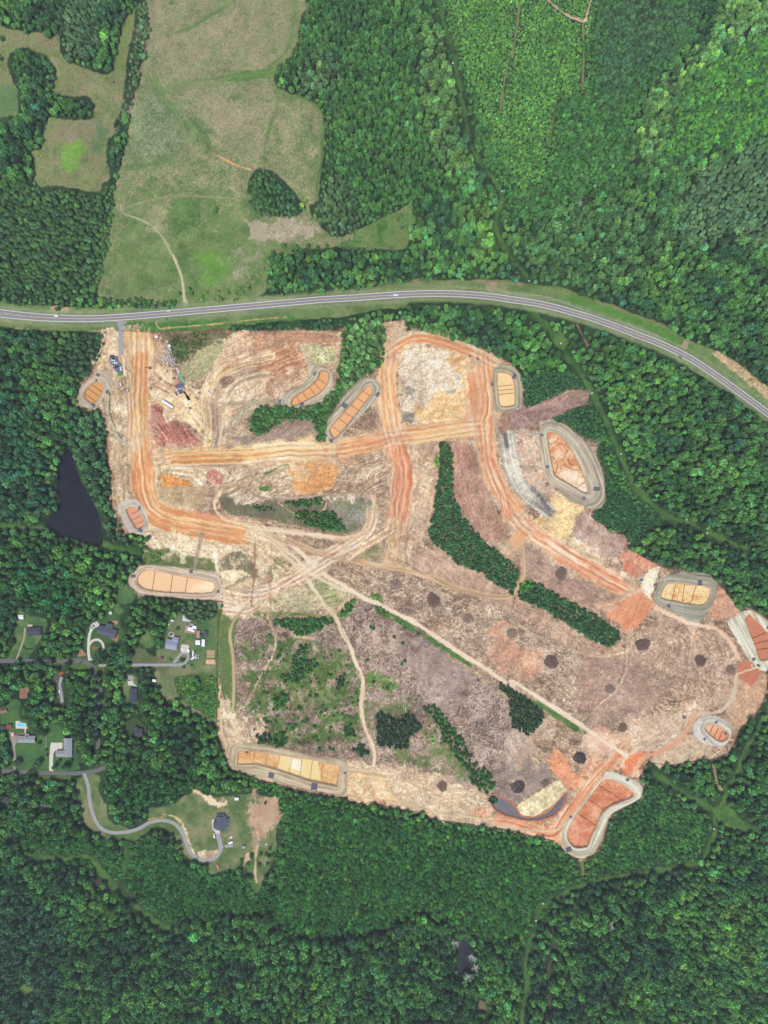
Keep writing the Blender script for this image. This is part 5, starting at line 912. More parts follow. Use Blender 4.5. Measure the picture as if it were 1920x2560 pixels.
house('house', 'large dark slate roofed house with brick paths, beside the looping white drive', 'house', 'z1 725,665', [(0,0,24,11,17), (2.2,-6.5,8,9,107), (-7.5,-2.4,9,10,17)], 'roof_slate', 'brick', 3.4, [(2.5,-3.2)], G_H)
thing(MB().prism([(1.7*math.cos(i*math.pi/4), 1.7*math.sin(i*math.pi/4)) for i in range(8)], 0, 2.2).add([(2.2*math.cos(i*math.pi/4), 2.2*math.sin(i*math.pi/4), 2.2) for i in range(8)]+[(0,0,3.4)], [(i, (i+1) % 8, 8) for i in range(8)]), 'gazebo', 'ring_concrete', 'small pale round gazebo on the lawn north of the dark slate roofed house', 'gazebo', 'z1 810,262')
house('house', 'gabled house with a pale lit roof slope, south of the round pool', 'house', 'z2 405,930', [(0,0,14.5,12,10), (4.6,-6,8,7,10)], 'roof_blue', 'siding', 3.2, [(-3,0)], G_H)
t = empty('swimming_pool', wx(P('z2 403,705')[0,0]), wy(P('z2 403,705')[0,1])); tag(t, 'round above-ground pool with a white rim behind the gabled house', 'pool')
MB().ring(0,0,0,1.2,2.45,2.95,20).build('rim', 'white_paint', t); MB().prism([(2.5*math.cos(i*math.pi/10), 2.5*math.sin(i*math.pi/10)) for i in range(20)], 0, .8).build('cover', 'dark_floor', t); deck(3.5,3.2).build('pool_deck', 'pool_deck', t, (2.8,-2.3,0))
# cluttered lot
t = house('mobile_home', 'white flat-roofed mobile home on a weathered deck in the cluttered lot', 'mobile home', 'z2 830,600', [(-2.5,0.4,6.5,4.6,8), (2.6,-1.8,5,4,8), (0.6,2.6,4,2.6,8)], 'roof_white', 'siding', 2.8, None, None, .12)
thing(deck(13.5,9.5,.6), 'wooden_deck', 'deck_wood', 'weathered grey-brown deck under the white mobile home', 'deck', 'z2 800,610', 8)
shed('small grey-lilac roofed shed against the north edge of the mobile home deck', 'z2 817,510', 4.8, 3, 3, 'roof_blue')
shed('long tan-grey roofed shed just east of the mobile home deck', 'z2 950,715', 9, 4, 92, 'deck_wood')
shed('dark roofed shed on the right side of the cluttered lot', 'z2 1112,700', 6.6, 4.6, 95, 'roof_dark')
shed('small dark blue carport between the tan shed and the dark roofed shed', 'z2 1010,745', 3.4, 3.2, 90, 'roof_dark')
shed('square bright white roofed shed, left one of the white pair below the cluttered lot', 'z2 945,885', 6, 6, 0)
shed('tall narrow white roofed shed, right one of the white pair below the cluttered lot', 'z2 1058,895', 9, 4, 92)
shed('tiny white shed at the woods edge west of the pale tarp', 'z2 415,432', 3.2, 2.4, 35)
thing(MB().box(0,0,.5,2.6,1.1,1,0,.8), 'trailer', 'white_paint', 'little white trailer on the grass below the tiny white shed', 'trailer', 'z2 358,508', 120)
q = P('z2 640,315 670,320 700,375 810,435 800,450 680,440 630,430'); c = q.mean(0); thing(MB().prism([(wx(a)-wx(c[0]), wy(b)-wy(c[1])) for a, b in q], .4, .7), 'tarp', 'tarp', 'large pale blue-grey tarp spread by the pines north of the mobile home', 'tarp', 'S %f,%f' % tuple(c))
for i, (yy, hh) in enumerate(((1062, 11), (1100, 11), (1138, 11), (1178, 14))):
    thing(MB().box(0,0,.25,9,hh*.06*1.6,.4).box(0,0,.5,8.6,.3,.1), 'raised_garden_bed', 'plank', ('northernmost', 'second', 'third', 'fourth')[i]+' of the narrow tan garden beds at the right of the cluttered lot', 'garden bed', 'z2 1220,%d' % yy, 0, 'tan garden beds in a row')
mb = MB()
for i in range(6): mb.box(-4.5+i*1.8, 0, .25, 1.7, 5.6, .3)
thing(mb, 'raised_garden_bed', 'plank', 'wide square tan bed at the foot of the row of narrow beds', 'garden bed', 'z2 1210,1282', 0, 'tan garden beds in a row')
house('house', 'narrow dark blue roofed house with a white porch walk, south of its white drive', 'house', 'h3 615,700', [(0,0,17,9.5,90)], 'roof_dark', 'siding', 3.4, [(2,-1)], G_H)
house('house', 'dark roofed house half hidden by tree crowns, below the narrow blue roofed one', 'house', 'h3 785,1800', [(0,0,10,9.5,0), (-3.5,-3.5,7,5,90)], 'roof_dark', 'brick', 3.2, None, G_H)
mb = MB(); mb.box(0,0,2.2,4.6,3.2,.12,0,.9); [mb.box(x, y, 1.1, .1, .1, 2.2) for x in (-2,2) for y in (-1.3,1.3)]
thing(mb, 'canopy_tent', 'white_paint', 'white canopy tent at the left edge of the tan lawn', 'canopy', 'h3 1265,245', 10)
house('house', 'brown hip-roofed house ringed by trees near the left edge', 'house', 'z0 480,1920', [(0,0.8,13,10,90), (3.5,-3.2,8,6.5,0)], 'roof_brown', 'brick', 3.0, [(-2,1)], G_H)
house('house', 'long grey roofed house with a red-brown patio, just south of the turquoise pool', 'house', 'z3 540,738', [(0,0,22,8.6,0), (6,1.4,10,6.4,0), (0.4,-4.6,5,4.6,90)], 'roof_grey', 'siding', 3.1, [(1,-4)], G_H)
thing(deck(7.5,2.2,.5), 'wooden_deck', 'rust_paint', 'rust red deck on the north side of the long grey roofed house', 'deck', 'z3 455,618')
t = empty('swimming_pool', wx(P('z3 440,430')[0,0]), wy(P('z3 440,430')[0,1])); tag(t, 'bright turquoise in-ground pool with a pale pink surround', 'pool')
q = P('z3 322,352 415,350 430,385 500,392 545,400 552,468 572,475 570,512 330,508'); q2 = P('z3 368,395 430,392 445,420 540,425 540,466 370,466'); f = lambda q: [(wx(a)-t.location.x, wy(b)-t.location.y) for a, b in q]
MB().prism(f(q), 0, .25).build('pool_surround', 'pool_deck', t); MB().prism(f(q2), .1, .34).build('pool_water', 'pool', t); MB().box(wx(P('z3 525,565')[0,0])-t.location.x, wy(P('z3 525,565')[0,1])-t.location.y, .1, 1.6, 6.4, .3).build('walkway', 'pool_deck', t)
shed('red roofed garage left of the turquoise pool', 'z3 180,482', 6, 5.6, 5, 'roof_red', 'siding', 2.8)
shed('dark roofed building cut by the left edge of the picture', 'z3 25,490', 7, 4, 3, 'roof_dark')
shed('rusty roofed outbuilding at the left edge above the red garage', 'z3 60,160', 9, 4, -12, 'roof_brown')
house('house', 'L-shaped grey roofed house wrapped round its white concrete drive', 'house', 'z3 1400,905', [(0,0,23.5,10.5,90), (-8.2,7.9,13,8,0)], 'roof_grey', 'brick', 3.1, [(-2.5,3)], G_H)
house('house', 'dark roofed house cut by the left edge, south of the lower street', 'house', 'A3 25,205', [(0,0,13,8,20), (5,2,7,5,110)], 'roof_dark', 'brick', 3.0, None, G_H)
house('house', 'small slate roofed house in deep shade south of the lower street', 'house', 'A3 285,238', [(0,0,10.5,6,15)], 'roof_slate', 'brick', 3.0, None, G_H)
mb = MB(); [mb.box(x, y, .8, lx, ly, 1.6) for x, y, lx, ly in ((0,2,9,.3),(0,-2,9,.3),(-4.5,0,.3,4),(4.5,0,.3,4),(1,0,.3,4))]
thing(mb, 'block_foundation', 'ring_concrete', 'open rectangular block enclosure below the small slate roofed house', 'foundation', 'A3 310,285', 8)
t = house('house', 'new charcoal roofed house with many gables on the bare hilltop lawn', 'house', 'z5 545,745', [(0,0,17,12,90), (-2.8,2,12.5,9,0), (4.5,-1.5,11,8,0), (-1,-7.5,10,6,-8), (3.5,4.5,9,7,-12)], 'roof_slate', 'white_paint', 3.6, None, G_H, .36)
shed('grey-white shed at the woods edge north of the charcoal roofed house', 'z5 838,288', 5, 3.4, 0, 'roof_white')
shed('small lilac-white shed at the end of the gravel apron below the charcoal roofed house', 'z5 970,1200', 4.6, 2.8, -20, 'roof_blue')
mb = MB(); rg = random.Random(4)
for i in range(60): mb.box(rg.uniform(-5,5), rg.uniform(-2.4,2.4), .3, rg.uniform(.4,1.6), rg.uniform(.3,.8), rg.uniform(.3,.9), rg.uniform(0,3))
thing(mb, 'rubble_pile', 'ash', 'heap of grey rubble and timber beside the cream scraped bank', 'rubble', 'z5 540,310', 5)
thing(MB().box(0,0,.5,3.4,2.1,1,0,.85).box(1.9,0,.3,.8,.2,.15), 'utility_trailer', 'roof_white', 'short pale trailer, upper one of the two parked east of the charcoal roofed house', 'trailer', 'z5 738,1003', -35)
thing(MB().box(0,0,1.2,6,2.4,2.2,0,.86).box(3.4,0,.4,1.2,.2,.2).tube((-1,-1.25,.4),(-1,1.25,.4),.4), 'camper', 'white_paint', 'long bright white camper, lower one of the two parked east of the charcoal roofed house', 'camper', 'z5 735,1092', -20)
t_ob = thing(MB().tube((0,0,0),(0,0,1.8),.5,10), 'water_tank', 'white_paint', 'small white upright tank on the grass north-east of the charcoal roofed house', 'tank', 'z5 858,515')
thing(MB().box(0,0,.5,2,1.6,.9,0,.7), 'utility_trailer', 'white_paint', 'little white covered trailer at the eastern grass beyond the dirt track', 'trailer', 'z5 1402,1135', 30)
# ------------------------------------------------------------------ vehicles
def car(label, pos, ang, kind='car', col='white_paint', group=None, L=None):
    """ang: heading in degrees clockwise from picture right"""
    px, py = at(pos); t = empty({'car': 'parked_car', 'pickup': 'pickup_truck', 'van': 'van'}[kind], wx(px), wy(py), zat(px, py)+0.1, math.radians(-ang)); tag(t, label, {'car': 'car', 'pickup': 'pickup', 'van': 'van'}[kind], group)
    L = L or {'car': 4.8, 'pickup': 5.8, 'van': 6.0}[kind]; wd = 1.9 if kind == 'car' else 2.05
    b = MB(); cb = MB(); gl = MB()
    def sec(prof, w0, w1=None):    # side profile extruded across, slightly narrower on top
        n = len(prof); v = []
        for s in (-1, 1):
            for x, z, k in prof: v.append((x, s*w0/2*k, z))
        b.add(v, [tuple(range(n))[::-1], tuple(range(n, 2*n))]+[(i, (i+1) % n, n+(i+1) % n, n+i) for i in range(n)])
    h = L/2
    if kind == 'car': sec([(-h,.35,.95),(h,.35,.95),(h,.7,.9),(h-1.1,.92,.96),(-h+.7,.98,.96),(-h,.85,.9)], wd); gx, gl_ = -.25, 2.5; gz = 1.42
    elif kind == 'pickup':
        sec([(-h,.45,1),(h,.45,1),(h,.95,.92),(h-1.3,1.12,.98),(-h,1.12,1)], wd); gx, gl_ = .35, 2.0; gz = 1.8
    else: sec([(-h,.4,1),(h,.4,1),(h,1.0,.94),(h-1,1.3,.98),(h-1.5,2.1,.94),(-h,2.15,.94)], wd); gx, gl_ = h-1.45, 1.2; gz = 1.7
    b.build('body', col, t)
    if kind != 'van':
        z0 = .9 if kind == 'car' else 1.08; gl.box(gx, 0, (z0+gz)/2, gl_, wd*.9, gz-z0, 0, .82); g_ = gl.build('window', 'glass', t)
        MB().box(gx, 0, gz+.02, gl_*.8, wd*.72, .06).build('cabin_roof', col, t)
        if kind == 'pickup': MB().box(-h+.95, 0, 1.14, 1.6, wd*.78, .05).build('truck_bed', 'grey_paint', t)
    else: MB().box(h-1.3, 0, 1.75, .5, wd*.86, .5, 0, .8).build('windscreen', 'glass', t)
    for sx in (-1, 1):
        for sy in (-1, 1):
            MB().tube((sx*(h-.9), sy*(wd/2-.22), .36), (sx*(h-.9), sy*(wd/2+.02), .36), .36, 10).build('wheel', 'tyre', t)
    return t
GR = 'vehicles on the highway'; GP = 'vehicles on the dark gravel car park'; GD = 'vehicles in the cluttered lot'; GC = 'cars on the curved white drive'
car('white van heading left along the highway near the left edge', 'rd 1175,422', 182, 'van', 'white_paint', GR, 5.8)
car('white pickup on the highway above the field track gate', 'A1 1090,357', -4, 'pickup', 'white_paint', GR, 5.6)
car('big white van on the highway where it starts to curve right', 'S 990,738.5', -3, 'van', 'white_paint', GR, 6.4)
car('grey car close behind the big white van on the highway', 'S 976,739.8', -3, 'car', 'silver_paint', GR, 4.8)
car('dark grey car alone on the right descending part of the highway', 'C1 1090,655', 30, 'car', 'grey_paint', GR)
car('black car at the top of the gravel car park', 'pk 522,467', -4, 'car', 'black_paint', GP)
car('dark blue pickup second from the top of the gravel car park', 'pk 532,500', 4, 'pickup', 'black_paint', GP, 5.2)
car('white car third from the top of the gravel car park', 'pk 535,526', 4, 'car', 'white_paint', GP)
car('white pickup crosswise in the middle of the gravel car park', 'pk 560,558', 3, 'pickup', 'white_paint', GP)
car('black car slanting below the crosswise white pickup', 'pk 580,606', -18, 'car', 'black_paint', GP)
car('white pickup standing lengthwise at the lower right of the gravel car park', 'pk 637,627', 88, 'pickup', 'white_paint', GP)
car('white pickup on the curved dirt road of the upper left bowl', 'A1 1358,888', 65, 'pickup', 'white_paint')
car('white car at the top end of the curved white drive', 'z1 525,480', 45, 'car', 'white_paint', GC); car('white van second from the top of the curved white drive', 'z1 492,502', 50, 'van', 'white_paint', GC, 4.9)
car('black car in the middle of the curved white drive', 'z1 466,518', 55, 'car', 'black_paint', GC); car('silver car below the black one on the curved white drive', 'z1 432,556', 48, 'car', 'silver_paint', GC); car('white pickup lowest on the curved white drive', 'z1 404,592', 55, 'pickup', 'white_paint', GC, 5.2)
car('white car leftmost beside the long grey roofed house', 'z3 270,622', 88, 'car', 'white_paint'); car('dark red car beside the long grey roofed house', 'z3 320,630', 88, 'car', 'red_paint')
car('white van parked right of the pale driveway slab in the cluttered lot', 'z2 765,1055', 88, 'van', 'white_paint', GD, 5); car('white car on the pale driveway slab in the cluttered lot', 'z2 645,1000', 88, 'car', 'white_paint', GD)
for s_, p_, a_, k_, c_ in (('black car leftmost in the yard cluster by the loop drive', 'z2 800,1130', 80, 'car', 'black_paint'), ('white car topmost in the yard cluster by the loop drive', 'z2 858,1080', 85, 'car', 'white_paint'), ('dark car at the top right of the yard cluster by the loop drive', 'z2 897,1082', 85, 'car', 'black_paint'),
    ('white car in the heart of the yard cluster by the loop drive', 'z2 850,1132', 88, 'car', 'white_paint'), ('silver pickup fourth along the yard cluster by the loop drive', 'z2 915,1168', 95, 'pickup', 'silver_paint'), ('dark grey pickup rightmost in the yard cluster by the loop drive', 'z2 968,1168', 92, 'pickup', 'grey_paint'), ('white van slanting lowest in the yard cluster by the loop drive', 'z2 862,1195', -35, 'van', 'white_paint')): car(s_, p_, a_, k_, c_, GD)
car('black pickup upper one on the shaded tree-lined drive', 'z0 1190,1712', 85, 'pickup', 'black_paint'); car('black car below the black pickup on the shaded tree-lined drive', 'z0 1186,1772', 88, 'car', 'black_paint'); car('dark red car at the bend of the shaded tree-lined drive', 'z0 1210,1838', 60, 'car', 'rust_paint')
car('white pickup on the grass left of the straight grey drive of the hilltop house', 'z5 420,970', 80, 'pickup', 'white_paint'); car('black car with a white bonnet on the grass east of the hilltop house', 'z5 1083,925', 105, 'pickup', 'black_paint'); car('dark green car on the sandy track east of the hilltop house', 'z5 1258,1115', 85, 'car', 'grey_paint')
thing(MB().box(0,0,.9,5.6,2.2,1.1,0,1.05).box(3.3,0,.5,1.2,.3,.3).tube((-1,-1.2,.5),(-1,1.2,.5),.5).tube((.4,-1.2,.5),(.4,1.2,.5),.5), 'dump_trailer', 'red_paint', 'red trailer standing on the grass at the bend below the hilltop house', 'trailer', 'z5 490,1550', 65)
thing(MB().box(0,0,.6,5.5,1.8,1.0,0,.7).box(0,0,1.15,2.4,1.2,.4,0,.8), 'boat', 'white_paint', 'white covered boat on the edge of the shaded tree-lined drive', 'boat', 'z0 1238,1890', 80)
# construction plant
def container(label, pos, an, m, L=6.1, w_=2.5, cat='container'):
    px, py = at(pos); t = empty('shipping_container' if cat == 'container' else 'storage_trailer', wx(px), wy(py), zat(px, py)+.1, math.radians(-an)); tag(t, label, cat)
    b = MB(); b.box(0,0,1.35,L,w_,2.6); b.build('body', m, t); r = MB()
    for i in range(int(L*2)): r.box(-L/2+.25+i*.5, 0, 2.69, .22, w_*.94, .07)
    r.build('ribbed_roof', m, t); d = MB(); d.box(L/2+.03, -w_/4, 1.3, .05, w_/2*.92, 2.3); d.box(L/2+.03, w_/4, 1.3, .05, w_/2*.92, 2.3); d.build('door', 'grey_paint', t)
    if cat != 'container':
        for x in (-L/2+1.5, -L/2+2.8): MB().tube((x,-w_/2,.45),(x,w_/2,.45),.45,10).build('wheel', 'tyre', t)
        t.location.z += .5
    return t
container('bright green shipping container at the foot of the gravel car park', 'pk 628,703', -25, 'green_paint', 6.1, 2.9)
container('long white semi-trailer parked aslant on the pale soil', 'pk 1248,1094', 33, 'white_paint', 16.2, 2.8, 'trailer')
container('short white box trailer beside the haul road below the green container', 'pk 640,838', 72, 'white_paint', 3.4, 1.8, 'trailer')
def excavator(label, pos, an, m='yellow_paint', sc=1.0, name='excavator', boom=True):
    px, py = at(pos); t = empty(name, wx(px), wy(py), zat(px, py)+.1, math.radians(-an)); tag(t, label, name)
    for s in (-1, 1):
        tr = MB(); n = 14; prof = [(1.9*math.cos(a)+(.0), .42+.42*math.sin(a)) for a in [2*math.pi*i/n for i in range(n)]]; v = []
        for y in (s*1.0*sc, s*1.5*sc): v += [(x*sc, y, z*sc) for x, z in prof]
        tr.add(v, [tuple(range(n))[::-1], tuple(range(n, 2*n))]+[(i, (i+1) % n, n+(i+1) % n, n+i) for i in range(n)]); tr.build('track', 'tyre', t)
    b = MB(); b.box(-.5*sc,0,1.35*sc,3.2*sc,2.5*sc,.9*sc,0,.92); b.box(-1.5*sc,0,2.0*sc,1.2*sc,2.1*sc,.6*sc,0,.9); b.build('body', m, t)
    c = MB(); c.box(.5*sc,.7*sc,2.3*sc,1.3*sc,.95*sc,1.3*sc,0,.85); cb = c.build('cab', 'glass', t); MB().box(.5*sc,.7*sc,3.0*sc,1.25*sc,.9*sc,.1*sc).build('cab_roof', m, cb)
    if boom:
        a = MB(); a.box(2.4*sc,-.2*sc,2.9*sc,3.4*sc,.5*sc,.6*sc,0,1,-.35); a.build('boom', m, t); a = MB(); a.box(4.9*sc,-.2*sc,2.7*sc,2.6*sc,.35*sc,.45*sc,0,1,.75); a.build('stick', m, t)
        k = MB(); k.box(5.8*sc,-.2*sc,1.1*sc,1.0*sc,1.3*sc,.9*sc,0,.7); k.build('bucket', 'steel', t)
    else:
        k = MB(); k.box(2.3*sc,0,.7*sc,.25*sc,3.4*sc,1.1*sc); k.build('blade', m, t); k = MB(); [k.box(1.6*sc, s*1.2*sc, .6*sc, 1.3*sc, .2*sc, .2*sc) for s in (-1, 1)]; k.build('push_arm', m, t)
    return t
excavator('tan excavator reaching left over the main haul road from its right side', 'pk 1010,622', 180, 'rust_paint', .95)
excavator('grey and white excavator digging down into the orange cross road', 'ex 600,660', 93, 'silver_paint', 1.0)
excavator('bright yellow bulldozer at the right rim of the red spoil heap', 'ex 440,655', 70, 'yellow_paint', .85, 'bulldozer', False)
excavator('pale yellow bulldozer at the top of the narrow orange trench', 'ex 268,388', 160, 'yellow_paint', .8, 'bulldozer', False)
excavator('yellow bulldozer on the rust brown patch inside the left road bend', 'A1 1066,1458', 190, 'yellow_paint', .8, 'bulldozer', False)
excavator('small tan loader on the churned ground below the concrete rings', 'pk 1322,755', -15, 'rust_paint', .75, 'loader', False)
excavator('small grey loader right of the main haul road, level with the first pond', 'pk 1022,885', 20, 'grey_paint', .7, 'loader', False)
px, py = at('pk 700,915'); t = empty('dump_truck', wx(px), wy(py), zat(px, py)+.1, 0); tag(t, 'brown dump truck with a white cab on the left shoulder of the main haul road', 'truck')
MB().box(-.8,0,1.6,4.2,2.5,1.3,0,1.06).build('dump_body', 'rust_paint', t); MB().box(-.8,0,2.2,3.7,2.1,.12).build('load', 'branch', t); MB().box(2.3,0,1.5,1.6,2.3,1.9,0,.88).build('cab', 'white_paint', t)
for x in (-2.2, -1, 2.3):
    for s in (-1, 1): MB().tube((x, s*.85, .5), (x, s*1.25, .5), .5, 10).build('wheel', 'tyre', t)
shed('white site office cabin by the curved sandy path, above the concrete rings', 'pk 1090,212', 3.6, 3.2, 0); shed('square white storage box between the site cabin and the concrete rings', 'pk 1258,330', 3.2, 3.0, 35)
thing(MB().box(0,0,.6,2.6,1.2,1.2,0,.8), 'fuel_tank', 'white_paint', 'short white tank above the square white storage box', 'tank', 'pk 1238,278', -25)
# concrete manhole rings: individual pieces in slanting rows
rows = [('1272,378', 2.0), ('1240,388', 1.5), ('1192,405', 1.6), ('1218,402', 1.2), ('1252,415', 1.4), ('1282,398', 1.2), ('1292,425', 1.1), ('1222,428', 1.3), ('1150,455', 1.2), ('1188,452', 1.6), ('1160,480', 1.2), ('1200,470', 1.3), ('1228,452', 1.2), ('1256,440', 1.3), ('1268,462', 1.3), ('1296,450', 1.1), ('1300,478', 1.1), ('1234,482', 1.7), ('1274,492', 1.4), ('1205,492', 1.3), ('1172,505', 1.2), ('1145,512', 1.5), ('1250,510', 1.4), ('1282,516', 1.5), ('1304,500', 1.1), ('1216,505', 1.5), ('1312,518', 1.1), ('1190,520', 1.2), ('1176,528', 1.3), ('1226,525', 1.2), ('1258,530', 1.3), ('1296,540', 1.6), ('1320,545', 1.2), ('1212,535', 1.2), ('1188,548', 1.6), ('1242,546', 1.4), ('1272,552', 1.4), ('1325,572', 1.1), ('1212,562', 1.3), ('1290,570', 1.3), ('1310,580', 1.2), ('1332,576', 1.2), ('1282,578', 1.1), ('1240,580', 1.4), ('1190,595', 1.6), ('1298,597', 1.5), ('1180,570', 1.1), ('1166,520', 1.0), ('1260,478', 1.2), ('1244,498', 1.0)]
ring0 = MB().ring(0,0,0,1.1,.62,1.0,16).mesh('concrete_ring', 'ring_concrete'); ring1 = MB().ring(0,0,0,.9,.3,1.0,16).mesh('concrete_ring', 'ring_concrete')
for i, (s_, r_) in enumerate(rows):
    px, py = at('pk '+s_); big = r_ >= 1.6; lid = i % 3 == 2; o = bpy.data.objects.new('concrete_ring', ring1 if lid else ring0); o.location = (wx(px), wy(py), zat(px, py)); o.scale = (r_*.62, r_*.62, random.uniform(.8, 1.5)); link(o)
    tag(o, ('widest concrete manhole ring at the very top of the storage yard' if i == 0 else 'wide concrete manhole ring standing in the storage yard rows') if big else ('narrow-mouthed concrete cone section in the storage yard rows' if lid else 'small white concrete ring in the storage yard rows'), 'concrete ring', 'concrete rings in the pipe yard')
def pipes(label, a, b, n, r, m, lay=1, name='pipe_bundle'):
    (ax, ay), (bx, by) = at('pk '+a), at('pk '+b); A = Vector((wx(ax), wy(ay), 0)); B = Vector((wx(bx), wy(by), 0)); d = (B-A).normalized(); nr = Vector((-d.y, d.x, 0)); z = zat(ax, ay); mb = MB(); c_ = (A+B)/2
    for k in range(lay):
        for i in range(n-k): o_ = nr*((i-(n-k-1)/2)*2.05*r); mb.tube(A-c_+o_+Vector((0,0,r+k*1.75*r)), B-c_+o_+Vector((0,0,r+k*1.75*r)), r, 8)
    for f_ in (.2, .8):
        q = (A+(B-A)*f_)-c_; w_ = nr*(n*r); mb.tube(q-w_+Vector((0,0,.05)), q+w_+Vector((0,0,.05)), .08, 4)
    return tag(mb.build(name, m, None, (c_.x, c_.y, z)), label, 'pipes')
pipes('bundle of white pipes, upper end of the white and teal line of pipes', '1355,622', '1388,690', 5, .16, 'white_paint', 2); pipes('teal pipe bundle, first below the white one', '1385,690', '1418,742', 6, .2, 'teal_plastic', 2)
pipes('teal pipe bundle, second below the white one and slightly wider', '1402,725', '1438,775', 5, .18, 'teal_plastic', 2); pipes('teal pipe bundle, lowest of the line of pipes', '1438,768', '1466,822', 5, .18, 'teal_plastic', 2)
for i in range(7): pipes('blue-grey pipe of the big upper stack, %s from the left' % ('first','second','third','fourth','fifth','sixth','seventh')[i], '%d,%d' % (1345+i*16, 838-i*3), '%d,%d' % (1357+i*16, 892-i*3), 1, .55, 'blue_pipe', 1, 'concrete_pipe')
for i in range(4): pipes('blue-grey pipe of the lower right stack, %s from the left' % ('first','second','third','fourth')[i], '%d,%d' % (1372+i*17, 905-i*5), '%d,%d' % (1400+i*15, 962-i*5), 1, .6, 'blue_pipe', 1, 'concrete_pipe')
for i in range(2): pipes('blue-grey pipe of the small lower left stack, %s from the left' % ('first','second')[i], '%d,%d' % (1332+i*15, 930-i*3), '%d,%d' % (1358+i*15, 985-i*3), 1, .55, 'blue_pipe', 1, 'concrete_pipe')
pipes('thin grey pipe pointing from the blue-grey stack toward the black pipes', '1440,880', '1480,915', 2, .15, 'steel'); pipes('upper bundle of black pipes on the green patch', '1452,925', '1488,985', 4, .25, 'black_pipe', 2); pipes('lower wider bundle of black pipes on the green patch', '1490,985', '1522,1040', 6, .28, 'black_pipe', 2)
thing(MB().box(-.8,0,.5,1.3,1.6,1).box(.9,.3,.5,1.3,1.4,.9), 'pallet_stack', 'white_paint', 'white wrapped pallets at the end of the black pipes', 'pallets', 'pk 1532,1050', 20); thing(MB().box(0,0,.4,3.4,2.6,.8,0,.9).box(0,0,.9,2.4,1.8,.4), 'fabric_roll_stack', 'fabric_grey', 'grey stack of rolled fabric below the white pallets', 'fabric rolls', 'pk 1530,1142', 25)
thing(MB().box(0,0,.5,1.6,1.2,1).box(.2,.2,1.1,.6,.6,.4), 'generator', 'black_paint', 'black generator left of the teal pipes', 'generator', 'pk 1230,662', 30); pipes('white stacked pipes below the black generator', '1232,690', '1256,722', 3, .2, 'white_paint', 1)
thing(MB().box(0,0,.5,3.4,3.0,.6,0,.85).box(0,0,.9,1.6,1.2,.4), 'inlet_filter', 'fabric_grey', 'blue-grey stone inlet filter, left one of the pair on the upper yellow road', 'inlet filter', 'b5 148,590', 15); thing(MB().box(0,0,.4,3.2,2.6,.6,0,.85), 'inlet_filter', 'fabric_grey', 'blue-grey inlet filter at the top of the yellow road left of the sandy pond', 'inlet filter', 'B1 1386,648', 15)
thing(MB().box(0,0,.4,4.5,3,.7,0,.85), 'inlet_filter', 'fabric_grey', 'blue-grey inlet filter on the road beside the white scraped soil', 'inlet filter', 'C2 838,441', 15); thing(MB().box(0,0,.4,4.2,4.2,.7,0,.8), 'inlet_filter', 'fabric_grey', 'lone blue-grey inlet filter at the edge of the ploughed plain, left of the smallest basin', 'inlet filter', 'C2 1117,1330', 15)
# ------------------------------------------------------------------ brush piles
def brush(label, pos, r, seed, m='branch_dark', bed='charred', n=150, h=1.8, el=1.0, an=0):
    px, py = at(pos); r *= random.uniform(.88, 1.14); t = empty('brush_pile', wx(px), wy(py), zat(px, py), math.radians(-an)); tag(t, label, 'brush pile', 'brush piles on the cleared ground'); rg = random.Random(seed)
    b = MB(); rings = 5; seg = 22; v = [(0,0,h*.8)]; f = []
    for k in range(1, rings+1):
        for i in range(seg): a = 2*math.pi*i/seg; q = r*k/rings*(1+rg.uniform(-.1,.1)); v.append((q*math.cos(a)*el, q*math.sin(a), h*.8*(1-(k/rings)**2)+rg.uniform(-.15,.25) if k < rings else -.1))
    f = [(0, 1+i, 1+(i+1) % seg) for i in range(seg)]+[(1+(k-1)*seg+i, 1+k*seg+i, 1+k*seg+(i+1) % seg, 1+(k-1)*seg+(i+1) % seg) for k in range(1, rings) for i in range(seg)]
    v = [(x*(1+.16*math.sin(3*math.atan2(y, x)+seed)), y*(1+.14*math.cos(2*math.atan2(y, x)+seed*2)), z) for x, y, z in v]; b.add(v, f); b.build('heap', bed, t); s = MB(); h *= rg.uniform(1, 1.7)
    for i in range(n):
        a = rg.uniform(0, 6.283); q = r*math.sqrt(rg.random())*1.02; z = h*.85*(1-(q/r)**2)+.15; L = rg.uniform(1, 3.2); d = rg.uniform(0, 6.283); x, y = q*math.cos(a)*el, q*math.sin(a)
        s.tube((x, y, z), (x+L*math.cos(d), y+L*math.sin(d), max(.1, z+rg.uniform(-.5, .7))), rg.uniform(.1, .28), 4, .06, False)
    s.build('branches', m, t)
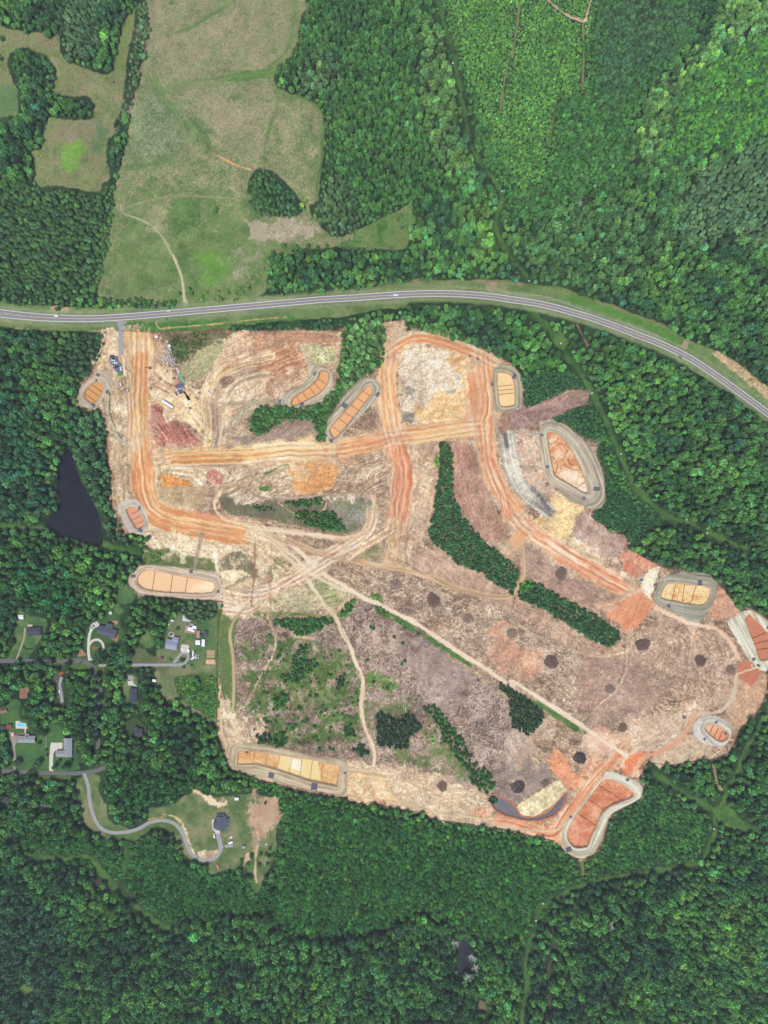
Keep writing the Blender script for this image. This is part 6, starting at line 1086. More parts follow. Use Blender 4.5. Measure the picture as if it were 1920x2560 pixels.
B_ = [('ring-shaped brush pile with a pale centre beside the tan double track, leftmost of the plain', 'B2 900,467', 7, 'branch', 'ash'), ('large near-black brush pile between two paler ones below the tan double track', 'B2 1150,570', 9, 'branch_dark', 'charred'), ('small pale-centred brush pile right of the large near-black one', 'B2 1375,688', 6, 'branch', 'ash'),
      ('rusty brush pile at the edge of the orange-tinted ground', 'C2 -2,785', 7, 'branch', 'ash'), ('dark brush pile on the pink streaked ground left of centre of the plain', 'C2 256,970', 8, 'branch_dark', 'charred'), ('brush pile between the long tree block and the orange diagonal road', 'C2 320,400', 7.5, 'branch', 'charred'),
      ('big round dark brush pile just below the orange mound end', 'C2 846,860', 9, 'branch_dark', 'charred'), ('round near-black brush pile in the right part of the plain', 'C2 1220,963', 8, 'branch_dark', 'charred'), ('brown brush pile with a cream centre in the middle of the plain', 'C2 633,1146', 6.5, 'branch', 'ash'),
      ('brush pile low on the plain, nearest the diagonal track', 'C2 716,1395', 6.5, 'branch', 'charred'), ('blue-black burnt pile below the diagonal track beside the orange ramp', 'C2 440,1590', 7.5, 'branch_dark', 'black_paint'), ('grey-purple brush pile above the southern tree boundary', 'B3 1208,117', 7.5, 'branch', 'charred'),
      ('blackest brush pile left of the grey crescent pond', 'C3 38,122', 8.5, 'branch_dark', 'black_paint'), ('scattered grey-brown pile beside the striped spoil above the crescent pond', 'C3 215,95', 5, 'branch', 'ash'), ('loose grey heap beside the pipe at the right edge of the plain', 'C2 1415,1022', 6, 'branch', 'ash')]
for i, (l_, p_, r_, m1, m2) in enumerate(B_): brush(l_, p_, r_*.96, i, m1, m2, 170, 1.6, .9 if i % 2 else 1.08)
def slashpile(label, pos, r, seed, m='branch', n=120):
    px, py = at(pos); rg = random.Random(seed); s = MB()
    for i in range(n): a = rg.uniform(0, 6.283); q = r*rg.random()**.7; d = rg.gauss(.6, .7); L = rg.uniform(1.5, 5); x, y = q*math.cos(a)*1.3, q*math.sin(a)*.8; z = rg.uniform(.1, 1.6)*(1-q/r*.7); s.tube((x, y, z), (x+L*math.cos(d), y+L*math.sin(d), z+rg.uniform(-.3, .5)), rg.uniform(.08, .2), 4, .05, False)
    tag(s.build('slash_heap', m, None, W3(px, py)), label, 'slash heap', 'heaps of felled branches')
for l_, p_, r_, m_ in (('reddish fan of felled branches in the middle of the slash field', 'B2 1010,890', 7, 'branch'), ('dark brown heap of branches right of centre of the slash field', 'B2 1340,1180', 6, 'branch'), ('purple-brown heap at the lower left corner of the slash field', 'B2 310,1500', 8, 'branch_dark'), ('wide brown heap beside the left boundary track of the slash field', 'A2 1630,1370', 9, 'branch'),
    ('grey tangle of dead limbs inside the loop road', 'B2 650,20', 9, 'dead_wood'), ('small dark heap below the green hedge left of the pale track', 'B2 180,800', 5, 'branch_dark'), ('brown heap left of the lower end of the pale track', 'B2 520,1480', 6, 'branch')): slashpile(l_, p_, r_, len(l_), m_)
def logs(label, spec):
    for i, (a, b) in enumerate(spec):
        (ax, ay), (bx, by) = at('B2 '+a), at('B2 '+b); c_ = W3((ax+bx)/2, (ay+by)/2, .25); mb = MB(); mb.tube((wx(ax)-c_[0], wy(ay)-c_[1], .1), (wx(bx)-c_[0], wy(by)-c_[1], .2), .42, 6, .2)
        tag(mb.build('bleached_log', 'dead_wood', None, c_), label, 'log', 'bleached logs on the slash field')
logs('bleached white log in the vertical scatter right of the pale track', [('950,1155','953,1185'),('945,1180','965,1200'),('952,1200','958,1235'),('965,1215','968,1250'),('955,1250','962,1280'),('968,1265','972,1300'),('912,1140','918,1146')]); logs('bleached white log lying beside the bend of the pale track', [('712,1165','730,1190'),('720,1160','735,1186'),('680,1180','690,1200')])
logs('bleached white log at the top of the slash field by the reddish fan', [('1085,850','1108,858'),('1080,870','1095,885'),('1105,855','1112,846')]); logs('bleached white limb at the foot of the tree line', [('1380,1570','1400,1600'),('1375,1600','1410,1590'),('1395,1600','1400,1625')])
# ------------------------------------------------------------------ poles, rail, fences, covers
for i, (s_, l_) in enumerate([('A1 193,462', 'first utility pole from the left, south of the highway'), ('A1 601,470', 'utility pole left of the site access road'), ('A1 1025,452', 'utility pole in the green strip right of the site access road'), ('A1 1463,408', 'utility pole in the green strip with the thin orange ditch'), ('B1 193,372', 'utility pole above the low dark plantation'), ('B1 585,340', 'utility pole in the middle of the highway south verge'), ('B1 975,300', 'utility pole touching the crowns where the south woods meet the highway'),
    ('C1 205,260', 'utility pole north of the highway near the curve start'), ('C1 461,262', 'utility pole at the forest edge above the wide green verge'), ('C1 880,405', 'utility pole at the forest edge midway down the curve'), ('C1 1290,605', 'utility pole right of the brown farm gate track')]):
    px, py = at(s_); t = empty('utility_pole', wx(px), wy(py), 0, .1); tag(t, l_, 'utility pole', 'utility poles along the highway')
    MB().tube((0,0,0),(0,0,11),.2,8,.14).build('pole', 'wood_pole', t); c = MB().box(0,0,10.3,.18,2.6,.16).build('crossarm', 'wood_pole', t); mb = MB(); [mb.tube((0,y,10.4),(0,y,10.7),.07,6) for y in (-1.2,0,1.2)]; mb.build('insulators', 'galv', c)
pl = [at(s) for s in ('A1 193,462', 'A1 601,470', 'A1 1025,452', 'A1 1463,408', 'B1 193,372', 'B1 585,340', 'B1 975,300')]; mb = MB()
for y in (-1.2, 0, 1.2):
    for a, b in zip(pl[:-1], pl[1:]):
        for k in range(8):
            p0 = [a[0]+(b[0]-a[0])*k/8, a[1]+(b[1]-a[1])*k/8]; p1 = [a[0]+(b[0]-a[0])*(k+1)/8, a[1]+(b[1]-a[1])*(k+1)/8]; z0 = 10.6-3*4*(k/8)*(1-k/8)*.5; z1 = 10.6-3*4*((k+1)/8)*(1-(k+1)/8)*.5
            mb.tube((wx(p0[0]), wy(p0[1])+y, z0), (wx(p1[0]), wy(p1[1])+y, z1), .03, 3, None, False)
tag(mb.build('power_line', 'steel'), 'thin sagging wires strung between the poles south of the highway', 'power line')
gp = smooth(P('C1 -80,225 0,240 100,250 205,262 330,300 450,345 560,382 640,410 760,448 880,492 980,532 1085,585'), False, 6); t = empty('guardrail', wx(gp[0][0]), wy(gp[0][1])); tag(t, 'pale steel guardrail following the north side of the curving highway', 'guardrail')
q = [(wx(a)-t.location.x, wy(b)-t.location.y, .45) for a, b in gp]; mb = MB(); mb.ribbon(q, .35, .22); mb.build('rail', 'galv', t); mb = MB(); [mb.box(x, y-.25, .4, .16, .16, .8) for x, y, z in q]; tag(mb.build('posts', 'wood_pole', t), kind='stuff')
fp = site_p; q = [(wx(a), wy(b), 0) for a, b in fp]; q2 = []
for i in range(len(q)):
    a, b = q[i], q[(i+1) % len(q)]; n = max(1, int(math.hypot(a[0]-b[0], a[1]-b[1])/6))
    for k in range(n): x, y = a[0]+(b[0]-a[0])*k/n, a[1]+(b[1]-a[1])*k/n; q2.append((x, y, zat(x/U+960, 1280-y/U)))
tag(MB().ribbon(q2+[q2[0]], .8, .18).build('silt_fence', 'silt'), 'low dark red silt fence running round the whole cleared building site', 'silt fence')
thing(MB().ribbon([(0, -i*2.9, 0) for i in range(11)], 1.3, .14), 'picket_fence', 'white_paint', 'white fence running down beside the vegetable garden left of the L-shaped house', 'fence', 'z3 967,640')
mh = MB().ring(0,0,0,.7,.35,.75,14).prism([(.7*math.cos(i*math.pi/7), .7*math.sin(i*math.pi/7)) for i in range(14)], .6, .78).mesh('manhole', 'ring_concrete')
for s_, l_ in (('C1 517,890', 'raised sewer manhole beside the round end of the brown cleared spur'), ('C1 705,1283', 'raised sewer manhole halfway down the right-hand green clearing'), ('C1 317,567', 'raised sewer manhole at the grassy knot below the highway'), ('C2 1130,50', 'raised sewer manhole at the upper bend of the green clearing right of the orange road'), ('C2 1265,137', 'raised sewer manhole where the right-hand green clearing fades into the woods'), ('C3 1405,150', 'raised sewer manhole on the green clearing above the lower right crossing'), ('C3 1307,393', 'raised sewer manhole just below the lower right crossing'),
    ('C3 905,682', 'raised sewer manhole, right one on the curved clearing below the kidney basin'), ('C3 790,672', 'raised sewer manhole, left one on the curved clearing below the kidney basin'), ('C3 200,877', 'raised sewer manhole where the curved clearing turns down'), ('C3 155,988', 'raised sewer manhole, lowest on the curved clearing'), ('B0 1275,410', 'raised sewer manhole high on the clearing in the upper woods'), ('B0 1595,1240', 'raised sewer manhole on the clearing before it meets the highway'), ('C1 110,160', 'raised sewer manhole on the highway verge by the clearing mouth')):
    px, py = at(s_); o = bpy.data.objects.new('manhole', mh); o.location = (wx(px), wy(py), zat(px, py)-.02); o.scale = (1.3, 1.3, 1.2); link(o); tag(o, l_, 'manhole', 'sewer manholes in the green clearings')
thing(MB().ring(0,0,0,.5,1.2,1.8,12), 'stone_ring', 'rust_paint', 'rusty stone ring at the grassy knot below the highway', 'stone ring', 'C1 312,545')
# ------------------------------------------------------------------ trees
def ico(sub):
    bm = bmesh.new(); bmesh.ops.create_icosphere(bm, subdivisions=sub, radius=1); v = np.array([q.co[:] for q in bm.verts]); f = [tuple(x.index for x in p.verts) for p in bm.faces]; bm.free(); return v, np.array(f)
IV, IF = ico(2); IV1, IF1 = ico(1)
def leafmat(name, var, tint='INSTANCER'):
    m = bpy.data.materials.new(name); m.use_nodes = True; n = m.node_tree.nodes; l = m.node_tree.links; b = n['Principled BSDF']
    b.inputs['Roughness'].default_value = .75; b.inputs['Specular IOR Level'].default_value = .12
    a = n.new('ShaderNodeAttribute'); a.attribute_name = 'tint'; a.attribute_type = 'INSTANCER'
    c = n.new('ShaderNodeAttribute'); c.attribute_name = 'leafvar'; c.attribute_type = 'GEOMETRY'
    x = n.new('ShaderNodeVectorMath'); x.operation = 'MULTIPLY'; l.new(a.outputs['Color'], x.inputs[0]); l.new(c.outputs['Color'], x.inputs[1]); l.new(x.outputs[0], b.inputs['Base Color'])
    tr = n.new('ShaderNodeBsdfTranslucent'); l.new(x.outputs[0], tr.inputs[0]); mx = n.new('ShaderNodeMixShader'); mx.inputs[0].default_value = .18; l.new(b.outputs[0], mx.inputs[1]); l.new(tr.outputs[0], mx.inputs[2]); l.new(mx.outputs[0], n['Material Output'].inputs[0])
    return m
M['leaf'] = leafmat('foliage', .3)
def crown(name, kind, seed):
    """unit-radius, unit-height tree crown built from rough lobes and loose leaf clumps"""
    r = np.random.default_rng(seed); V = []; F = []; K = []; n = 0
    def lobe(c, rad, sq, shade, big=True):
        nonlocal n
        v = (IV if big else IV1).copy(); f = IF if big else IF1
        d = 1+r.uniform(-.22, .22, len(v)); v = v*d[:, None]*np.array([rad, rad, rad*sq])+c; V.append(v); F.append(f+n); n += len(v); K.append(shade*(.86+.28*r.random(len(v))))
    def cards(cs, nr, size, shade):
        nonlocal n
        for c, nn, sh in zip(cs, nr, shade):
            u = np.cross(nn, r.normal(size=3)); u /= np.linalg.norm(u)+1e-6; w_ = np.cross(nn, u); s = size*r.uniform(.6, 1.3)
            q = np.array([c-u*s, c+w_*s*.8, c+u*s, c-w_*s*.8]); V.append(q); F.append(np.array([[n, n+1, n+2], [n, n+2, n+3]])); n += 4; K.append(np.repeat(sh, 4))
    if kind == 'broad':
        N = 30; C_ = []; lobe(np.array([0, 0, .56]), .5, .4, .9)
        for i in range(7): a = i*.9+r.uniform(-.2, .2); q = r.uniform(.35, .6); lobe(np.array([q*math.cos(a), q*math.sin(a), r.uniform(.16, .42)]), r.uniform(.26, .36), .5, r.uniform(.8, 1.1), False)
        for i in range(N):
            t = (i+.5)/N; ph = i*2.39996+r.uniform(-.4, .4); el = math.acos(1-t*1.1); rr = r.uniform(.6, 1.02); x = math.sin(el)*math.cos(ph)*rr*.8; y = math.sin(el)*math.sin(ph)*rr*.8; z = .56+.38*math.cos(el)*rr
            rad = r.uniform(.15, .31); sh = r.uniform(.66, 1.36); lobe(np.array([x, y, z]), rad, .42, sh); C_.append((np.array([x, y, z]), rad, sh))
        cs = []; nn = []; ss = []
        for c, rad, sh in C_:
            for j in range(16):
                d = r.normal(size=3); d[2] = abs(d[2])*.8; d /= np.linalg.norm(d); cs.append(c+d*rad*r.uniform(.95, 1.25)*np.array([1, 1, .42])); nn.append(d+r.normal(size=3)*.4); ss.append(sh*r.uniform(.7, 1.35))
        cards(cs, nn, .085, ss)
    elif kind == 'pine':
        lobe(np.array([0, 0, .6]), .45, .6, .8)
        for tier, (z, R_) in enumerate(((.48, .82), (.60, .74), (.71, .6), (.82, .42), (.92, .22))):
            m_ = 7-tier
            for i in range(max(m_, 2)):
                a = 2*math.pi*i/m_+tier*.7+r.uniform(-.25, .25); rr = R_*r.uniform(.6, .95); lobe(np.array([rr*.75*math.cos(a), rr*.75*math.sin(a), z+r.uniform(-.03, .03)]), R_*.42, .28, r.uniform(.75, 1.2), False)
        cs = []; nn = []; ss = []
        for j in range(240): t = r.random(); a = r.uniform(0, 6.283); R_ = (1-t)*.95+.08; z = .42+t*.55; d = np.array([math.cos(a), math.sin(a), .7]); cs.append(np.array([R_*math.cos(a)*r.uniform(.6, 1), R_*math.sin(a)*r.uniform(.6, 1), z])); nn.append(d+r.normal(size=3)*.3); ss.append(r.uniform(.65, 1.25))
        cards(cs, nn, .10, ss)
    else:   # young tree or shrub: a few upright clumps
        for i in range(9):
            a = i*2.4; rr = .52*math.sqrt(i/9); lobe(np.array([rr*math.cos(a), rr*math.sin(a), .62-.35*rr+r.uniform(-.06, .06)]), r.uniform(.28, .46), .7, r.uniform(.72, 1.25), False)
        cs = []; nn = []; ss = []
        for j in range(130): a = r.uniform(0, 6.283); q = math.sqrt(r.random()); cs.append(np.array([q*math.cos(a), q*math.sin(a), .95-.6*q*q*r.uniform(.7, 1.2)])); nn.append(np.array([math.cos(a)*q, math.sin(a)*q, .8])+r.normal(size=3)*.4); ss.append(r.uniform(.65, 1.35))
        cards(cs, nn, .15, ss)
    V = np.concatenate(V); F = np.concatenate(F); K = np.concatenate(K)
    me = bpy.data.meshes.new(name); me.from_pydata(V.tolist(), [], F.tolist()); ca = me.color_attributes.new('leafvar', 'FLOAT_COLOR', 'POINT')
    c4 = np.ones((len(V), 4), np.float32); c4[:, 0] = K*(.93+.14*r.random()); c4[:, 1] = K; c4[:, 2] = K*.95; ca.data.foreach_set('color', c4.ravel()); me.materials.append(M['leaf']); return me
KINDS = ['broad', 'pine', 'young']; NV = {'broad': 7, 'pine': 4, 'young': 5}
CROWN = {k: [crown('crown', k, 10*i+j) for j in range(NV[k])] for i, k in enumerate(KINDS)}
trunk_me = MB().tube((0,0,-.02), (0,0,.62), .055, 7, .03).tube((0,0,.4), (.22,.1,.6), .02, 5, .01).tube((0,0,.42), (-.2,.15,.62), .02, 5, .01).tube((0,0,.38), (.02,-.24,.6), .02, 5, .01).mesh('trunk', 'trunk')
# candidates: type -> (spacing m, kind, radius range m, height range m)
TYPES = {1: (6.7, 'broad', (3.1, 6.2), (11, 18)), 2: (5.2, 'pine', (2.8, 4.0), (8, 11.5)), 3: (5.2, 'broad', (2.6, 4.1), (9, 15)), 4: (2.8, 'young', (1.4, 2.2), (2.2, 4.2)), 5: (3.8, 'young', (2.0, 3.3), (4.0, 7.5))}
EX = 40      # metres beyond the frame
def samp(A, px, py):
    i = np.clip(((px-PX0)/GS).astype(int), 0, W-1); j = np.clip(((py-PY0)/GS).astype(int), 0, HH-1); return A[j, i]
# keep crowns off roofs, drives and other built things
BLK = np.zeros((HH, W), bool)
def block(p, r): 
    bb_ = box(np.array(p)[None], r); j0, j1, i0, i1 = bb_; BLK[j0:j1, i0:i1] |= np.hypot(X[j0:j1, i0:i1]-p[0], Y[j0:j1, i0:i1]-p[1]) < r
for s_, r_ in [('z0 700,650', 26), ('z0 420,355', 12), ('z1 725,665', 34), ('z2 405,930', 24), ('h3 615,700', 20), ('h3 785,1800', 12), ('h3 1265,245', 7), ('z0 480,1920', 16), ('z3 540,738', 28), ('z3 440,430', 20), ('z3 1400,905', 30), ('A3 25,205', 14), ('A3 285,250', 13), ('z5 545,745', 30), ('z3 180,482', 10), ('A1 193,462', 6), ('A1 601,470', 6), ('z0 1200,1780', 9)]: block(P(s_)[0], r_)
TR = []
rg = np.random.default_rng(21)
for ty, (sp, kind, (r0, r1), (h0, h1)) in TYPES.items():
    s = sp/U; nx = int((2080+2*EX/U)/s); ny = int((2720+2*EX/U)/(s*.866)); ii, jj = np.meshgrid(np.arange(nx), np.arange(ny))
    px = (-60+(ii+.5*(jj % 2))*s+rg.uniform(-.42, .42, ii.shape)*s).ravel(); py = (-70+jj*s*.866+rg.uniform(-.42, .42, ii.shape)*s).ravel()
    px = px.clip(-70, 1995); py = py.clip(-75, 2635); n = len(px)
    big = rg.random(n)**1.9; rad = r0+(r1-r0)*big; ht = h0+(h1-h0)*np.clip(big*.6+rg.random(n)*.5, 0, 1)
    k = 1/(1-ht*.75/H_CAM); qx = 960+(px-960)*k; qy = 1280+(py-1280)*k     # where the crown is seen
    rr = rad/U*.55
    ok = (samp(TT, px, py) == ty) & (samp(TT, qx, qy) > 0) & ~samp(BLK, qx, qy) & ~samp(BLK, px, py)
    for ax, ay in ((1, 0), (-1, 0), (0, 1), (0, -1)): ok &= samp(TT, qx+ax*rr, qy+ay*rr) > 0
    # openings in the mature wood
    if ty == 1: ok &= rg.random(n) > .03
    near = np.zeros(n, bool)
    for dx_, dy_ in ((22, 0), (-22, 0), (0, 22), (0, -22), (14, 14), (-14, 14), (14, -14), (-14, -14)): near |= samp(TT, px+dx_, py+dy_) == 0
    rad = np.where(near, rad*.8, rad); ht = np.where(near, ht*.55, ht)
    px, py, qx, qy, rad, ht = (a[ok] for a in (px, py, qx, qy, rad, ht)); c = samp(FC, qx, qy).copy(); m = len(px)
    b = rg.normal(0, .10 if ty != 1 else .12, m).clip(-.3, .35); c *= (1+b)[:, None]*np.array([.97, 1.03, .95])
    sp_ = rg.random(m)
    yl = sp_ < .10; c[yl] = c[yl]*np.array([1.14, 1.09, 1.0]); bl = (sp_ > .90); c[bl] = c[bl]*np.array([1.04, 1.12, 1.28]); dk = (sp_ > .8) & (sp_ < .88); c[dk] *= .78
    for i in range(m): TR.append((kind, ty, px[i], py[i], rad[i], ht[i], c[i]))
print('trees', len(TR))
# single trees and shrubs: survey point, radius m, height m, kind, colour
SING = []
def single(view, pts, rad, ht, kind, c, label, name='shrub'):
    for s in pts.split(): p = P(view+' '+s)[0]; SING.append((kind, p[0], p[1], rad*random.uniform(.85, 1.15), ht*random.uniform(.85, 1.15), np.array(c, np.float32)/255*random.uniform(.85, 1.15), label, name))
def clump(view, poly, sp, rad, ht, kind, c, label, name='shrub', dens=1.0):
    p = P(view+' '+poly); x0, y0 = p.min(0); x1, y1 = p.max(0); s = sp/U
    for y in np.arange(y0, y1, s):
        for x in np.arange(x0, x1, s):
            x_, y_ = x+random.uniform(-.45, .45)*s, y+random.uniform(-.45, .45)*s; ins = False
            for k in range(len(p)):
                (ax, ay), (bx, by) = p[k], p[k-1]
                if (ay > y_) != (by > y_) and x_ < ax+(y_-ay)*(bx-ax)/(by-ay): ins = not ins
            if ins and random.random() < dens: SING.append((kind, x_, y_, rad*random.uniform(.75, 1.25), ht*random.uniform(.8, 1.2), np.array(c, np.float32)/255*random.uniform(.8, 1.3)*np.array([random.uniform(.94, 1.12), 1, .98]), label, name))
G1 = (62, 104, 56); G2 = (56, 88, 56); G3 = (84, 138, 58)
# tree islands on the site
isl = lambda v, poly, sp, r, h, k, c, l, n='young_tree', d=1.0: clump(v, poly, sp, r, h, k, c, l, n, d)
isl('B1', '640,440 820,440 835,560 815,700 730,765 620,835 570,900 500,1000 455,1060 440,1205 400,1200 380,1100 350,1062 250,1060 130,1085 60,1150 -20,1165 A1 1640,1170 1612,1080 1650,1020 B1 20,978 130,975 300,992 430,950 520,860 540,700 560,600 560,480 600,440', 3.7, 2.7, 6, 'young', (62, 102, 56), 'young tree in the curving green band between the upper left bowl and the diagonal pond')
isl('B1', '640,440 820,440 830,520 780,700 640,820 560,870 560,700 600,500', 6.5, 3.7, 12, 'broad', (84, 124, 76), 'taller broadleaf tree in the curving green band between the bowl and the diagonal pond', 'broadleaf_tree')
isl('B1', '1190,1212 1250,1215 1270,1300 1275,1500 1300,1600 1340,1700 B2 1330,20 1420,120 1500,210 1600,280 C2 -10,330 45,400 25,460 0,545 B2 1640,520 1560,470 1450,390 1320,340 1200,240 1130,180 1115,140 1150,20 1150,0 B1 1150,1659 1170,1500 1190,1350', 3.2, 2.3, 5, 'young', (54, 92, 56), 'young tree in the long dark green bent strip left standing in the middle of the site')
isl('C2', '30,540 60,480 110,440 200,480 300,550 450,620 560,680 690,780 700,810 640,880 560,850 440,780 330,700 220,640 130,600 60,570', 3.2, 2.3, 5, 'young', (54, 92, 56), 'young tree in the straight dark green block below the orange diagonal road')
isl('B2', '100,695 450,690 490,690 500,710 380,780 280,800 200,750 120,730', 3.2, 2.3, 6, 'young', (58, 106, 56), 'young tree in the green hedge left of the pale crossing track')
isl('B2', '530,650 600,580 640,570 630,640 560,690', 3.2, 2.2, 6, 'young', (64, 118, 56), 'young tree in the bright clump where the two pale tracks cross')
isl('B2', '770,1300 860,1300 890,1350 1000,1300 1070,1400 980,1460 990,1530 900,1520 790,1510 780,1400', 3.2, 2.3, 9, 'pine', (60, 88, 62), 'young pine in the square dark block in the slash field', 'pine_tree')
isl('B2', '1080,1270 1160,1240 1230,1340 1320,1440 1400,1600 1470,1659 B3 1480,0 1560,100 1500,160 1400,100 1370,20 B2 1310,1600 1210,1480 1190,1380 1120,1320', 3.6, 2.2, 6, 'young', G1, 'young tree in the diagonal green line of the slash field', 'young_tree', .8)
isl('C2', '0,1150 120,1230 200,1290 190,1360 110,1440 60,1420 0,1390 B2 1640,1310 1640,1210 1560,1120 1600,1100', 3.2, 2.3, 9, 'pine', (60, 88, 62), 'young pine in the dark wedge under the diagonal track', 'pine_tree')
isl('B1', '180,1600 300,1580 420,1570 420,1620 250,1630', 3.2, 2.1, 5, 'young', G1, 'young tree in the green hedge inside the loop road'); isl('B2', '250,0 500,0 560,60 580,130 450,130 330,80 260,40', 3.2, 2.2, 6, 'young', G1, 'young tree in the larger green clump inside the loop road')
isl('B1', '-30,1610 60,1620 150,1640 100,1659 -20,1659', 3.6, 1.8, 4, 'young', G2, 'low dark shrub at the left end inside the loop road', 'shrub', .7)
isl('B2', '280,870 330,860 320,960 380,960 400,990 330,1060 270,1110 170,1100 160,1060 230,1040 240,940', 3.4, 2.2, 5, 'young', (58, 100, 54), 'shrub in the tall green thicket of the slash field'); isl('B2', '100,1220 160,1170 210,1180 200,1250 130,1280', 3.4, 2.1, 5, 'young', (62, 108, 54), 'shrub in the green thicket at the left of the slash field', 'shrub')
isl('B2', '530,1070 575,1040 580,1080 545,1160 520,1140', 3, 2.1, 5, 'young', G2, 'shrub in the narrow dark clump left of the pale track', 'shrub'); isl('B2', '570,1400 620,1370 640,1430 590,1470', 3, 2.2, 5, 'young', G1, 'shrub in the round clump left of the pale track foot', 'shrub')
isl('B2', '620,1530 700,1500 730,1560 690,1580', 3, 2.2, 6, 'young', G2, 'shrub in the dark clump above the cream basin', 'shrub'); isl('B2', '110,1440 190,1430 200,1500 130,1530', 3.2, 2.3, 6, 'young', G1, 'shrub in the bright clump above the cream basin corner', 'shrub'); isl('B2', '0,1450 60,1420 100,1450 90,1500 20,1500', 3.2, 2.2, 6, 'young', G2, 'shrub in the dark clump at the lower left of the slash field', 'shrub')
single('B2', '745,745 760,755 950,850 965,965 945,985 150,850 155,930 140,940 90,800 50,1170 55,1340 70,1360 215,1380 240,1400 255,1380 300,1360 380,1390 420,1300 390,1460 410,1530 480,1530 500,1540 410,1540 330,1350 560,1310 640,1450 895,810 820,1320 850,1140 760,1100 720,960 350,1190 390,1190 280,1270 540,900 20,1240', 2.4, 4, 'young', (58, 98, 54), 'lone dark green shrub scattered on the slash field')
isl('B2', '0,900 300,840 600,960 680,1250 560,1500 200,1520 -20,1420', 7, 1.7, 3, 'young', (66, 100, 56), 'low green shrub in the regrowth left of the pale track', 'shrub', .33)
isl('B2', '720,1050 860,1060 900,1140 830,1160 760,1120', 5.5, 1.7, 3, 'young', G3, 'bright low shrub in the middle of the slash field', 'shrub', .6); isl('B2', '1080,1340 1200,1400 1220,1520 1100,1480', 6, 1.7, 3, 'young', G3, 'bright low shrub right of the dark pine block', 'shrub', .5)
isl('B2', '760,620 860,680 860,650 800,600', 3.5, 1.6, 3, 'young', G1, 'small shrub at the upper end of the green verge of the diagonal track', 'shrub'); isl('B2', '900,690 1100,810 1080,830 920,730', 5, 1.5, 3, 'young', G1, 'small shrub in the green verge of the diagonal track', 'shrub', .6)
isl('A1', '1100,540 1250,490 1380,500 1300,600 1180,690 1130,680', 4.2, 1.5, 2.4, 'young', (60, 84, 46), 'low dark shrub on the brown scrub right of the pipe yard', 'shrub', .8); isl('B1', '1160,1300 1185,1300 1180,1380 1160,1360', 3, 1.6, 3, 'young', G3, 'bright shrub beside the top of the long bent strip', 'shrub')
isl('B3', '1510,190 1550,185 1560,225 1520,230', 3, 2, 5, 'young', G2, 'shrub at the left tip of the grey crescent pond', 'shrub'); isl('C2', '50,470 110,440 150,470 80,520', 3, 2, 5, 'young', (76, 140, 56), 'bright young tree at the left tip of the straight green block')
isl('A2', '960,240 1050,250 1040,330 960,330', 4, 1.5, 2.5, 'young', G1, 'low shrub on the green slope above the wide oval pond', 'shrub', .7)
# yard trees
single('z2', '540,590 650,1250', 2.6, 5, 'broad', (56, 92, 60), 'rounded yard tree in the grass of the cluttered lot', 'broadleaf_tree'); single('z2', '385,1240 820,1365 665,1395', 1.9, 3.5, 'young', (60, 112, 50), 'small round green tree on the lawn below the gabled house', 'shrub'); single('z2', '212,1192', 1.7, 3, 'young', (110, 56, 62), 'dark red ornamental shrub on the lawn left of the loop drive', 'shrub'); single('z2', '600,1210 625,1250 590,1240 120,915', 1.6, 2.6, 'young', (60, 100, 50), 'green shrub inside or beside the loop drive', 'shrub')
single('z3', '830,795', 2.4, 5, 'young', (44, 74, 50), 'dark round tree right of the long grey roofed house', 'shrub'); single('z3', '1250,1170 1505,1155', 2.4, 4.5, 'young', (44, 80, 48), 'dark round shrub south of the L-shaped house', 'shrub'); single('z3', '1180,1270 1380,1260 1440,1290', 4, 9, 'broad', (52, 92, 54), 'broad yard tree between the L-shaped house and the lower street', 'broadleaf_tree'); single('z3', '960,590 975,940 985,1045', 1.8, 3.5, 'young', (44, 74, 50), 'dark bush along the white fence left of the L-shaped house', 'shrub'); single('z3', '700,1360 760,1330 640,1450 730,1500', 4.2, 12, 'broad', (52, 84, 56), 'tree overhanging the lower street between the two drives', 'broadleaf_tree'); single('z3', '850,1180 800,1240 400,1190', 4.5, 11, 'broad', (58, 86, 56), 'large lawn tree between the two white drives', 'broadleaf_tree')
single('z1', '850,960', 2.8, 5, 'broad', (84, 60, 66), 'dark purple-leaved tree south of the dark slate roofed house', 'broadleaf_tree'); single('z1', '540,1180 590,1230 660,1160 590,1100', 4.6, 12, 'broad', (58, 92, 62), 'big tree overhanging the mouth of the looping white drive', 'broadleaf_tree'); single('z1', '1490,690', 2.6, 6, 'broad', (44, 76, 50), 'dark round tree in the clearing west of the cluttered lot', 'broadleaf_tree')
single('A2', '618,1085 660,1120 615,1160 648,1205 612,1230 640,1280 612,1310 636,1350 610,1390 640,1420 625,1460 590,1045 640,1060', 4.6, 12, 'broad', (54, 88, 60), 'tree overhanging the shaded street between the two house clusters', 'broadleaf_tree'); single('A2', '250,975 300,1000 220,985 340,970 450,985 150,1000 120,985', 4, 10, 'broad', (52, 84, 58), 'tree overhanging the upper street', 'broadleaf_tree'); single('z0', '545,1015 600,1015 655,1012 510,980', 1.1, 2, 'young', (40, 56, 42), 'small dark bush in the short row on the lawn by the two-rut drive', 'shrub'); single('A0', '1405,1360 1395,1375', 2.4, 5, 'broad', (62, 110, 56), 'lone bright tree in the lower meadow', 'broadleaf_tree'); single('A0', '740,535', 1.3, 2.5, 'young', G2, 'tiny lone bush in the upper left field', 'shrub'); single('A0', '10,390 -10,370 20,260', 3, 7, 'broad', G1, 'tree clump at the left edge of the upper left field', 'broadleaf_tree')
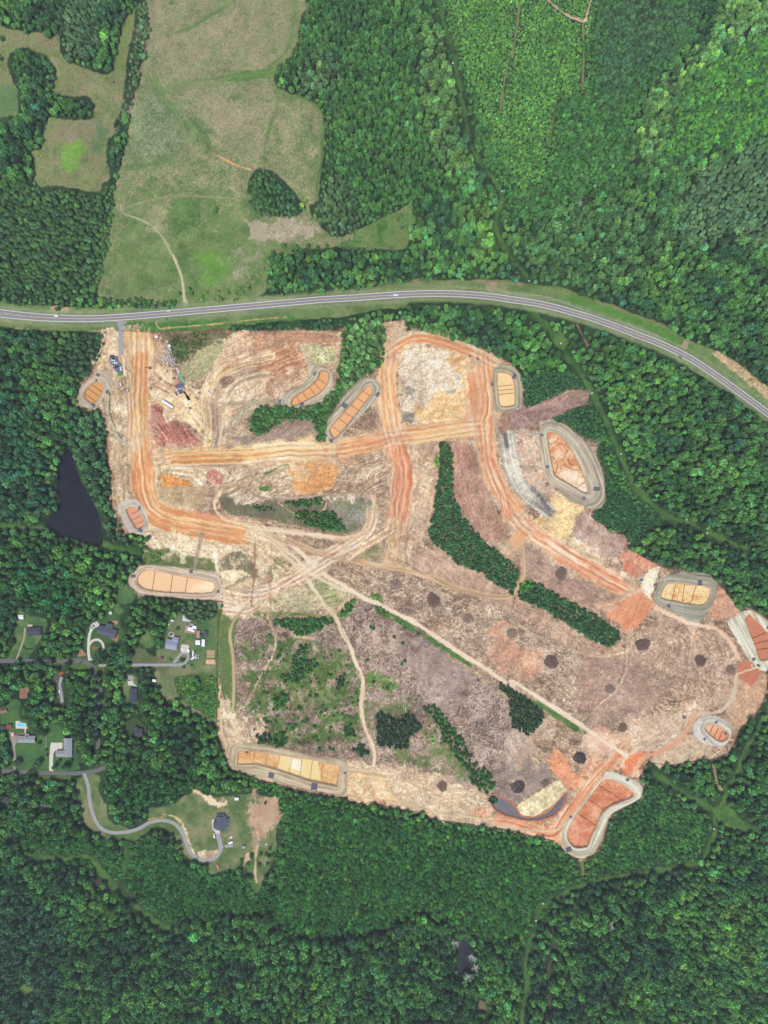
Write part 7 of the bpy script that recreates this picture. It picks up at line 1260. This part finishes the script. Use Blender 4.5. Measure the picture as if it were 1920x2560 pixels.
single('A1', '385,345 370,345', 3.0, 4, 'young', (50, 84, 44), 'round dark shrub on the bare patch by the highway', 'shrub'); single('A1', '1165,250 1230,220 1245,250', 2.8, 6, 'broad', G1, 'tree beside the field track near the highway', 'broadleaf_tree'); isl('A1', '640,280 900,270 1000,280 1160,300 1120,335 900,335 700,330 430,355 440,335 640,320', 4.2, 2.2, 5, 'young', G1, 'shrub in the hedge on the north side of the highway', 'shrub', .9); isl('A1', '1240,240 1659,190 1659,290 1400,315 1260,300', 6.5, 2, 4, 'young', (76, 116, 54), 'shrub on the green meadow foot north of the highway', 'shrub', .6)
single('B0', '920,1430 945,1480 985,1500 940,1405 1000,1480', 2.4, 5, 'broad', (70, 92, 66), 'grey-green tree in the small grassy gap in the upper woods', 'broadleaf_tree'); single('B0', '180,1600 260,1600 270,1615 400,1610 460,1600 340,1600 110,1640 20,1380 110,1370', 2.8, 6, 'broad', G1, 'tree along the lower rim of the big meadow', 'broadleaf_tree'); single('B0', '300,1340 320,1310', 3, 7, 'broad', (110, 140, 60), 'yellow-green tree at the tip of the dark meadow pine clump', 'broadleaf_tree')
single('z5', '1385,345', 2.2, 5, 'pine', (50, 76, 50), 'lone dark conifer on the bare ground right of the hilltop lawn', 'pine_tree'); single('z5', '1125,1330 1130,1370 930,1440 940,1500 1060,1500 1300,1310 1400,1320 1460,1350 1530,1330 1470,1210 1270,1520 1430,1500', 2.6, 5, 'young', G1, 'shrub at the lower right of the hilltop lawn', 'shrub'); single('A1', '100,310 60,300 130,315', 2.4, 4, 'young', G2, 'shrub on the north verge near the left edge', 'shrub')
isl('z3', '640,560 950,440 1000,600 900,700 800,640', 6.5, 3.5, 9, 'broad', (62, 96, 60), 'tree at the wood edge above the long grey roofed house', 'broadleaf_tree', .5); isl('z1', '820,1050 1000,950 1250,1100 1250,1300 900,1320 760,1230', 7, 4.6, 13, 'broad', (56, 92, 64), 'tree between the looping white drive and the tan clearing', 'broadleaf_tree')
for (kind, x, y, rad, ht, c, lab, nm) in SING: pass
# the areas that name where a tree stands (checked in order)
REG = [('A0 0,0 850,0 800,200 740,480 380,400 0,230', 'in the clump above the upper left field'), ('A0 -200,300 620,560 620,800 300,1200 -200,1250', 'between the two lawns left of the upper field'), ('A0 640,-60 1050,-60 860,700 700,1240 600,1240', 'in the hedgerow between the two upper left fields'),
 ('A0 -200,1230 760,1230 A1 650,330 -200,330', 'in the wood north of the highway at the left'), ('A0 1600,1050 B0 340,1050 340,1450 -60,1450', 'in the dark meadow clump'), ('B0 100,-200 640,-200 640,800 380,800 100,500', 'in the upper central wood beside the meadow'), ('B0 640,-200 1200,-200 1330,700 1100,900 640,800', 'in the upper central wood left of the sewer clearing'), ('B0 380,800 1000,800 1000,1600 300,1659', 'in the central wood below the meadow bulge'), ('B0 1000,800 1700,1500 1659,1900 1000,1900', 'in the central wood just left of the lower sewer clearing'), ('B1 -100,-200 1000,-200 1000,200 -100,260', 'in the narrow wood directly north of the highway'),
 ('B0 1200,-200 C0 520,-200 520,700 200,1200 B0 1400,1000', 'in the bright sapling ground at the top'), ('C0 1000,-200 1800,-200 1800,300 1100,700 700,1100 700,700', 'in the pale tall strip crossing the upper right'), ('C0 500,-200 1000,-200 700,1100 0,1300 200,900', 'in the young plantation left of the pale strip'), ('C0 1000,900 1800,900 1800,1800 1000,1800', 'in the grey-green pine stand at the right edge'), ('C0 -200,1100 1100,1100 1100,1800 -200,1800', 'in the upper right wood above the highway curve'), ('C1 300,0 1800,0 1800,700 300,250', 'in the wood right above the highway curve'),
 ('C1 0,330 550,400 420,860 0,800', 'between the highway and the sandy pond'), ('C1 450,380 1800,1000 1800,1400 760,1400', 'in the wood between the highway and the right-hand clearing'), ('C1 700,1400 1800,1400 C2 1800,500 1100,500 700,100', 'in the wood right of the largest basin'), ('C2 1000,0 1900,0 1900,1100 1500,700', 'at the right edge above the brick red basin'), ('C2 1200,1300 1900,1100 1900,1800 1200,1800', 'at the right edge below the brick red basin'),
 ('C3 600,0 1400,0 1350,600 500,700 250,800 0,500', 'in the wood right of the kidney-shaped basin'), ('C3 1300,0 1900,0 1900,700 1300,700', 'at the right edge below the lower right crossing'), ('C3 800,650 1900,600 1900,1200 800,1200', 'in the lower right wood under the curved clearing'), ('C3 100,700 800,650 800,1200 100,1200', 'in the lower right wood inside the curved clearing bend'), ('C3 50,1200 1000,1200 1000,1900 50,1900', 'in the bottom wood right of the brown stream'), ('C3 1000,1200 1900,1200 1900,1900 1000,1900', 'in the bottom right corner'),
 ('B3 0,200 1800,400 1800,1100 0,1100', 'in the dense wood below the site'), ('B3 0,1000 900,1000 900,1900 0,1900', 'in the bottom wood left of the swamp pool'), ('B3 900,1000 1800,1000 1800,1900 900,1900', 'in the bottom wood around the swamp pool'), ('A3 0,600 900,700 900,1200 0,1200', 'in the lower left wood below the clearing'), ('A3 900,700 1700,800 1700,1200 900,1200', 'in the lower left wood below the hilltop lawn'), ('A3 -60,1200 800,1200 800,1900 -60,1900', 'in the bottom left corner'), ('A3 800,1200 1700,1200 1700,1900 800,1900', 'in the bottom wood left of centre'),
 ('A3 -60,0 520,50 600,600 -60,600', 'between the lower street and the lower left wood'), ('A3 500,0 1500,0 1200,500 700,450', 'around the winding grey drive'), ('A2 400,1000 620,1000 620,1659 400,1659', 'between the brown house and the shaded street'), ('A2 620,1200 1500,1200 1500,1800 620,1800', 'in the wood between the shaded street and the site'), ('A2 -60,0 950,100 950,560 -60,560', 'in the wood below the dark pond'), ('A2 -60,560 700,560 700,1000 -60,1000', 'around the house with the two-rut drive'), ('A2 640,560 1500,560 1500,1200 640,1200', 'around the tan clearing and the cluttered lot'), ('A2 -60,1000 420,1000 420,1659 -60,1659', 'around the brown house'), ('A1 -60,440 720,440 740,1700 450,1700 450,1000 300,900 -60,900', 'in the wood left of the first oblong pond'), ('A1 -60,900 420,900 420,1800 -60,1800', 'in the wood left of the dark pond')]
REGP = [(P(a), b) for a, b in REG]
def where(x, y):
    for p, s in REGP:
        ins = False
        for k in range(len(p)):
            (ax, ay), (bx, by) = p[k], p[k-1]
            if (ay > y) != (by > y) and x < ax+(y-ay)*(bx-ax)/(by-ay): ins = not ins
        if ins: return s
    return 'in the woods round the site'
NM = {'broad': ('broadleaf_tree', 'tree', 'broadleaf tree'), 'pine': ('pine_tree', 'pine', 'dark conical pine'), 'young': ('young_tree', 'young tree', 'small rounded young tree')}
def hue(c):
    if c[0] > .40 and c[0] > c[2]*1.15: return 'yellow-green '
    if c[1] > .47: return 'bright green '
    if c.sum() < .82: return 'deep green '
    if c[2] > c[0]*1.08: return 'bluish green '
    return ''
def place(kind, x, y, rad, ht, c, label, nm, cat, group, full=True):
    z = zat(x, y); mesh = random.choice(CROWN[kind]); rz = random.uniform(0, 6.283); tint = [float(q) for q in lin(np.clip(c, 0, 1))*K_TREE]
    cr = bpy.data.objects.new('crown' if full else nm, mesh); cr['tint'] = tint
    if full:
        t = bpy.data.objects.new(nm, None); t.location = (wx(x), wy(y), z); t.rotation_euler = (0, 0, rz); COL.objects.link(t); tag(t, label, cat, group)
        cr.scale = (rad, rad, ht); COL.objects.link(cr); cr.parent = t; tr = bpy.data.objects.new('trunk', trunk_me); tr.scale = (ht*.45, ht*.45, ht); COL.objects.link(tr); tr.parent = t
    else: cr.location = (wx(x), wy(y), z); cr.rotation_euler = (0, 0, rz); cr.scale = (rad, rad, ht); COL.objects.link(cr); tag(cr, label, cat, group)
cnt = {}; rest = []
for (kind, x, y, rad, ht, c, lab, nm) in SING:
    cnt[nm] = cnt.get(nm, 0)+1
    if cnt[nm] > 300: rest.append((kind, 9, x, y, rad, ht, c)); continue
    place(kind, x, y, rad, ht, c, lab, nm, {'broadleaf_tree': 'tree', 'pine_tree': 'pine', 'young_tree': 'young tree', 'shrub': 'shrub'}[nm], 'plants: '+lab, nm in ('broadleaf_tree', 'pine_tree'))
print('singles', len(SING), cnt)
TR.sort(key=lambda t: -t[4]*t[4])
FOR = {'broad': list(), 'pine': list(), 'young': list()}
for t in TR:
    nm, cat, base = NM[t[0]]
    if cnt.get(nm, 0) < 300 and abs(t[2]-960) < 950 and abs(t[3]-1280) < 1270:
        cnt[nm] = cnt.get(nm, 0)+1; w_ = where(t[2], t[3]); h_ = hue(t[6]); lab = (h_+base+' '+w_).strip()
        place(t[0], t[2], t[3], t[4], t[5], t[6], lab, nm, cat, lab, nm != 'young_tree')
    else: FOR[t[0]].append(t[2:])
for r_ in rest: FOR[r_[0]].append(r_[2:])
print('forest', {k: len(v) for k, v in FOR.items()}, cnt)
def dead_tree(label, pos, ht, seed):
    r = random.Random(seed); px, py = at(pos, ht*.5); mb = MB(); mb.tube((0, 0, 0), (r.uniform(-1, 1), r.uniform(-1, 1), ht*.75), .45, 6, .2)
    for i in range(16):
        a = r.uniform(0, 6.28); z = ht*r.uniform(.45, .75); L_ = r.uniform(2.5, 5.5); e_ = (L_*math.cos(a), L_*math.sin(a), z+r.uniform(1, 4)); mb.tube((0, 0, z), e_, .26, 5, .1)
        for k in range(2): b_ = a+r.uniform(-.9, .9); mb.tube(tuple(q*.6 if n_ < 2 else z+(q-z)*.6 for n_, q in enumerate(e_)), (e_[0]+1.6*math.cos(b_), e_[1]+1.6*math.sin(b_), e_[2]+r.uniform(0, 1.5)), .14, 4, .05)
    tag(mb.build('dead_tree', 'dead_wood', None, W3(px, py)), label, 'dead tree', 'bare dead trees among the living crowns')
for i, (p_, l_) in enumerate([('B3 1405,1215', 'bare grey dead tree on the right bank of the swamp pool'), ('B3 1420,1285', 'bare dead tree just below the right bank of the swamp pool'), ('B3 1375,1345', 'bare dead tree at the foot of the swamp pool'), ('B3 1290,1120', 'bare dead tree left of the top of the swamp pool'), ('C0 1212,1112', 'silvery dead tree beside the grey-green pine stand'), ('C0 425,1325', 'silvery dead tree at the top edge of the upper right wood'), ('C3 640,1010', 'bare dead tree in the lower right wood under the curved clearing'), ('B0 1350,1082', 'silvery dead tree left of the sewer clearing in the upper woods')]): dead_tree(l_, p_, 15, i)
# the rest of each wood: one scattered object
def forest(name, data, kind, label):
    me = bpy.data.meshes.new(name); n = len(data); me.vertices.add(n)
    co = np.array([(wx(d[0]), wy(d[1]), zat(d[0], d[1])) for d in data], np.float32); me.vertices.foreach_set('co', co.ravel())
    a = me.attributes.new('tint', 'FLOAT_COLOR', 'POINT'); c4 = np.ones((n, 4), np.float32); c4[:, :3] = lin(np.clip(np.array([d[4] for d in data]), 0, 1))*K_TREE; a.data.foreach_set('color', c4.ravel())
    a = me.attributes.new('size', 'FLOAT_VECTOR', 'POINT'); a.data.foreach_set('vector', np.array([(d[2], d[2], d[3]) for d in data], np.float32).ravel())
    a = me.attributes.new('turn', 'FLOAT_VECTOR', 'POINT'); q = np.zeros((n, 3), np.float32); q[:, 2] = np.random.default_rng(1).uniform(0, 6.283, n); q[:, :2] = np.random.default_rng(2).normal(0, .05, (n, 2)); a.data.foreach_set('vector', q.ravel())
    a = me.attributes.new('pick', 'INT', 'POINT'); a.data.foreach_set('value', np.random.default_rng(3).integers(0, NV[kind], n).astype(np.int32))
    me.update(); o = bpy.data.objects.new(name, me); link(o); tag(o, label, 'woodland', None, 'stuff')
    cc = bpy.data.collections.new('crowns_'+kind)
    for i, m in enumerate(CROWN[kind]): ob = bpy.data.objects.new('crown_%s_%02d' % (kind, i), m); cc.objects.link(ob)
    ng = bpy.data.node_groups.new(name, 'GeometryNodeTree'); ng.interface.new_socket('Geometry', in_out='INPUT', socket_type='NodeSocketGeometry'); ng.interface.new_socket('Geometry', in_out='OUTPUT', socket_type='NodeSocketGeometry')
    N = ng.nodes; L = ng.links; gi = N.new('NodeGroupInput'); go = N.new('NodeGroupOutput'); ip = N.new('GeometryNodeInstanceOnPoints'); ci = N.new('GeometryNodeCollectionInfo')
    ci.inputs['Collection'].default_value = cc; ci.inputs['Separate Children'].default_value = True; ci.inputs['Reset Children'].default_value = True; ip.inputs['Pick Instance'].default_value = True
    def na(nm_, ty):
        q_ = N.new('GeometryNodeInputNamedAttribute'); q_.data_type = ty; q_.inputs['Name'].default_value = nm_; return q_.outputs['Attribute']
    mp = N.new('GeometryNodeMeshToPoints'); L.new(gi.outputs[0], mp.inputs[0]); L.new(mp.outputs[0], ip.inputs['Points'])
    L.new(ci.outputs[0], ip.inputs['Instance']); L.new(na('pick', 'INT'), ip.inputs['Instance Index']); L.new(na('size', 'FLOAT_VECTOR'), ip.inputs['Scale'])
    er = N.new('FunctionNodeEulerToRotation'); L.new(na('turn', 'FLOAT_VECTOR'), er.inputs[0]); L.new(er.outputs[0], ip.inputs['Rotation']); L.new(ip.outputs[0], go.inputs[0])
    md = o.modifiers.new('scatter', 'NODES'); md.node_group = ng
forest('broadleaf_wood', FOR['broad'], 'broad', 'continuous canopy of mixed broadleaf woodland surrounding the building site')
forest('pine_wood', FOR['pine'], 'pine', 'close-set dark pines filling the stands at the left and upper right')
forest('young_wood', FOR['young'], 'young', 'dense low carpet of saplings and young trees in the plantations round the site')

# ------------------------------------------------------------------ the air
hz = MB().box(0, 0, 430, 18200, 18200, 870); hm = bpy.data.materials.new('haze'); hm.use_nodes = True; n = hm.node_tree.nodes; n.remove(n['Principled BSDF'])
pv = n.new('ShaderNodeVolumePrincipled'); pv.inputs['Color'].default_value = (.88, .92, 1, 1); pv.inputs['Density'].default_value = .00005; pv.inputs['Anisotropy'].default_value = 0.0
hm.node_tree.links.new(pv.outputs[0], n['Material Output'].inputs['Volume']); tag(hz.build('haze', hm), 'thin pale summer haze between the camera and the ground', 'haze', None, 'stuff')
